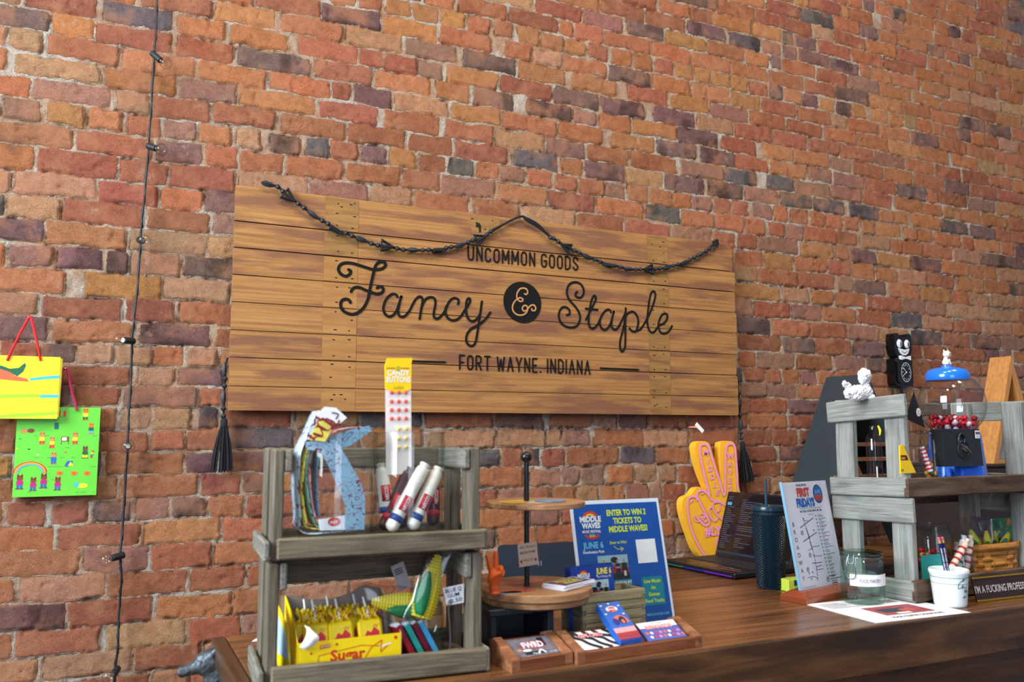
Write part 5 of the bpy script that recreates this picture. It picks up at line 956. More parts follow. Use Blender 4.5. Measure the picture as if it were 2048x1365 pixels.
# blue Q gum sign on a clip stand
t = thing('price_sign', 'small handwritten gum price card on a wire clip stand in the lower left crate', 'price card', (aty(900, 1296, 1.408).x, 1.408, ZL1)); zb = aty(900, 1205, 1.404).z-ZL1
q = MB(); q.rbox(-.022, .020, -.010, .014, 0, .006, .001, mat('olive_block', (150, 140, 40), .6)); q.build('base', t)
q = MB(); q.tube([(0, 0, .005), (.0005, 0, .03), (-.003, -.001, zb-.018), (-.0035, -.002, zb-.004)], .0014, mat('steel', (150, 150, 150), .35, metal=1), 8, smooth=3); q.tube([(-.0065, -.003, zb-.006), (-.003, -.004, zb+.004), (0, -.003, zb-.006)], .0012, MATS['steel'], 6, smooth=3); q.build('clip', t, smooth=50)
q = MB(); q.at(-.0075, -.003, zb-.006, ry=-7); q.prism([(0, 0), (.032, -.001), (.036, .031), (-.004, .031)], 0, .0008, PAPER); nb = mat('navy_ink', (28, 34, 92), .6)
q.text('BLUE Q', .015, .0215, .0095, -.0004, nb, 'c', bold=.015, fit=.030); q.text('GUM', .014, .0125, .0095, -.0004, nb, 'c', bold=.015, fit=.022); q.text('2.50', .018, .003, .0095, -.0004, nb, 'c', bold=.015, fit=.022); q.pop(); q.build('card', t)
# scraps of white paper behind the crates
y = 1.60; P = [aty(a, b_, y) for a, b_ in ((900, 1304), (900, 1240), (918, 1228), (945, 1222), (965, 1224), (985, 1246), (985, 1304))]; b = P[0].copy(); b.z = TOPZ
q = MB(); q.prism([(p.x-b.x, max(p.z-TOPZ, 0)) for p in P], 0, .002, PAPER); q.build('white_paper_bag', loc=b, label='white paper sheet with rounded top standing behind the lower left crate', cat='paper', bevel=.0008)
q = MB(); q.prism([(0, 0), (.05, 0), (.05, .012), (.01, .012)], 0, .0012, PAPER); q.build('paper_scrap', loc=onz(503, 1284), rot=(R(-80), 0, 0), label='corner of a white sheet lying on the counter left of the crates', cat='paper')

# ================================================================ tiered tray stand
def tray_stand():
    yc = 1.478; L_, Rr = aty(967, 1190, yc), aty(1172, 1170, yc); cx = (L_.x+Rr.x)/2-.002; zt = 1.163
    wt = wood('tray_wood', (120, 84, 54), (160, 118, 80), (186, 146, 104), axis='X', scale=5, stretch=12, rough=.55, bump=.15); bk = mat('box_charcoal', (30, 36, 44), .5)
    # hollow black riser
    r = thing('black_riser', 'open-fronted black box riser carrying the round tray stand', 'riser', (cx-.002, yc, TOPZ)); xl = aty(985, 1300, 1.42).x-cx; xr = aty(1112, 1290, 1.42).x-cx; H = zt-.026-TOPZ
    for nm, bx in (('side_panel', (xl, xl+.012, -.055, .055, 0, H-.012)), ('side_panel', (xr-.012, xr, -.055, .055, 0, H-.012)), ('top_panel', (xl-.004, xr+.03, -.058, .058, H-.012, H)), ('back_panel', (xl+.012, xr-.012, .046, .055, 0, H-.012))): q = MB(); q.rbox(*bx, .0015, bk); q.build(nm, r)
    t = thing('tiered_tray_stand', 'two-tier round wooden tray stand with a black ball-topped rod', 'tray stand', (cx, yc, zt-.026)); z0 = .026; R1 = (Rr.x-L_.x)/2*.985
    q = MB(); q.lathe([(R1*.93, 0), (R1*.95, .008), (R1*.93, .010)], wt, 56); q.build('turntable_base', t, smooth=40)
    q = MB(); q.lathe([(R1-.002, .0115), (R1, .013), (R1, .0245), (R1-.0015, z0)], wt, 64); q.build('lower_tray', t, smooth=40)
    a, b_ = aty(963, 1010, yc), aty(1143, 1012, yc); R2 = (b_.x-a.x)/2*.985; zu = (aty(1052, 1013, yc-R2).z)-(zt-.026)
    q = MB(); q.lathe([(R2-.002, zu-.010), (R2, zu-.008), (R2, zu-.001), (R2-.001, zu)], wt, 64, c=(.002, 0, 0)); q.build('upper_tray', t, smooth=40)
    bl = mat('rod_black', (16, 17, 20), .3); zr = aty(1052, 915, yc).z-(zt-.026); dx = aty(1053, 1000, yc).x-cx
    q = MB(); q.tube([(dx, 0, z0), (dx, 0, zr-.008)], .0052, bl, 14); q.build('rod', t, smooth=50); q = MB(); q.ball((dx, 0, zr), .0112, bl, 20, 14); q.build('ball_finial', t, smooth=90)
    # kraft sign on the rod
    k = mat('kraft_card', (196, 176, 150), .75); hr = mat('print_heart_red', (170, 40, 36), .6); s = thing('rod_sign', 'little kraft card with hearts and handwriting fixed to the tray stand rod', 'sign', (cx+dx-.020, yc-.009, aty(1040, 1134, yc).z), rot=(0, R(-5), R(0)))
    q = card(.041, .043, .0008, k); nk = mat('hand_ink', (60, 50, 48), .7)
    q.text('ALL Stickers', .0205, .034, .0065, -.0004, nk, 'c', fit=.033); q.text('MADE IN MY', .0205, .0235, .0065, -.0004, nk, 'c', bold=.01, fit=.033); q.text('PALATE', .0205, .009, .0065, -.0004, nk, 'c', fit=.019)
    for x in (.005, .0355): q.flat([(x, .0055), (x+.003, .0105), (x+.0022, .013), (x, .0115), (x-.0022, .013), (x-.003, .0105)], -.0004, hr)
    q.build('card', s)
    zL = zt; gl = mat('sticker_gloss', (190, 96, 80), .3, noise=.5, nscale=60)
    def st(name, lab, x, y, z, rx, ry, m, rz=0, h=.0012, P=None): 
        q = MB(); pr = [(rx*math.cos(a*math.pi/14), ry*math.sin(a*math.pi/14)) for a in range(28)] if P is None else P
        q.push(Matrix.Rotation(R(90), 4, 'X')); q.prism(pr, -h, 0, m); q.pop(); return q.build(name, loc=(cx+x, yc+y, z), rz=R(rz), label=lab, cat='sticker', bevel=.0003)
    st('oval_sticker', 'red and brown oval sticker lying left on the lower tray', -.058, -.030, zL+.0003, .040, .026, gl, h=.002)
    st('oval_sticker', 'clear blue-edged sticker pack at the left rim of the lower tray', -.075, -.048, zL+.0003, .022, .012, mat('sticker_blue', (110, 150, 170), .3), h=.005)
    st('long_sticker', 'long pink and cream sticker at the back of the lower tray', -.012, .048, zL+.0003, .058, .024, mat('sticker_pink', (206, 120, 110), .4, noise=.5, nscale=30), rz=6, h=.0022)
    st('round_sticker', 'pale sticker lying flat on the upper tray', -.025, -.005, zt-.026+zu+.0003, .048, .05, mat('sticker_cream', (206, 190, 150), .4, noise=.4, nscale=40), h=.0016)
    st('round_sticker', 'blue-grey sticker on the right of the upper tray', .022, -.02, zt-.026+zu+.0025, .030, .032, mat('sticker_slate', (120, 150, 180), .4, noise=.4, nscale=40), h=.0018)
    st('round_sticker', 'yellow-edged sticker on the left of the upper tray', -.055, -.02, zt-.026+zu+.0025, .024, .028, mat('sticker_ochre', (210, 170, 60), .4, noise=.3, nscale=40), h=.0018)
    # stack of printed postcards on the right
    cw, chh = .098, .052; n = 6; navy = mat('card_navy', (40, 40, 120), .4); yy = mat('card_lime', (232, 220, 30), .4); rd = MATS['print_red']
    for k in range(n):
        q = MB(); q.box(-cw/2, cw/2, -chh/2, chh/2, 0, .0014, PAPER)
        if k == n-1:
            q.push(Matrix.Rotation(R(-90), 4, 'X')); z = -.0016
            q.rect(-cw/2+.003, cw/2-.003, -chh/2+.003, chh/2-.003, z, navy)
            q.text('MIDDLE', 0, .004, .021, z-.0002, yy, 'c', bold=.04, fit=.06); q.text('WAVES', 0, -.014, .021, z-.0002, yy, 'c', bold=.04, fit=.056); q.stroke([(-.044, -.018), (-.038, .010), (-.044, .02)], .003, z-.0002, rd); q.stroke([(.044, -.02), (.038, 0), (.044, .018)], .003, z-.0002, WHITE); q.pop()
        q.build('printed_card', loc=(cx+.052+.0012*math.sin(k*2), yc-.040+.0012*math.cos(k*3), zL+.0004+.0016*k), rz=R(24+2.2*math.sin(k*1.7)), label='topmost card with yellow lettering in the stack on the lower tray' if k == n-1 else 'white-edged card in the stack under the yellow-lettered one on the lower tray', cat='card', group='stack of cards on the tray')
    # little orange rubber hand making a peace sign
    hd = mat('orange_rubber', (214, 92, 30), .45, spec=.4); hp = aty(992, 1170, yc-.05); hz = zL+.002
    t2 = thing('rubber_hand', 'small orange rubber hand making a peace sign on the lower tray', 'toy hand', (hp.x-.004, yc-.052, hz)); S = (aty(990, 1098, yc-.05).z-hz)/.1
    F = lambda L: [tuple(v*S for v in p) for p in L]
    o = fur_mesh('hand', [((0, 0, .034*S), .017*S, (1, .65, 1.25)), ((-.001*S, 0, .012*S), .0125*S, (1, .8, 1.3)), ((0, 0, .001*S), .0125*S, (1.05, .9, .4))],
        [(F([(-.008, 0, .046), (-.0135, 0, .068), (-.020, 0, .088)]), [.0062*S, .0056*S, .0048*S]), (F([(.003, 0, .048), (.0035, 0, .072), (.0035, 0, .094)]), [.0064*S, .0058*S, .0050*S]),
         (F([(.010, -.001, .046), (.0145, -.004, .058), (.012, -.012, .054), (.009, -.012, .044)]), [.0058*S, .0056*S, .0052*S, .0045*S]), (F([(.014, -.001, .040), (.0185, -.005, .049), (.0155, -.012, .045), (.012, -.012, .038)]), [.0054*S, .0050*S, .0046*S, .004*S]),
         (F([(-.012, -.002, .026), (-.014, -.010, .036), (-.004, -.015, .044), (.006, -.014, .046)]), [.0066*S, .006*S, .0054*S, .0046*S])], hd, t2, vox=.0011)
tray_stand()

# ================================================================ finger-jointed wood box with festival cards
def band_photo(q, x0, x1, z0, z1, y):
    """a printed photo of three people before red cars, plain blots"""
    w, h = x1-x0, z1-z0; sky = mat('photo_sky', (150, 186, 196), .5); dk = mat('photo_dark', (26, 28, 34), .5); rc = mat('photo_red', (150, 24, 40), .5); sk = mat('photo_skin', (186, 130, 100), .5); gr = mat('photo_grey', (110, 110, 110), .5); cr_ = mat('photo_cream', (214, 200, 170), .5)
    q.rect(x0, x1, z0, z1, y, gr); q.rect(x0, x1, z0+h*.66, z1, y-.0001, sky); q.disc(x0+w*.55, z0+h*.8, w*.13, h*.13, y-.0002, dk, 12); q.rect(x0, x0+w*.45, z0+h*.5, z0+h*.72, y-.0002, dk); q.rect(x0, x1, z0+h*.26, z0+h*.46, y-.0002, rc); q.rect(x0+w*.36, x0+w*.6, z0+h*.46, z0+h*.56, y-.0003, rc); q.rect(x0, x1, z0, z0+h*.26, y-.0002, dk)
    for fx, s, c in ((.2, .9, dk), (.64, .95, dk), (.86, 1.1, dk)):
        q.rrect(x0+w*(fx-.08*s), x0+w*(fx+.08*s), z0+h*.12, z0+h*(.62+.05*s), w*.03, y-.0004, c); q.disc(x0+w*fx, z0+h*(.72+.05*s), w*.035*s, h*.06*s, y-.0005, sk, 10)
    q.rect(x0+w*.18, x0+w*.23, z0+h*.3, z0+h*.62, y-.0005, cr_); q.rect(x0+w*.57, x0+w*.71, z0+h*.46, z0+h*.53, y-.0005, sk); q.rect(x0+w*.82, x0+w*.9, z0+h*.14, z0+h*.34, y-.0005, cr_)
def logo(q, x, z, w, y):
    rd = MATS['print_red']; og = mat('print_bright_orange', (228, 110, 40), .5); ye = mat('print_yellow', (244, 214, 40), .5)
    q.arc(x, z+w*.30, w*.26, w*.36, 12, 168, y, rd, ez=.75); q.arc(x, z+w*.30, w*.20, w*.26, 12, 168, y, og, ez=.75); q.arc(x, z+w*.30, w*.13, w*.20, 12, 168, y, ye, ez=.75)
    q.text('MIDDLE', x, z+w*.14, w*.30, y-.0001, WHITE, 'c', bold=.045, fit=w); q.text('WAVES', x, z-w*.12, w*.30, y-.0001, WHITE, 'c', bold=.045, fit=w*.88)
def wood_box():
    sl = wood('grooved_box_wood', (96, 88, 66), (148, 138, 106), (176, 166, 130), axis='X', scale=6, stretch=26, rough=.8, bump=.6, spec=.15); sd = wood('grooved_box_side', (76, 74, 62), (120, 118, 100), (150, 148, 128), axis='Y', scale=6, stretch=26, rough=.8, bump=.5, spec=.15)
    w, d, h = .150, .078, .092; t = thing('finger_jointed_box', 'open grey wooden box with finger-jointed corners holding festival cards', 'wooden box', (.845, 1.452, TOPZ), R(2.6)); n = 9; s = h/n
    q = MB(); P = [(0, 0)]
    L_ = []; 
    for k in range(n): x = 0 if k % 2 == 0 else .009; L_ += [(x, k*s), (x, (k+1)*s)]
    Rg = []
    for k in range(n-1, -1, -1): x = w if k % 2 == 0 else w-.009; Rg += [(x, (k+1)*s), (x, k*s)]
    q.prism(L_+Rg, 0, .009, sl); q.build('front_panel', t, bevel=.0006); q = MB(); q.prism(L_+Rg, d-.009, d, sl); q.build('back_panel', t, bevel=.0006)
    for x in (0, w-.009):
        q = MB(); F = []
        for k in range(n): y = .0092 if k % 2 == 0 else 0.0004; F += [(y, k*s+.0003), (y, (k+1)*s-.0003)]
        G = []
        for k in range(n-1, -1, -1): y = d-.0092 if k % 2 == 0 else d-.0004; G += [(y, (k+1)*s-.0003), (y, k*s+.0003)]
        q.push(Matrix(((0, 1, 0, x), (1, 0, 0, 0), (0, 0, 1, 0), (0, 0, 0, 1)))); q.prism(F+G, 0, .009, sd); q.pop(); q.build('side_panel', t, bevel=.0006)
    q = MB(); q.box(.009, w-.009, .009, d-.009, .002, .008, sl); q.build('bottom', t)
    for k in range(4): q = MB(); q.rect(.010, w-.010, h*(.2+.2*k), h*(.2+.2*k)+.0014, -.0003, mat('groove', (70, 62, 46), .9)); q.build('groove', t)
    nv = mat('festival_blue', (24, 62, 150), .35); yy = MATS['card_lime']
    for k in range(5):
        f = aty(1134, 1143, 1.49); P = Vector((aty(1140, 1200, 1.492).x+.001*k, 1.478+.0042*(4-k), TOPZ+.0095)); cw = .104; ch = f.z-TOPZ-.004
        q = card(cw, ch, .0022, nv)
        if k == 4:
            y = -.0003; logo(q, .030, ch-.024, .030, y); q.text('JUNE 6', .080, ch-.017, .0165, y, yy, 'c', bold=.03, fit=.038); q.text('Fort Wayne, IN', .080, ch-.024, .006, y, WHITE, 'c', fit=.034)
            band_photo(q, .036, .090, ch-.075, ch-.028, y)
        lean(q, 'festival_card', P, 3+k*.5, 7, label='front festival card reading JUNE 6 in the finger-jointed box' if k == 4 else 'blue-edged festival card standing behind the JUNE 6 card', cat='card', group='festival cards in the wooden box')
wood_box()

# ================================================================ festival poster
def poster():
    w, h = .226, .264; bl = mat('poster_blue', (10, 78, 162), .3, spec=.5); yy = mat('poster_lime', (216, 232, 20), .4); cy = mat('poster_cyan', (110, 190, 220), .4); te = mat('poster_teal', (16, 128, 140), .4)
    t = thing('festival_poster', 'blue Middle Waves festival poster in a clear holder standing on the counter', 'poster', (.895, 1.4985+.035, TOPZ+.001), rot=(-R(12.4), 0, R(-.6)))
    q = card(w, h, .0016, mat('poster_white', (226, 232, 240), .35)); y = -.0003; q.rect(.007, w-.006, .004, h-.008, y, bl); y = -.0006
    logo(q, .046, h-.052, .052, y); q.text('MUSIC FESTIVAL', .046, h-.068, .0078, y, WHITE, 'c', bold=.02, fit=.045); q.arc(.046, h-.069, .013, .020, 195, 345, y, MATS['print_red'], ez=.62); q.text('2025', .046, h-.0765, .0072, y-.0001, yy, 'c', bold=.02, fit=.014)
    q.text('ENTER TO WIN 2', .138, h-.034, .0172, y, yy, 'c', bold=.035, fit=.100); q.text('TICKETS TO', .138, h-.0515, .0172, y, yy, 'c', bold=.035, fit=.072); q.text('MIDDLE WAVES!', .138, h-.069, .0172, y, yy, 'c', bold=.035, fit=.098)
    q.text('JUNE 6', .0455, h-.100, .0178, y, cy, 'c', bold=.03, fit=.050); q.text('Headwaters Park', .0455, h-.1105, .0082, y, WHITE, 'c', bold=.02, fit=.052)
    q.text('Enter to Win!', .108, h-.094, .0088, y, yy, 'c', bold=.012, fit=.042); q.stroke([(.096, h-.098), (.104, h-.105), (.118, h-.105)], .0012, y, yy); q.stroke([(.111, h-.101), (.119, h-.105), (.112, h-.110)], .0012, y, yy, smooth=False)
    q.rect(.152, .202, h-.138, h-.088, y, WHITE)      # blank white square in place of the code
    band_photo(q, .052, .126, h-.168, h-.117, y); q.rect(.088, .130, h-.180, h-.168, y, te); q.text('PASSION PIT', .109, h-.178, .0095, y-.0002, WHITE, 'c', bold=.02, fit=.040)
    dk = mat('photo_dark', (26, 28, 34), .5); q.rect(.088, .146, h-.226, h-.182, y, dk); q.disc(.134, h-.192, .006, .007, y-.0001, MATS['photo_skin'], 12); q.rect(.120, .146, h-.210, h-.200, y-.0001, MATS['photo_red']); q.rect(.128, .147, h-.2265, h-.2185, y-.0002, mat('print_tan', (196, 130, 80), .5)); q.text('10X', .138, h-.2255, .0085, y-.0004, WHITE, 'c', bold=.02, fit=.011); q.rect(.100, .142, h-.258, h-.230, y, dk); q.disc(.132, h-.25, .006, .006, y-.0001, MATS['photo_skin'], 10)
    q.rrect(.154, .208, h-.226, h-.167, .004, y, te)
    for k, s in enumerate(('Live Music', 'Art', 'Games', 'Food Trucks')): q.text(s, .181, h-.180-.0135*k, .0108, y-.0002, yy, 'c', bold=.015, fit=(.042, .012, .028, .047)[k])
    q.text('MIDDLEWAVES.COM', .184, h-.247, .0072, y, cy, 'c', bold=.02, fit=.056)
    q.build('poster_sheet', t)
    q = MB(); q.box(-.0015, w+.0015, -.0022, -.0012, -.0, h+.0015, glass('sleeve', ior=1.12)); q.build('clear_sleeve', t)
    q = MB(); q.bar((w/2, .004, h*.55), (w/2, .088, .022), .05, .002, mat('clear_back', (190, 196, 200), .3), up=(0, 0, 1)); q.build('easel_back', t)
poster()

# ================================================================ card holders made of wooden blocks
bw = wood('holder_wood', (78, 42, 24), (116, 66, 38), (144, 88, 54), axis='X', scale=5, stretch=12, rough=.35, bump=.15, coat=.3); eg = wood('holder_endgrain', (96, 58, 36), (140, 90, 60), (172, 122, 88), axis='X', scale=16, stretch=4, rough=.45, bump=.2)
def holder(label, x, y, rz, w, d=.085):
    t = thing('card_holder', label, 'card holder', (x, y, TOPZ), R(rz)); M_ = Matrix(((0, 1, 0, 0), (1, 0, 0, 0), (0, 0, 1, 0), (0, 0, 0, 1)))
    q = MB(); q.push(Matrix.Translation((.016, 0, 0)) @ M_); q.prism([(0, 0), (.0, .019), (.006, .021), (.012, .012), (d*.78, .033), (d*.82, .038), (d, .036), (d, 0)], 0, w-.032, bw); q.pop(); q.build('block', t, bevel=.0012)
    for x0 in (0, w-.016): q = MB(); q.push(Matrix.Translation((x0, 0, 0)) @ M_); q.prism([(0, 0), (.0, .021), (d*.70, .041), (d*.82, .044), (d, .039), (d, 0)], 0, .0157, eg); q.pop(); q.build('end_cheek', t, bevel=.0012)
    return t
LE = 66
def at_holder(H, x, z=.0165, y=.0118):
    M_ = Matrix.Translation(H.location) @ Euler(H.rotation_euler).to_matrix().to_4x4(); return M_ @ Vector((x, y, z))
h1 = holder('small wooden card holder with dark FWRD cards, beside the left crates', .636, 1.330, 3.5, .122)
for k in range(4):
    q = card(.088, .050, .0009, mat('card_photo_grey', (120, 116, 126), .3, noise=.5, nscale=60))
    if k == 3:
        pk = mat('fwrd_pink', (206, 20, 90), .4); q.text('FWRD', .047, .0215, .0225, -.0003, pk, 'c', bold=.075, fit=.045); q.text('FWRD', .047, .022, .0215, -.0006, WHITE, 'c', bold=.03, fit=.042)
        q.rect(.062, .074, .024, .046, -.0002, INK); q.disc(.016, .018, .005, .004, -.0002, MATS['photo_skin'], 10); q.rect(.022, .060, .004, .012, -.0002, INK); q.disc(.030, .016, .009, .003, -.0002, WHITE, 10); q.stroke([(.048, .005), (.056, .014), (.062, .006)], .003, -.0003, WHITE); q.text('May 17', .045, .004, .006, -.0005, WHITE, 'c', fit=.016); q.text('on sale', .078, .004, .006, -.0005, WHITE, 'c', fit=.014)
    lean(q, 'event_card', at_holder(h1, .017, .0150+.0013*k, .0145+.0002*k), 3.5, LE, label='front grey event card with white FWRD lettering' if k == 3 else 'grey event card behind the front FWRD card', cat='card', group='event cards in the small holder')
h2 = holder('long wooden card holder with gift, punch and rewards cards at the counter edge', .762, 1.328, 1.6, .276)
for k in range(4):
    q = card(.086, .050, .0009, WHITE)
    if k == 3:
        for i in range(5): x = -.016+.022*i; q.stroke([(max(.001, x+.0), .049), (max(.003, x+.012), .036), (min(.080, x+.030), .028), (min(.083, x+.040), .014), (min(.084, x+.056), .002)], .0085, -.0003, INK)
        q.text('GIFT CARD', .038, .033, .013, -.0006, mat('gift_pink', (240, 150, 150), .4), 'c', bold=.06, fit=.052)
    lean(q, 'gift_card', at_holder(h2, .019, .0150+.0013*k, .0145), 1.6, LE, label='front gift card with black wavy stripes and pink lettering' if k == 3 else 'white gift card behind the striped front one', cat='card', group='gift cards in the long holder')
for k in range(6):
    sb = mat('card_sky', (40, 100, 190), .35); q = card(.052, .090, .0013, sb)
    if k == 5:
        y = -.0003; rd = MATS['print_red']; wh = WHITE; q.disc(.026, .074, .014, .007, y, wh, 14); q.text('OPEN', .026, .074, .007, y-.0002, rd, 'c', bold=.06, fit=.017); q.text('MIND', .026, .067, .007, y-.0002, rd, 'c', bold=.06, fit=.019)
        for a, b_ in ((.006, .084), (.046, .080), (.006, .064), (.046, .060), (.026, .087)): q.disc(a, b_, .003, .0015, y, wh, 8)
        q.arc(.030, .040, .010, .018, 0, 180, y, mat('card_coral', (224, 110, 90), .4)); q.disc(.034, .046, .008, .009, y-.0001, INK, 14); q.disc(.018, .044, .007, .008, y-.0001, MATS['card_navy'], 14); q.disc(.034, .043, .004, .005, y-.0002, MATS['card_coral'], 10); q.rect(.001, .051, .018, .030, y-.0001, mat('card_pink', (238, 160, 160), .4)); q.rect(.001, .051, .001, .019, y-.0002, mat('card_brick', (170, 50, 50), .4))
        for i in range(8): q.text('i', .006+.006*i, .008, .008, y-.0004, MATS['card_navy'], 'c', bold=.03)
        q.rect(.001, .051, .001, .004, y-.0005, MATS['card_navy'])
    lean(q, 'punch_card', at_holder(h2, .098+.0006*k, .0150+.0020*k, .0135), 7, LE-14, label='front tall blue illustrated card in the long holder' if k == 5 else 'tall blue card in the stack behind the illustrated one', cat='card', group='tall blue cards in the long holder')
for k in range(4):
    q = card(.088, .050, .0009, mat('rewards_blue', (84, 100, 170), .35))
    if k == 3:
        y = -.0003; q.rect(0, .088, .034, .050, y, WHITE); q.text('Fancy & Staple', .044, .044, .006, y-.0002, mat('navy_ink', (28, 34, 92), .6), 'c', fit=.024); q.text('REWARDS', .044, .031, .013, y-.0004, mat('gift_pink', (240, 150, 150), .4), 'c', bold=.07, fit=.062)
        cs = [(228, 110, 60), (240, 230, 225), (200, 50, 60), (236, 130, 170)]
        for r_ in range(2):
            for i in range(8): q.disc(.008+.0102*i+.004*r_, .020-.011*r_, .0036, .0036, y-.0001, mat('donut_%d' % ((i+r_) % 4), cs[(i+r_) % 4], .4), 10); q.disc(.008+.0102*i+.004*r_, .020-.011*r_, .0011, .0011, y-.0003, MATS['rewards_blue'], 6)
    lean(q, 'rewards_card', at_holder(h2, .165, .0150+.0013*k, .0145), 1.6, LE-3, label='front blue and white rewards card dotted with rings' if k == 3 else 'rewards card behind the dotted front one', cat='card', group='rewards cards in the long holder')

# ================================================================ foam hand, laptop, tablet on the staff desk
def foam_hand():
    yf, yb = 2.548, 2.582; ye = mat('foam_yellow', (240, 176, 40), .75, bump=.3, bscale=600); pk = mat('foam_pink', (236, 150, 196), .7)
    z = lambda x, y: (1340+x/3.5, 860+y/3.5)
    out = [(340, 920), (260, 915), (190, 860), (140, 740), (100, 620), (85, 530), (100, 480), (150, 455), (185, 410), (245, 405), (262, 420), (225, 330), (190, 220), (175, 130), (190, 90), (235, 80), (275, 100), (300, 170), (330, 280), (352, 340), (352, 120), (375, 85), (425, 80), (455, 105), (465, 170), (478, 300), (485, 410), (520, 560), (520, 800), (480, 925)]
    o = [aty(*z(*p), yf) for p in out]; b = Vector((sum(p.x for p in o)/len(o), yf, .991)); t = thing('foam_hand', 'yellow and pink foam hand making a peace sign, leaning on the wall behind the laptop', 'foam hand', b)
    P = catmull([(p.x-b.x, p.z-b.z, 0) for p in o], 4, True); P = [(p.x, max(p.y, .001)) for p in P]
    q = MB(); q.prism(P, 0, yb-yf, ye); q.build('foam_body', t, bevel=.004)
    f = lambda L: [((aty(*z(*p), yf)-b).x, max((aty(*z(*p), yf)-b).z, .004)) for p in L]
    q = MB(); y = -.0035
    q.prism([(0, 0), (.001, 0), (.001, .001)], 0, .001, ye)
    W_ = .0075
    q.stroke(f([(335, 905), (270, 898), (215, 845), (160, 735), (125, 610), (120, 500), (150, 468), (190, 480), (215, 530), (250, 600), (270, 640), (262, 668), (235, 665), (200, 630), (175, 600)]), W_, y, pk)
    q.stroke(f([(185, 490), (190, 440), (225, 425), (262, 450), (290, 490), (345, 505), (400, 540), (440, 580)]), W_, y, pk)
    q.stroke(f([(272, 455), (240, 330), (210, 200), (208, 120), (235, 100), (265, 120), (290, 200), (330, 320), (375, 460), (382, 350), (385, 160), (400, 108), (430, 100), (452, 130), (462, 280), (470, 420)]), W_*1.15, y, pk)
    q.stroke(f([(345, 505), (305, 510), (295, 540), (320, 590), (395, 650)]), W_*.9, y, pk); q.stroke(f([(290, 540), (270, 560), (280, 610), (310, 640), (330, 620)]), W_*.8, y, pk); q.stroke(f([(345, 525), (345, 560), (320, 580)]), .005, y, pk)
    for cx, cz in ((240, 625), (222, 605)): q.stroke(f([(cx-15, cz-12), (cx+8, cz-18), (cx+18, cz+8), (cx, cz+22), (cx-12, cz+5)]), .0045, y, pk)
    q.stroke(f([(215, 450), (232, 445)]), .005, y, pk); q.stroke(f([(140, 510), (155, 492)]), .005, y, pk); q.stroke(f([(160, 610), (180, 640), (215, 640)]), .0045, y, pk)
    for s, (x, yy), sz in (('M', (246, 162), .031), ('I', (259, 222), .030), ('D', (275, 275), .030), ('D', (292, 330), .030), ('L', (312, 385), .030), ('E', (328, 440), .030)):
        p = f([(x, yy+18)])[0]; q.text(s, p[0], p[1], sz, y, pk, 'c', bold=.03, rot=-10)
    for s, (x, yy) in (('W', (420, 185)), ('A', (415, 243)), ('V', (418, 300)), ('E', (417, 356)), ('S', (418, 412))): p = f([(x, yy+18)])[0]; q.text(s, p[0], p[1], .030, y, pk, 'c', bold=.035)
    p = f([(240, 742)])[0]; q.text('#LYLAS', p[0], p[1], .044, y, pk, 'l', bold=.05); q.rrect(*(lambda a, c: (a[0], c[0], c[1], a[1]))(f([(318, 755)])[0], f([(352, 900)])[0]), .010, y, pk)
    q.build('pink_print', t, label='pink outline and lettering on the foam hand')
foam_hand()
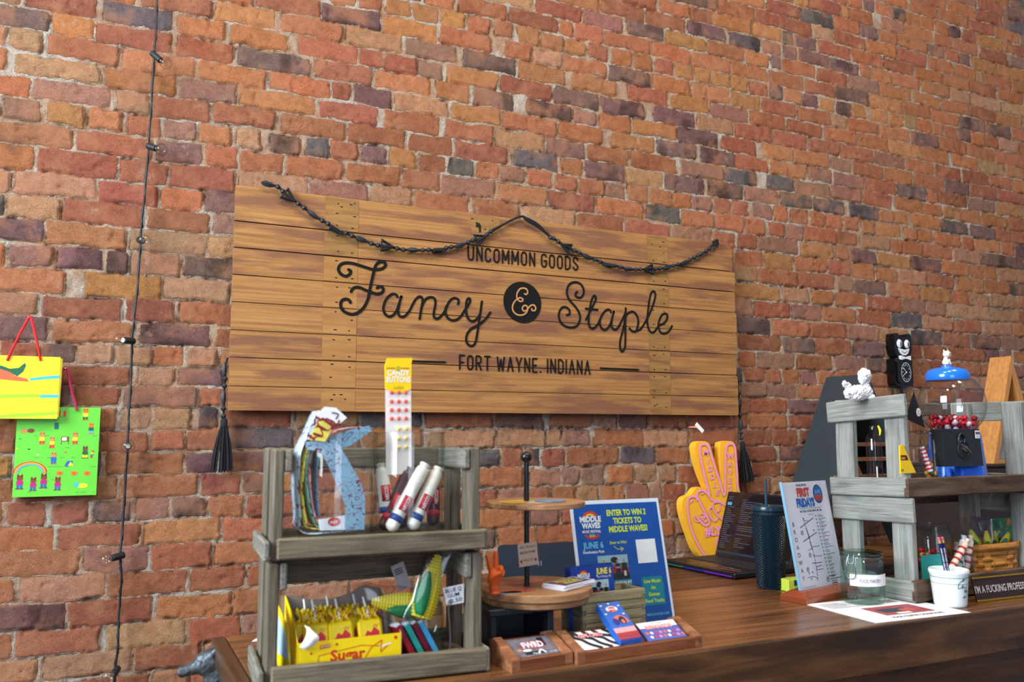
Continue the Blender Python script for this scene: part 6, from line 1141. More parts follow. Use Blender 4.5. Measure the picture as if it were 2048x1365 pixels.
def laptop():
    bk = mat('laptop_black', (20, 21, 24), .35, spec=.5); key = mat('key_black', (30, 31, 35), .5); scr = mat('screen_glass', (14, 16, 22), .12, spec=.6)
    rz = R(-86.6); t = thing('laptop', 'open black gaming laptop on the staff desk with a glowing coloured front edge', 'laptop', (2.059, 2.541, .9905), rz); w, d = .358, .262
    q = MB(); q.rbox(0, w, -d, .012, .002, .020, .004, bk); q.build('base', t)
    q = MB()
    for r_ in range(6):
        n = 15
        for k in range(n): x = .018+k*.0212; y = -.045-.0195*r_; q.rbox(x, x+.0185, y-.0165, y, .0198, .0222, .0008, key)
    q.build('keyboard', t)
    q = MB(); q.box(.115, .235, -.235, -.170, .0200, .0206, mat('touchpad', (26, 27, 30), .3)); q.build('touchpad', t)
    for k, (c, x0, x1) in enumerate((((14, 84, 64), 0, .30), ((24, 34, 120), .30, .62), ((90, 22, 150), .62, 1))): q = MB(); q.rbox(.012+(w-.024)*x0, .012+(w-.024)*x1, -d-.0012, -d+.001, .006, .011, .0004, mat('glow_%d' % k, c, .4, emit=.12)); q.build('light_strip', t, label=('green', 'blue', 'violet')[k]+' section of the glowing front edge')
    q = MB(); q.stroke([(0, 0), (.02, .004), (.06, .002), (.09, .006)], .006, 0, mat('sticker_orange', (190, 90, 30), .4)); o = q.build('sticker', t, loc=(.25, -.225, .0206), rot=(R(-90), 0, 0))
    q = MB(); q.stroke([(0, 0), (.03, .006), (.05, .0), (.08, .004)], .0028, 0, mat('sticker_grey', (190, 180, 170), .4)); q.build('sticker', t, loc=(.235, -.20, .0208), rot=(R(-90), 0, 0))
    s = bpy.data.objects.new('screen', None); 
    q = MB(); q.rbox(0, w, 0, .007, 0, .243, .003, bk); q.rect(.006, w-.006, .014, .236, -.0003, scr); rnd = random.Random(8); g1 = mat('screen_text', (70, 84, 100), .5, emit=.12); g2 = mat('screen_blue', (60, 130, 170), .5, emit=.25)
    q.rect(.012, .034, .192, .203, -.0006, g2)
    for k in range(26): z = .222-.0075*k; q.rect(.012, .012+rnd.uniform(.02, .05), z, z+.0016, -.0006, g1) if k not in (2, 3, 4) else None; q.rect(.085, .085+rnd.uniform(.02, .10), z, z+.0016, -.0006, g1) if rnd.random() < .75 else None
    q.rect(.006, w-.006, .014, .022, -.0006, mat('screen_bar', (22, 40, 60), .5, emit=.1)); o = q.build('screen', t, loc=(0, -.018, .0165), rot=(-R(18.1), 0, 0))
    q = MB(); q.tube([(.04, -.006, .016), (.32, -.006, .016)], .006, bk, 10); q.build('hinge', t, smooth=50)
laptop()
def tablet():
    g = mat('slate_metal', (44, 52, 64), .4, metal=.4); t = thing('tablet_computer', 'closed dark silver laptop lid standing behind the tiered tray on the staff desk', 'laptop', (1.113, 2.405, .9905), rot=(-R(12), 0, R(-5.4)))
    q = MB(); q.prism(rr(0, .32, 0, .121, .012), 0, .010, g); q.build('lid', t, bevel=.002)
    q = MB(); q.rrect(.126, .131, .052, .068, .002, -.0004, mat('chrome', (200, 205, 210), .15, metal=1)); q.rrect(.135, .140, .052, .068, .002, -.0004, MATS['chrome']); q.build('logo_bars', t, label='two upright chrome logo bars')
tablet()

# ================================================================ studded tumbler
def tumbler():
    m = mat('tumbler_teal_black', (14, 36, 50), .3, spec=.5); cx, cy = 1.590, 1.752; rb, rt = .0335, .0425; H = aty(1535, 1012, cy).z-TOPZ
    t = thing('studded_tumbler', 'tall dark teal studded tumbler with lid and straw on the counter', 'tumbler', (cx, cy, TOPZ)); q = MB(); q.lathe([(0, 0), (rb-.002, 0), (rb-.001, .002), (rb, .005)], m, 40); rows, N = 62, 30; vs = []; fs = []; SG = N*2
    for i in range(rows*1+1):
        u = i/rows; r = rb+(rt-rb)*u
        for k in range(SG): st = .0034 if (i+k) % 2 == 0 else 0; a = 2*math.pi*k/SG; vs.append(((r+st)*math.cos(a), (r+st)*math.sin(a), .005+(H-.028)*u))
    for i in range(rows):
        for k in range(SG):
            w_ = (k+1) % SG; a_, b_, c_, d_ = i*SG+k, i*SG+w_, (i+1)*SG+w_, (i+1)*SG+k
            if (i+k) % 2 == 0: fs += [(a_, b_, d_), (b_, c_, d_)]
            else: fs += [(a_, b_, c_), (a_, c_, d_)]
    q.add(vs, fs, m); q.lathe([(rt, H-.0235), (rt+.001, H-.022), (rt+.001, H-.014), (0, H-.0135)], m, 48); q.build('studded_body', t)
    q = MB(); q.lathe([(rt-.001, H-.0135), (rt+.0025, H-.012), (rt+.0028, H-.003), (rt+.0012, H), (rt-.006, H-.0005), (rt-.008, H-.004), (0, H-.004)], mat('tumbler_lid', (22, 46, 60), .25), 48); q.build('lid', t, smooth=40)
    zs = aty(1531, 958, cy).z-TOPZ; q = MB(); x = aty(1532, 1000, cy).x-cx; q.tube([(x, 0, H-.003), (x, 0, zs)], .0036, mat('straw_teal', (30, 66, 84), .3), 12); q.build('straw', t, smooth=50)
tumbler()
# ================================================================ First Fridays sign
def first_fridays():
    w, h = .192, .258; t = thing('tabletop_sign', 'tall First Fridays street map sheet in a clear holder on a wooden base', 'sign', (1.527, 1.581, TOPZ), R(12)); B_ = mat('rosewood', (136, 64, 36), .3, coat=.4, noise=.2, nscale=12)
    q = MB(); x0, x1, y0, y1 = -.028, w+.008, -.034, .040
    q.add([(x0, y0, 0), (x1, y0, 0), (x1, y1, 0), (x0, y1, 0), (x0, y0, .014), (x1, y0, .014), (x1, y1, .014), (x0, y1, .014), (x0+.020, y0+.018, .026), (x1-.020, y0+.018, .026), (x1-.020, y1-.018, .026), (x0+.020, y1-.018, .026)], [(3, 2, 1, 0), (0, 1, 5, 4), (1, 2, 6, 5), (2, 3, 7, 6), (3, 0, 4, 7), (4, 5, 9, 8), (5, 6, 10, 9), (6, 7, 11, 10), (7, 4, 8, 11), (8, 9, 10, 11)], B_); q.build('wooden_base', t, bevel=.0012)
    q = card(w, h, .0015, mat('map_paper', (226, 226, 234), .5)); y = -.0004; ink = INK; rd = mat('ff_red', (204, 64, 52), .5); bl = mat('ff_blue', (24, 100, 180), .5)
    q.text('WE ARE OPEN FOR', .080, h-.011, .0075, y, ink, 'c', bold=.02, fit=.044); q.text('FIRST', .083, h-.036, .028, y, rd, 'c', bold=.07, fit=.055, xs=.8); q.text('FRIDAYS', .086, h-.062, .028, y, bl, 'c', bold=.07, fit=.078)
    q.disc(.146, h-.033, .0205, .024, y, mat('ff_maroon', (60, 40, 66), .5), 24); q.disc(.146, h-.033, .0175, .021, y-.0002, bl, 24); q.rect(.1305, .1615, h-.048, h-.036, y-.0004, rd); q.text('LATE', .146, h-.031, .011, y-.0006, mat('ff_pale', (150, 180, 220), .5), 'c', bold=.03, fit=.024); q.text('HOURS', .146, h-.046, .011, y-.0006, rd, 'c', bold=.03, fit=.026)
    q.rect(.055, .150, h-.0675, h-.0668, y, ink); q.text('FIRST FRIDAY OF EVERY MONTH  5PM - 8PM', .102, h-.076, .0065, y, ink, 'c', bold=.02, fit=.094); q.text('Open later at', .100, h-.084, .004, y, ink, 'c')
    for k, c in enumerate('BROADWAY'): q.text(c, .018+.0003*k, h-.108-.0185*k, .0155, y, ink, 'c')
    S = lambda P, wd=.0011: q.stroke(P, wd, y, ink, smooth=False)
    q.stroke([(.062, .170), (.068, .145), (.074, .125), (.076, .105), (.080, .080), (.080, .045), (.077, .020)], .0014, y, ink)
    S([(.044, .146), (.105, .166)], .0018); S([(.046, .112), (.108, .130)], .0018); S([(.064, .162), (.082, .161)]); S([(.080, .097), (.110, .097)]); S([(.060, .089), (.078, .094)]); S([(.081, .074), (.112, .072)]); S([(.066, .058), (.106, .057)], .0014); S([(.081, .048), (.106, .050)]); S([(.082, .041), (.108, .041)]); S([(.081, .048), (.081, .041)])
    q.stroke([(.036, .026), (.060, .027), (.074, .022), (.077, .014)], .0012, y, ink)
    def star(x, z, r=.0032): q.flat([(x+(r if k % 2 == 0 else r*.42)*math.sin(k*math.pi/5), z+(r if k % 2 == 0 else r*.42)*math.cos(k*math.pi/5)) for k in range(10)], y, ink)
    for x, z in ((.064, .166), (.098, .136), (.079, .076), (.061, .037), (.052, .022), (.046, .036)): star(x, z)
    for x, z in ((.048, .133), (.064, .078), (.044, .045)): q.arc(x, z, .0042, .0055, 0, 360, y, ink); q.text('P', x, z-.0028, .0075, y, ink, 'c', bold=.03)
    for k in range(6): q.rect(.066+.0012*k, .069+.0012*k, .140-.0048*k, .143-.0048*k, y, ink)
    for k in range(7): q.rect(.072+.0006*k, .076+.0006*k, .108-.003*k, .110-.003*k, y, ink)
    nm = ['Record shop', 'Gallery', 'Tea house', 'Bakery', 'Framing studio', 'Florist', 'Print works', 'Yoga', 'Antique mall', 'Bike shop', 'Book nook', 'Coffee', 'Barber', 'Corner market', 'Pizza', 'Salon', 'Vintage', 'Ice cream']
    rnd = random.Random(1); lg = mat('fine_print', (96, 100, 116), .6)
    for k in range(18):
        x = .118+.0006*k; z = h-.088-.0088*k; star(x, z+.001, .0030)
        q.rect(x+.008, x+.008+rnd.uniform(.018, .040), z+.0012, z+.0024, y, lg); q.rect(x+.010, x+.010+rnd.uniform(.010, .028), z-.0022, z-.0011, y, lg)
    q.arc(.120, .0145, .0045, .006, 0, 360, y, ink); q.text('P', .120, .0118, .0075, y, ink, 'c', bold=.03); q.text('FREE PARKING', .145, .0195, .005, y, ink, 'c', bold=.03, fit=.022); q.rect(.130, .182, .0135, .0150, y, ink); q.rect(.134, .160, .0085, .0098, y, ink); q.text('FREE PARKING', .148, .002, .005, y, ink, 'c', bold=.03, fit=.024); q.rect(.014, .066, .004, .0048, y, lg)
    q.build('map_sheet', t, loc=(0, 0, .0255), rot=(-R(9.7), 0, 0))
    q = MB(); q.box(-.0015, w+.0015, -.0032, -.0018, 0, h+.002, glass('sign_acrylic', (250, 251, 253), ior=1.10)); q.box(-.0035, -.0018, -.0032, .004, 0, h+.002, mat('acrylic_edge', (120, 170, 196), .2)); q.build('acrylic_holder', t, loc=(0, 0, .0255), rot=(-R(9.7), 0, 0))
first_fridays()
p = aty(1578, 1186, 1.685); t = thing('lime_card_box', 'lime green card box printed with a big U, behind the First Fridays sign', 'box', (p.x, 1.685, TOPZ), R(-8)); hz = aty(1590, 1160, 1.685).z-TOPZ
q = MB(); q.rbox(0, .09, 0, .045, 0, hz, .001, mat('lime_card', (214, 236, 84), .5)); te = mat('deep_teal', (10, 84, 92), .5); q.rect(.016, .045, hz*.50, hz*.98, -.0003, te); q.text('U', .0305, hz*.56, .016, -.0006, WHITE, 'c', bold=.03); q.text('1-800', .030, hz*.26, .009, -.0003, te, 'c', bold=.02, fit=.022); q.rect(.004, .05, hz*.14, hz*.19, -.0003, te); q.build('box', t)
# ================================================================ papers, jar, mug on the counter front
q = MB(); q.box(-.1395, .1395, -.108, .108, 0, .0006, PAPER); q.push(Matrix.Rotation(R(-90), 4, 'X')); y = -.0009; pr = mat('flyer_rose', (170, 84, 92), .5, noise=.4, nscale=60); 
q.rect(-.060, .085, -.062, .018, y, pr); q.rect(-.04, .04, -.040, -.006, y-.0002, mat('flyer_slate', (62, 76, 92), .5, noise=.4, nscale=50)); q.disc(.03, -.03, .022, .012, y-.0004, mat('flyer_coral', (200, 84, 84), .5)); q.rect(-.02, .02, -.058, -.046, y-.0004, WHITE)
q.text('FOOD PANTRY DONATIONS', .01, -.088, .0175, y, INK, 'c', bold=.02, fit=.15); q.rect(.050, .086, .045, .075, y, mat('flyer_grey', (150, 150, 156), .6))
for k in range(6): q.rect(-.12, -.12+.06+.01*(k % 3), .085-.009*k, .0875-.009*k, y, mat('fine_print', (96, 100, 116), .6)); q.rect(-.04, -.04+.06+.008*((k+1) % 3), .085-.009*k, .0875-.009*k, y, MATS['fine_print'])
q.pop(); q.build('flyer', loc=(1.640, 1.432, TOPZ+.0004), rz=R(-3.5), label='white food pantry flyer lying flat under the glass jar', cat='flyer')
def pantry_jar():
    g = glass('green_jar_glass', (242, 250, 247), ior=1.38, edge=(96, 150, 134)); cx, cy = 1.652, 1.508; zt = aty(1733, 1101, cy).z-TOPZ; r = .0505
    t = thing('food_pantry_jar', 'pale green glass clip-top jar labelled FOOD PANTRY on the counter', 'jar', (cx, cy, TOPZ+.0012))
    q = MB(); H = zt; q.shell([(0, .002), (r*.86, .001), (r*.95, .004), (r, .012), (r, H*.72), (r*.97, H*.80), (r*.86, H*.85), (r*.84, H*.88)], g, 12, sx=1, sy=1)
    q.shell([(r*.80, H*.88), (r*.82, H*.84), (r*.92, H*.79), (r*.95, H*.71), (r*.95, .014), (0, .009)], g, 12); q.build('glass_body', t, smooth=25)
    q = MB(); q.lathe([(r*.84, H*.875), (r*.93, H*.88), (r*.95, H*.90), (r*.93, H*.92), (r*.86, H*.925)], g, 40); q.lathe([(r*.88, H*.93), (r*.96, H*.935), (r*.98, H*.955), (r*.95, H*.975), (r*.6, H), (0, H)], g, 40); q.build('lid', t, smooth=45)
    wr = mat('wire_steel', (130, 140, 146), .25, metal=1); q = MB(); a = R(-163); ux, uy = math.cos(a), math.sin(a); P = lambda s, rr_, z: (ux*rr_*r-uy*s, uy*rr_*r+ux*s, z)
    q.tube([P(-.010, .98, H*.90), P(-.011, 1.08, H*.74), P(-.009, 1.1, H*.52), P(.009, 1.1, H*.52), P(.011, 1.08, H*.74), P(.010, .98, H*.90)], .0012, wr, 7, smooth=4); q.tube([P(-.006, 1.0, H*.95), P(-.006, 1.12, H*.80), P(.006, 1.12, H*.80), P(.006, 1.0, H*.95)], .0011, wr, 7, smooth=3)
    q.tube([(r*.96*math.cos(k*math.pi/20), r*.96*math.sin(k*math.pi/20), H*.89) for k in range(40)], .0010, wr, 6, closed=True); q.build('wire_clasp', t, smooth=60)
    q = MB(); n = 10; a0, a1 = R(-170), R(-52); vs = []
    for i in range(n+1): aa = a0+(a1-a0)*i/n; vs += [((r+.0006)*math.cos(aa), (r+.0006)*math.sin(aa), H*.36), ((r+.0006)*math.cos(aa), (r+.0006)*math.sin(aa), H*.58)]
    q.add(vs, [(2*i, 2*i+2, 2*i+3, 2*i+1) for i in range(n)], PAPER)
    vs, fs = glyphs('FOOD PANTRY', .012); w_ = max(v[0] for v in vs); k_ = .050/w_
    q.add([((r+.0013)*math.cos(R(-116)+(v[0]-w_/2)*k_/r), (r+.0013)*math.sin(R(-116)+(v[0]-w_/2)*k_/r), H*.43+v[1]) for v in vs], fs, mat('label_grey_ink', (90, 96, 106), .6)); q.build('paper_label', t)
pantry_jar()
def mug():
    wm = mat('ceramic_white', (226, 236, 234), .18, spec=.6); gl = mat('glaze_green', (36, 110, 100), .3); cx, cy = 1.806, 1.392; rb, rt = .0345, .0435; H = aty(1913, 1136, cy).z-TOPZ
    t = thing('white_mug', 'white crockery cup with green lines holding two pencils', 'cup', (cx, cy, TOPZ)); q = MB()
    q.lathe([(0, 0), (rb-.002, 0), (rb, .002), (rb+.001, .006), (rt-.003, H*.72), (rt-.002, H*.84), (rt+.0005, H*.90), (rt+.001, H*.96), (rt-.001, H), (rt-.004, H-.0015), (rt-.0055, H*.90), (rb-.003, .008), (0, .007)], wm, 56); q.build('cup_body', t, smooth=50)
    for zz in (.80, .64): q = MB(); r = rb+(rt-rb)*(.1+zz)-.0015; q.tube([(r*math.cos(k*math.pi/28), r*math.sin(k*math.pi/28), H*zz) for k in range(56)], .0006, gl, 5, closed=True); q.build('green_line', t, smooth=60)
    q = MB(); ink = mat('script_green', (50, 90, 96), .5)
    def cur(P, w_=.0013):
        C_ = catmull([(a, b_, 0) for a, b_ in P], 5); pts = []
        for c in C_: z = H*.2+c.y; r = (rb+.001)+(rt-rb-.004)*(z-.006)/(.72*H-.006)+.0003; aa = R(-104)+c.x/r; pts.append((r*math.cos(aa), r*math.sin(aa), z))
        q.tube(pts, w_*.5, ink, 5)
    cur([(.002, .046), (-.006, .040), (-.008, .028), (-.002, .030), (.004, .036), (.002, .028), (.008, .032), (.012, .028), (.018, .034)]); cur([(.0, .044), (.006, .050), (.004, .044), (.010, .052)]); cur([(.008, .018), (.010, .026), (.013, .018), (.016, .026), (.018, .018), (.022, .022)]); cur([(.004, .006), (.010, .012), (.008, .006), (.016, .010), (.020, .016)]); q.build('handwriting', t)
    nv = mat('pencil_navy', (16, 30, 104), .3); fe = mat('ferrule', (214, 170, 110), .3, metal=.7); er = mat('eraser_pink', (226, 84, 110), .6)
    for k, (A, Bq, lab) in enumerate((((1902, 1180), (1877, 1075), 'navy blue pencil, left of the two standing in the white cup'), ((1912, 1180), (1884, 1074), 'navy blue pencil, right of the two standing in the white cup'))):
        top = aty(*Bq, cy+.012+.002*k); bot = Vector((cx+(.018 if k else .012), cy+.006, TOPZ+.010)); d = top-bot; L_ = d.length; p_ = thing('pencil', lab, 'pencil', bot, rot=d.to_track_quat('Z', 'Y').to_euler(), group='pencils in the white cup')
        r = .0036; q = MB(); q.lathe([(.0008, 0), (r, .010), (r, L_-.015)], nv, 6); q.build('barrel', p_); q = MB(); q.lathe([(r+.0001, L_-.0149), (r+.0003, L_-.010), (r-.0001, L_-.009), (r+.0003, L_-.006)], fe, 14); q.build('ferrule', p_, smooth=60); q = MB(); q.lathe([(r-.0003, L_-.0059), (r-.0003, L_-.001), (0, L_)], er, 14); q.build('eraser', p_, smooth=60)
        q = MB(); loc = p_.rotation_euler.to_matrix().inverted() @ Vector((-1.1, -1, 0)); an = math.atan2(loc.y, loc.x); vs, fs = glyphs('FANCY & STAPLE  FORT WAYNE', .0042, .03); w_ = max(v[0] for v in vs); kk = min(1, (L_-.045)/w_)
        q.add([((r+.0006)*math.cos(an)-(v[1]-.0015)*-math.sin(an), (r+.0006)*math.sin(an)+(v[1]-.0015)*-math.cos(an), L_-.026-v[0]*kk) for v in vs], fs, WHITE); q.build('lettering', p_)
mug()
def nameplate():
    w, h = .27, .056; gd = mat('gold_trim', (210, 170, 50), .2, metal=.9); t = thing('desk_nameplate', 'brown desk nameplate with gold rails and white capital lettering', 'nameplate', (1.893, 1.3865, TOPZ), rot=(0, 0, R(-2.5)))
    q = MB(); q.push(Matrix.Rotation(-R(13), 4, 'X')); q.box(0, w, 0, .003, .001, h, mat('plate_brown', (48, 28, 22), .35)); q.text("I'M A FUCKING PROFESSIONAL", .002, h*.36, .0235, -.0004, mat('plate_white', (200, 196, 192), .4), 'l', bold=.01, fit=.222, xs=1); q.pop(); q.build('plate', t)
    for z in (.0, h-.004): q = MB(); q.push(Matrix.Rotation(-R(13), 4, 'X')); q.rbox(0, w, -.003, .0045, z+.0012, z+.0052, .001, gd); q.pop(); q.build('gold_rail', t)
    q = MB(); q.prism([(0, 0), (w, 0), (w, .003), (0, .003)], .001, .024, gd); q.build('foot', t)
nameplate()

# ================================================================ right crates: contents
def gumball():
    bl = mat('gumball_blue', (24, 116, 224), .22, metal=.1, spec=.6, coat=.5); fl = mat('foil_blue', (22, 104, 232), .22, metal=.3, coat=.6); bk = mat('panel_black', (34, 40, 42), .45, bump=.7, bscale=60, noise=.3, nscale=40); g = glass('globe_glass', (250, 252, 252), ior=1.42, edge=(150, 156, 156))
    cy = 1.548; c0 = aty(1914, 947, cy); cx = c0.x; z0 = ZR2+.0008; t = thing('gumball_machine', 'blue gumball machine with big clear globe half filled with red sweets', 'gumball machine', (cx, cy, z0)); zb = aty(1910, 862, cy).z-z0
    M8 = lambda r, z: [(r*math.cos(R(22.5+45*k)), r*math.sin(R(22.5+45*k)), z) for k in range(8)]
    q = MB(); n = 48; vs = []; prof = [(.078, 0), (.077, .004), (.071, .02), (.063, zb-.02), (.060, zb-.004), (.05, zb)]
    for r, z in prof:
        for k in range(n): a = 2*math.pi*k/n; rr_ = r*(1+.03*math.cos(8*a)); vs.append((rr_*math.cos(a), rr_*math.sin(a), z))
    q.add(vs, [(i*n+k, i*n+(k+1) % n, (i+1)*n+(k+1) % n, (i+1)*n+k) for i in range(len(prof)-1) for k in range(n)]+[tuple(range(n-1, -1, -1)), tuple((len(prof)-1)*n+k for k in range(n))], fl); q.build('fluted_base', t, smooth=35)
    # coin panel: faces the front
    q = MB(); H0, H1 = aty(1925, 933, cy-.075).z-z0, zb+.004; x0 = aty(1887, 900, cy-.084).x-cx; x1 = aty(1965, 900, cy-.084).x-cx; th = R(7)
    q.prism([(x0+.003, H0), (x1, H0), (x1-.008, H1), (x0-.002, H1)], -.084, -.050, bk); pn = q.build('coin_panel', t, bevel=.003)
    xm = (x0+x1)/2+.001; zm = (H0+H1)/2-.004
    q = MB(); q.tube([(xm+.022*math.cos(k*math.pi/16)+(0), -.0850, zm+.022*math.sin(k*math.pi/16)) for k in range(32)], .002, bk, 7, closed=True); q.tube([(xm-.018, -.085, zm+.010), (xm-.018, -.086, zm+.030), (xm-.008, -.086, zm+.040), (xm+.004, -.086, zm+.030), (xm+.004, -.085, zm+.018)], .0028, mat('dark_steel', (70, 78, 82), .3, metal=.9), 8, smooth=4); q.build('lock_relief', pn, smooth=50)
    q = MB(); st = MATS['steel']; q.lathe([(0, 0), (.008, 0), (.008, .005), (.005, .007), (0, .007)], st, 18); o = q.build('knob', pn, loc=(xm+.004, -.084, zm), rot=(R(90), 0, 0), smooth=40)
    q = MB(); q.tube([(xm-.017, -.089, zm+.013), (xm+.004, -.092, zm), (xm+.022, -.089, zm-.013)], [.002, .0034, .002], st, 8, smooth=3); q.build('turn_handle', pn, smooth=50)
    q = MB(); y = -.0862; q.rrect(x1-.029, x1-.010, H1-.024, H1-.004, .002, y, PAPER)
    for k in range(9): q.rect(x1-.027+.0018*k, x1-.026+.0018*k+(.0004 if k % 3 else 0), H1-.014, H1-.007, y-.0003, INK)
    q.rect(x1-.026, x1-.013, H1-.018, H1-.0172, y-.0003, MATS['fine_print']); q.rect(x1-.024, x1-.015, H1-.021, H1-.0202, y-.0003, MATS['fine_print']); q.build('price_sticker', pn)
    # globe
    r = .084; zc = zb+.0715; gx = aty(1903, 800, cy).x-cx; prof = []
    for k in range(29):
        th_ = math.pi*(.175+.625*k/28); prof.append((r*math.sin(math.pi-th_), zc+r*1.04*math.cos(math.pi-th_)))
    q = MB(); q.shell(prof, g, 56, c=(gx, 0, 0)); q.build('glass_globe', t, smooth=180)
    zl = prof[-1][1]; rl = prof[-1][0]; lx = aty(1890, 740, cy).x-cx; q = MB(); q.lathe([(rl-.004, zl-.006), (rl+.005, zl-.007), (rl+.0065, zl), (rl+.005, zl+.012), (rl-.002, zl+.021), (rl-.016, zl+.0265), (.016, zl+.0285), (.0145, zl+.0295), (.0145, zl+.033), (.011, zl+.0345), (0, zl+.035)], bl, 56, c=(lx*.6+gx*.4, 0, 0)); q.build('blue_lid', t, smooth=40)
    # sweets
    rs = [mat('sweet_red', (196, 20, 40), .15, spec=.6), mat('sweet_dark_red', (130, 10, 26), .15), mat('sweet_clear', (210, 190, 196), .2), mat('sweet_yellow', (230, 220, 40), .3), mat('sweet_teal', (60, 150, 160), .3)]
    rnd = random.Random(6); wrap = CLRT; lab = ['red sweet', 'dark red sweet', 'clear pale sweet', 'yellow sweet', 'teal sweet']; protos = []
    for k in range(5):
        q = MB(); q.ball((0, 0, 0), .0085, rs[k], 12, 8, (1, 1, .8)); protos.append(q.me if hasattr(q, 'me') else q)
    N_ = 0; pl = []
    for lay in range(3):
        zz = zc-r*1.04*.81+.006+.0128*lay; R_ = math.sqrt(max(0, 1-((zz-zc)/(r*1.04))**2))*r-.012
        for ring in ((0, 1), (.017, 6), (.034, 11), (.051, 17), (.066, 24)):
            if ring[0] > R_: continue
            for k in range(ring[1]):
                if lay == 2 and rnd.random() < .35: continue
                a = 2*math.pi*(k+.5*lay)/ring[1]; pl.append((gx+ring[0]*math.cos(a)+rnd.uniform(-.002, .002), ring[0]*math.sin(a)+rnd.uniform(-.002, .002), zz+rnd.uniform(-.003, .004)))
    first = {}
    for i, p_ in enumerate(pl):
        k = rnd.choices((0, 1, 2, 3, 4), (9, 5, 5, .5, .8))[0]; nm = 'wrapped_sweet'; L_ = lab[k]+' inside the gumball machine globe'
        W_ = Vector((cx, cy, z0))+Vector(p_)
        if k not in first: first[k] = protos[k].build(nm, loc=W_, smooth=90, label=L_, cat='sweet', group=lab[k]+'s in the globe')
        else: o = first[k].copy(); COL.objects.link(o); o.location = W_; o.rotation_euler = (rnd.random()*3, rnd.random()*3, 0); o.scale = (rnd.uniform(.75, 1.12), rnd.uniform(.75, 1.05), rnd.uniform(.8, 1.1))
    # cat figurine on the lid
    iv = mat('ivory_plastic', (232, 222, 196), .4); f0 = Vector((cx+lx*.6+gx*.4, cy, z0+zl+.0352)); t2 = thing('cat_figurine', 'tiny ivory cat figurine sitting on the blue gumball lid', 'figurine', f0)
    fur_mesh('body', [((-.002, 0, .007), .0105, (1, .9, .85)), ((-.002, 0, .014), .0075, (.9, .85, 1.2)), ((.001, -.002, .029), .0105, (1.12, .95, .92)), ((.007, -.006, .002), .0035, (1.3, 1, .6)), ((-.007, -.006, .002), .0035, (1.3, 1, .6))], [([(-.004, -.004, .016), (-.004, -.007, .002)], [.003, .003]), ([(.005, -.004, .016), (.005, -.007, .002)], [.003, .003]), ([(-.007, 0, .036), (-.0085, 0, .042)], [.003, .0008]), ([(.008, 0, .036), (.0095, 0, .042)], [.003, .0008])], iv, t2, vox=.0009)
    q = MB(); q.ball((-.001, -.0125, .030), .0014, INK, 8, 6); q.ball((.0065, -.0115, .030), .0014, INK, 8, 6); q.build('eye', t2); q = MB(); q.ball((.003, -.0135, .0265), .0010, mat('nose_pink', (220, 120, 120), .5), 8, 6); q.build('nose', t2)
gumball()
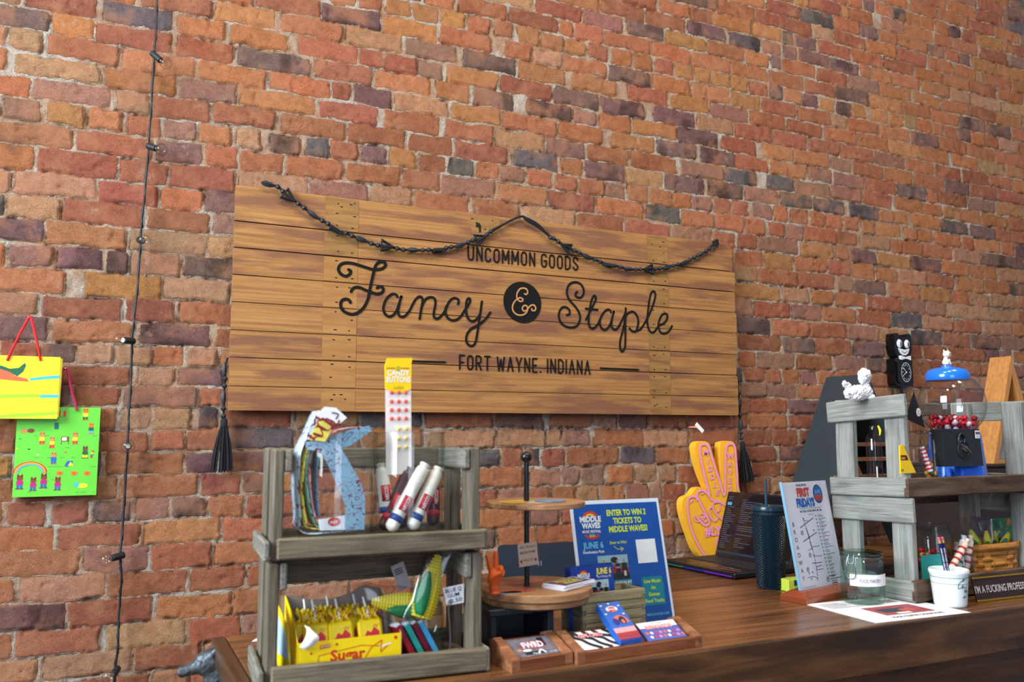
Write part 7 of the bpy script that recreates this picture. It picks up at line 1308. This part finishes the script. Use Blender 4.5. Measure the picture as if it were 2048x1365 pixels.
# pennant in a bottle, clip jar, sweets
def right_upper():
    bp = aty(1826, 930, 1.475); t = thing('glass_bottle', 'clear glass bottle holding the black pennant at the front left of the upper right crate', 'bottle', (bp.x, 1.478, ZR2)); H = aty(1815, 847, 1.478).z-ZR2; r = .026; g = CLR
    q = MB(); q.shell([(0, .002), (r*.9, .002), (r, .007), (r, H*.55), (r*.94, H*.64), (r*.55, H*.78), (r*.50, H*.97), (r*.56, H*.975), (r*.56, H)], g, 30); q.build('glass_body', t, smooth=50)
    tp = aty(1826, 786, 1.478); bt = aty(1806, 905, 1.478); q_ = thing('pennant', 'black felt pennant with a white smiley face on a stick in the glass bottle', 'pennant', bt); d = tp-bt
    q = MB(); q.tube([(0, 0, 0), (.004, 0, .025), tuple(d)], .0015, mat('orange_stick', (206, 146, 60), .6), 7); q.build('stick', q_, smooth=50)
    fe = mat('black_felt', (20, 20, 28), .95); A = aty(1826, 783, 1.478)-bt; Bq = aty(1811, 838, 1.478)-bt; Cq = aty(1852, 856, 1.474)-bt
    q = MB(); P = [(A.x, A.z), (Bq.x, Bq.z), (Cq.x, Cq.z)]; q.prism(P, -.0022, -.0004, fe); q.build('felt_flag', q_)
    q = MB(); s = aty(1838, 825, 1.474)-bt; q.disc(s.x, s.z, .0082, .0105, -.0027, WHITE, 24); q.disc(s.x-.0026, s.z+.003, .0009, .0022, -.0032, INK, 10); q.disc(s.x+.0026, s.z+.003, .0009, .0022, -.0032, INK, 10); q.stroke([(s.x-.0045, s.z-.001), (s.x, s.z-.006), (s.x+.0045, s.z-.001)], .0010, -.0032, INK); q.build('smiley_patch', q_)
    y = 1.4495; P = [aty(a, b_, y) for a, b_ in ((1802, 948), (1800, 892), (1806, 890), (1832, 946))]; b = P[0]; q = MB(); q.prism([(p.x-b.x, p.z-b.z) for p in P], 0, .004, mat('bag_gold', (236, 196, 20), .35)); P2 = [aty(a, b_, y) for a, b_ in ((1801, 911), (1813, 911), (1817, 921), (1801, 921))]; q.flat([(p.x-b.x, p.z-b.z) for p in P2], -.0004, mat('bag_plum', (84, 16, 40), .4)); a = aty(1802, 943, y)-b; q.text('LA', a.x, a.z, .008, -.0005, MATS['bag_plum'], 'l', bold=.03); a = aty(1802, 919, y)-b; q.text('GREEN', a.x, a.z, .0065, -.0007, MATS['bag_gold'], 'l', bold=.03, fit=.014); q.build('yellow_snack_bag', loc=Vector((b.x, b.y, max(b.z, ZR2))), label='yellow snack bag with a plum band in front of the pennant bottle', cat='snack bag')
    jp2 = aty(1853, 930, 1.54); t = jar('clip_top_jar', 'clear clip-top jar of mixed sweets between the bottle and the gumball machine', (jp2.x-.012, 1.512, ZR2), .030, aty(1850, 858, 1.512).z-ZR2, CLR, neck=.86)
    H = aty(1850, 858, 1.512).z-ZR2; q = MB(); q.tube([(.026*math.cos(k*math.pi/16), .026*math.sin(k*math.pi/16), H*.92) for k in range(32)], .0011, MATS['steel'], 6, closed=True); q.tube([(.004, -.028, H*.93), (.006, -.034, H*.72), (.020, -.030, H*.70), (.020, -.024, H*.9)], .0013, MATS['steel'], 6, smooth=4); q.build('wire_clasp', t, smooth=60)
    q = MB(); q.tube([(.005, -.036, H*.78), (.004, -.0365, H*.60), (.010, -.0365, H*.46), (.022, -.036, H*.50), (.016, -.036, H*.70)], .0011, MATS['ferrule'], 5, closed=True); q.flat([(.006, H*.60), (.011, H*.49), (.020, H*.52), (.015, H*.66)], -.0368, MATS['sweet_red']); q.build('hanging_tag', t)
    rnd = random.Random(9); cols = [('red', (196, 30, 40)), ('orange', (226, 120, 30)), ('green', (70, 120, 50)), ('yellow', (226, 190, 60))]; first = {}
    for i in range(26):
        nm, c = cols[i % 4]; a = rnd.random()*6.3; rr_ = rnd.uniform(0, .019); p_ = Vector((jp2.x-.012+rr_*math.cos(a), 1.512+rr_*math.sin(a), ZR2+.012+.010*(i//5)))
        if nm not in first: q = MB(); q.ball((0, 0, 0), .0070, mat('jelly_'+nm, c, .25), 10, 7, (1.2, .9, .9)); first[nm] = q.build('jelly_sweet', loc=p_, smooth=90, label=nm+' sweet in the clip-top jar', cat='sweet', group=nm+' sweets in the clip-top jar')
        else: o = first[nm].copy(); COL.objects.link(o); o.location = p_
    a = aty(1862, 946, 1.46); b_ = aty(1842, 892, 1.475); a.z = max(a.z, ZR2+.008); d = b_-a; t = thing('candy_tube', 'clear tube of red and white striped candy leaning beside the blue base', 'candy tube', a, rot=d.to_track_quat('Z', 'Y').to_euler()); L_ = d.length
    q = MB(); q.shell([(0, 0), (.0085, .001), (.0092, .004), (.0092, L_-.010), (.004, L_-.002), (.006, L_+.004)], CLRT, 18); q.build('plastic_tube', t, smooth=50)
    for k in range(13): q = MB(); q.lathe([(0, 0), (.0066, 0), (.0070, .001), (.0066, L_*.065), (0, L_*.065)], mat('tube_red', (200, 40, 50), .4) if k % 2 else mat('tube_white', (222, 216, 220), .4), 14); q.build('candy_piece', t, loc=(0, 0, .003+L_*.070*k), smooth=50)
    t = thing('narrow_bottle', 'narrow clear bottle seen through the side of the upper right crate', 'bottle', (aty(1750, 940, 1.575).x, 1.575, ZR2)); H = aty(1748, 852, 1.575).z-ZR2; q = MB(); r = .019; q.shell([(0, .002), (r*.9, .002), (r, .006), (r, H*.76), (r*.8, H*.84), (r*.45, H*.88), (r*.45, H)], glass('pinkish_glass', (250, 240, 236), ior=1.38), 28); q.build('glass_body', t, smooth=50)
    q = MB(); q.tube([(0, 0, 0), (.004, -.002, -.012), (.002, -.002, -.024)], [.002, .003, .001], mat('neon_yellow', (226, 230, 30), .4), 8, smooth=3); q.build('yellow_tag', loc=aty(1756, 852, 1.50), smooth=60, label='neon yellow tip hanging under the crate rail by the narrow bottle', cat='tag')
    # white fluffy toy on the crate rail
    wf = mat('white_fluff', (226, 226, 230), .95, bump=1.2, bscale=220); sp = aty(1718, 812, 1.545); t = thing('fluffy_toy', 'white fluffy toy animal lying on top of the upper right crate', 'soft toy', (sp.x, 1.545, ZR2-.0225+.2465-.008)); k = 1.02
    F = lambda x, y, z: (x*k, y*k, z*k)
    fur_mesh('body', [(F(0, 0, .020), .022*k, (1.5, .8, .85)), (F(.026, 0, .022), .018*k, (1, .8, 1)), (F(-.026, 0, .018), .018*k, (1, .8, .9)), (F(.024, -.002, .044), .011*k, (.9, .8, 1.2)), (F(.020, -.003, .064), .0165*k, (1.05, .85, 1)), (F(.012, -.004, .055), .0105*k, (1, .8, 1.4)), (F(.034, -.002, .062), .0095*k, (.8, .8, 1.7)), (F(-.034, 0, .034), .010*k, (1, .8, 1)), (F(-.044, 0, .040), .0085*k, (1, .8, 1)), (F(-.018, -.008, .008), .010*k, (1.6, .9, .8)), (F(.034, -.008, .008), .010*k, (1.3, .9, .8))], [], wf, t, vox=.0016, disp=.0075, dsize=.005)
    q = MB(); q.stroke([(.024, .072), (.029, .064), (.031, .056)], .0012, -.019, mat('ribbon_red', (190, 40, 40), .6)); q.build('red_thread', t)
    q = MB(); q.at(-.052, -.012, .012, ry=18); q.rbox(0, .016, -.0006, .0006, 0, .010, .0003, WHITE); q.text('HEY', .008, .003, .0055, -.0009, INK, 'c', bold=.02, fit=.011); q.pop(); q.build('tag', t)
right_upper()
def right_lower():
    # lower crate: clear jar of sweets with a teal card
    jx = aty(1868, 1100, 1.545).x; H = aty(1865, 1050, 1.53).z-ZR1; t = jar('sweets_jar', 'large clear jar of red and yellow sweets in the lower right crate', (jx, 1.545, ZR1), .046, H, CLR, neck=.82)
    rnd = random.Random(12); first = {}
    for i in range(52):
        nm, c = (('ruby', (190, 24, 34)), ('amber', (230, 150, 30)), ('ruby', (190, 24, 34)))[i % 3]; a = rnd.random()*6.3; rr_ = .034*math.sqrt(rnd.random()); p_ = Vector((jx+rr_*math.cos(a), 1.545+rr_*math.sin(a), ZR1+.014+.0125*(i//9)))
        if nm not in first: q = MB(); q.ball((0, 0, 0), .0078, mat('boiled_'+nm, c, .2), 10, 7, (1.1, .9, .85)); first[nm] = q.build('boiled_sweet', loc=p_, smooth=90, label=nm+' boiled sweet in the large jar', cat='sweet', group=nm+' sweets in the large jar')
        else: o = first[nm].copy(); COL.objects.link(o); o.location = p_
    y = 1.492; P = [aty(a, b_, y) for a, b_ in ((1845, 1160), (1842, 1112), (1890, 1108), (1890, 1160))]; b = P[0]; q = MB(); q.prism([(p.x-b.x, p.z-b.z) for p in P], 0, .002, mat('teal_card', (52, 196, 186), .5)); q.arc(.055, .034, .010, .0115, 0, 360, -.0004, mat('teal_light', (110, 220, 210), .5)); q.build('teal_card', loc=Vector((b.x, y, max(b.z, ZR1))), label='turquoise card standing in front of the large sweets jar', cat='card')
    # small jar with rolled candy
    j2 = aty(1928, 1140, 1.50); t = jar('candy_roll_jar', 'small clear jar of wrapped candy rolls between the cup and the basket', (j2.x-.01, 1.50, ZR1), .030, .074, CLR, neck=.95, lid=False)
    spec = [((1902, 1140), (1935, 1080), 1.478, (224, 210, 190), (190, 40, 60), 'cream and red wrapped candy roll leaning right, leftmost in the small jar'), ((1914, 1150), (1928, 1072), 1.487, (206, 216, 222), (30, 110, 150), 'white wrapped candy roll with blue and green marks in the small jar'), ((1930, 1150), (1942, 1072), 1.498, (226, 214, 200), (170, 60, 70), 'cream wrapped candy roll, rightmost in the small jar'), ((1918, 1150), (1914, 1085), 1.51, (206, 190, 190), (180, 40, 70), 'pink striped wrapped candy roll behind in the small jar')]
    for k, (A, Bq, y, c1, c2, lab) in enumerate(spec):
        a = aty(*A, y); b_ = aty(*Bq, y); a.z = max(a.z, ZR1+.010); d = b_-a; L_ = d.length; t = thing('wrapped_candy_roll', lab, 'candy roll', a, rot=d.to_track_quat('Z', 'Y').to_euler(), group='candy rolls in the small jar')
        q = MB(); q.lathe([(0, 0), (.0075, 0), (.0085, .003), (.0085, L_-.014), (.004, L_-.009), (.0075, L_), (.003, L_-.002), (0, L_-.004)], mat('rollwrap_%d' % k, c1, .3, noise=.1, nscale=120), 16); q.build('wrapper', t, smooth=45)
        for i in range(4): q = MB(); q.shell([(.0088, .012+L_*.18*i), (.0088, .012+L_*.18*i+.006)], mat('rollmark_%d' % k, c2, .4) if i % 2 == 0 else mat('roll_green', (40, 130, 70), .4) if k == 1 else mat('rollmark_%d' % k, c2, .4), 16); q.build('printed_band', t, smooth=60, solid=.0003)
    # woven basket
    bx0 = aty(1938, 1100, 1.50); bx1 = aty(2046, 1100, 1.50); cx = (bx0.x+bx1.x)/2+.005; cy = 1.545; rx = (bx1.x-bx0.x)/2*.97; ry = .05; zt = aty(1990, 1087, 1.50).z-ZR1
    bw_ = wood('basket_splint', (140, 84, 30), (188, 124, 52), (214, 152, 76), axis='X', scale=8, stretch=10, rough=.5, bump=.2); t = thing('woven_basket', 'honey-coloured woven splint basket of corn gum packs in the lower right crate', 'basket', (cx, cy, ZR1)); N = 22
    def se(a, k=1): c_, s_ = math.cos(a), math.sin(a); return (rx*k*math.copysign(abs(c_)**.6, c_), ry*k*math.copysign(abs(s_)**.6, s_))
    rows = 5; rh = (zt-.022)/rows
    for r_ in range(rows):
        q = MB(); vs = []; n = N*6; z0_ = .003+rh*r_; tp = .93+.07*(r_/rows)
        for i in range(n):
            a = 2*math.pi*i/n; k = tp*(1+.030*math.sin(N/2*a*1.0+math.pi*r_)); p0 = se(a, k); vs += [(p0[0], p0[1], z0_), (p0[0], p0[1], z0_+rh*.93)]
        q.add(vs, [(2*i, 2*((i+1) % n), 2*((i+1) % n)+1, 2*i+1) for i in range(n)], bw_); q.build('woven_band', t, smooth=60, solid=.0016)
    for i in range(N):
        a = 2*math.pi*(i+.5)/N; q = MB(); vs = []; w_ = 2*math.pi/N*.36
        for z, k in ((.001, .945), (zt*.5, .985), (zt-.012, 1.015)):
            for s_ in (-1, 1): p0 = se(a+s_*w_, k); vs.append((p0[0], p0[1], z))
        q.add(vs, [(0, 1, 3, 2), (2, 3, 5, 4)], bw_); q.build('upright_splint', t, solid=.0014)
    q = MB(); vs = []; n = 64
    for i in range(n): a = 2*math.pi*i/n; p0 = se(a, 1.055); vs += [(p0[0], p0[1], zt-.019), (p0[0], p0[1], zt)]
    q.add(vs, [(2*i, 2*((i+1) % n), 2*((i+1) % n)+1, 2*i+1) for i in range(n)], bw_); q.build('rim_band', t, smooth=60, solid=.003)
    q = MB(); q.prism([(-rx*.9, 0), (rx*.9, 0), (rx*.9, .003), (-rx*.9, .003)], -ry*.9, ry*.9, bw_); q.build('base', t)
    for k, (A, tilt, y, lab) in enumerate((((1940, 1060), 28, 1.535, 'corn gum pack at the left end of the basket, tip tilted left'), ((1972, 1062), 6, 1.528, 'corn gum pack standing in the middle of the basket'), ((1990, 1062), -8, 1.552, 'corn gum pack behind the middle one in the basket'), ((2018, 1066), -38, 1.535, 'corn gum pack at the right end of the basket, leaning right'))):
        tip = aty(*A, y); o = copy_tree(cp, None, lab); o['group'] = 'corn gum packs in the basket'; L_ = .088; s_ = 1.0; o.scale = (s_,)*3; an = R(tilt); o.rotation_euler = (0, -an, 0); o.location = (tip.x+L_*s_*math.sin(an), y, tip.z-L_*s_*math.cos(an)); 
        if tilt == 28: o.rotation_euler = (0, R(-28), 0)
        else: pass
    # cards behind the basket
    for (A, Bq, y, c, lab, rot) in (((1984, 1090), (2025, 1036), 1.60, (24, 120, 80), 'green printed card standing behind the basket', 0), ((1946, 1090), (1978, 1034), 1.615, (92, 76, 76), 'dull brown card standing behind the basket left of the green card', 0)):
        a = aty(*A, y); b_ = aty(*Bq, y); q = MB(); w_ = b_.x-a.x; h_ = b_.z-ZR1; q.box(0, w_, 0, .0015, 0, h_, mat('card_%d' % c[0], c, .5)); 
        if c[1] == 120:
            for i in range(6): q.rect(.004+.006*i, .007+.006*i, h_-.030, h_-.003, -.0004, mat('card_deep_green', (14, 80, 56), .5))
            q.disc(w_*.78, h_-.012, .008, .010, -.0006, mat('card_orange', (226, 100, 40), .5)); q.rect(.0, .006, 0, h_, -.0006, PAPER)
        q.build('printed_card', loc=(a.x, y, ZR1+.0005), label=lab, cat='card')
right_lower()

# ================================================================ A-frame shelves behind the right crates
def a_frame(label, apex, D_, half, hgt, M, wd, th, shelf_m, shelves=(.42,), nm='a_frame_shelf'):
    """two sloping boards meeting at the top; apex=(x, y_front, z_top)"""
    x, y, z = apex; t = thing(nm, label, 'shelf', (x, y, z-hgt))
    for s in (-1, 1):
        a = math.atan2(half, hgt); q = MB(); P = [(0, hgt), (s*half, 0), (s*(half-th/math.cos(a)), 0), (0, hgt-th/math.sin(a))]
        if s == 1: P = [(.0006, hgt), (s*half, 0), (s*(half-th/math.cos(a)), 0), (.0006, hgt-th/math.sin(a))]
        q.prism(P, 0, D_, M); q.build('sloping_board', t, bevel=.0015)
    for f in shelves: w_ = half*(1-f)-th*1.2; q = MB(); q.box(-w_, w_, .004, D_-.004, hgt*f, hgt*f+.014, shelf_m); q.build('shelf_board', t, bevel=.001)
    q = MB(); q.box(-half+th, half-th, .001, D_-.001, 0, .014, shelf_m); q.build('bottom_board', t, bevel=.001)
    return t
cb = mat('charcoal_board', (44, 54, 60), .6, noise=.08, nscale=20); ow = wood('honey_oak', (160, 106, 54), (184, 128, 70), (198, 144, 84), axis='Z', scale=3, stretch=40, rough=.5, bump=.15)
sw = wood('shelf_brown', (70, 46, 28), (110, 74, 46), (140, 98, 62), axis='X', scale=5, stretch=12, rough=.5)
ax = aty(1735, 748, 2.313); a_frame('charcoal A-frame shelf standing on the staff desk against the wall', (ax.x, 2.313, ax.z), .205, (ax.z-.991)*.49, ax.z-.991, cb, 0, .016, sw, shelves=(.52, .60))
gfp = (ax.x-.075, 2.36, .991+(ax.z-.991)*.60+.0145); go = mat('gold_metal', (214, 160, 60), .2, metal=1)
o = fur_mesh('gold_figurine', [((0, 0, .012), .012, (1.3, .8, .9)), ((.012, 0, .026), .008, (1, .8, 1)), ((-.014, 0, .022), .006, (.8, .8, 1.3))], [([(.012, 0, .03), (.018, 0, .044)], [.004, .002]), ([(-.014, 0, .02), (-.024, 0, .04)], [.004, .002])], go, None, loc=gfp, vox=.0016, label='small gold animal figurine on the charcoal A-frame shelf', cat='figurine')
bxz = aty(2000, 934, 2.05).z; t = thing('storage_box', 'dark brown box on the staff desk carrying the oak A-frame shelf', 'box', (3.10, 2.16, .991)); q = MB(); q.rbox(-.30, .55, -.13, .13, 0, bxz-.991, .004, mat('dark_brown_box', (40, 30, 26), .6)); q.build('box_body', t); q = MB(); q.rbox(-.304, .554, -.134, .134, bxz-.991-.0, bxz-.991+.010, .002, MATS['dark_brown_box']); q.build('lid', t)
ax2 = aty(2022, 712, 2.055); hg = ax2.z-bxz-.0105; o = a_frame('oak A-frame shelf with books, at the far right above the crates', (ax2.x, 2.055, ax2.z), .085, hg*.34, hg, ow, 0, .022, ow, shelves=(), nm='a_frame_shelf')
for k, (c, n_, dx, lab) in enumerate((((88, 60, 130), 'purple', .012, 'thin purple book leaning inside the oak A-frame shelf'), ((222, 206, 110), 'cream', .026, 'thin cream-yellow book leaning inside the oak A-frame shelf'), ((160, 190, 206), 'pale_blue', -.018, 'pale blue book standing at the left inside the oak A-frame shelf'))):
    q = MB(); q.rbox(0, .010, 0, .055, 0, .11 if n_ == 'pale_blue' else .17, .001, mat('book_'+n_, c, .5)); q.box(.0012, .0088, -.0002, .002, .001, .108, PAPER)
    q.build('book', loc=(ax2.x+dx, 2.075, ax2.z-hg+.0145), rot=(0, R(-8 if k < 2 else 6), 0), label=lab, cat='book')
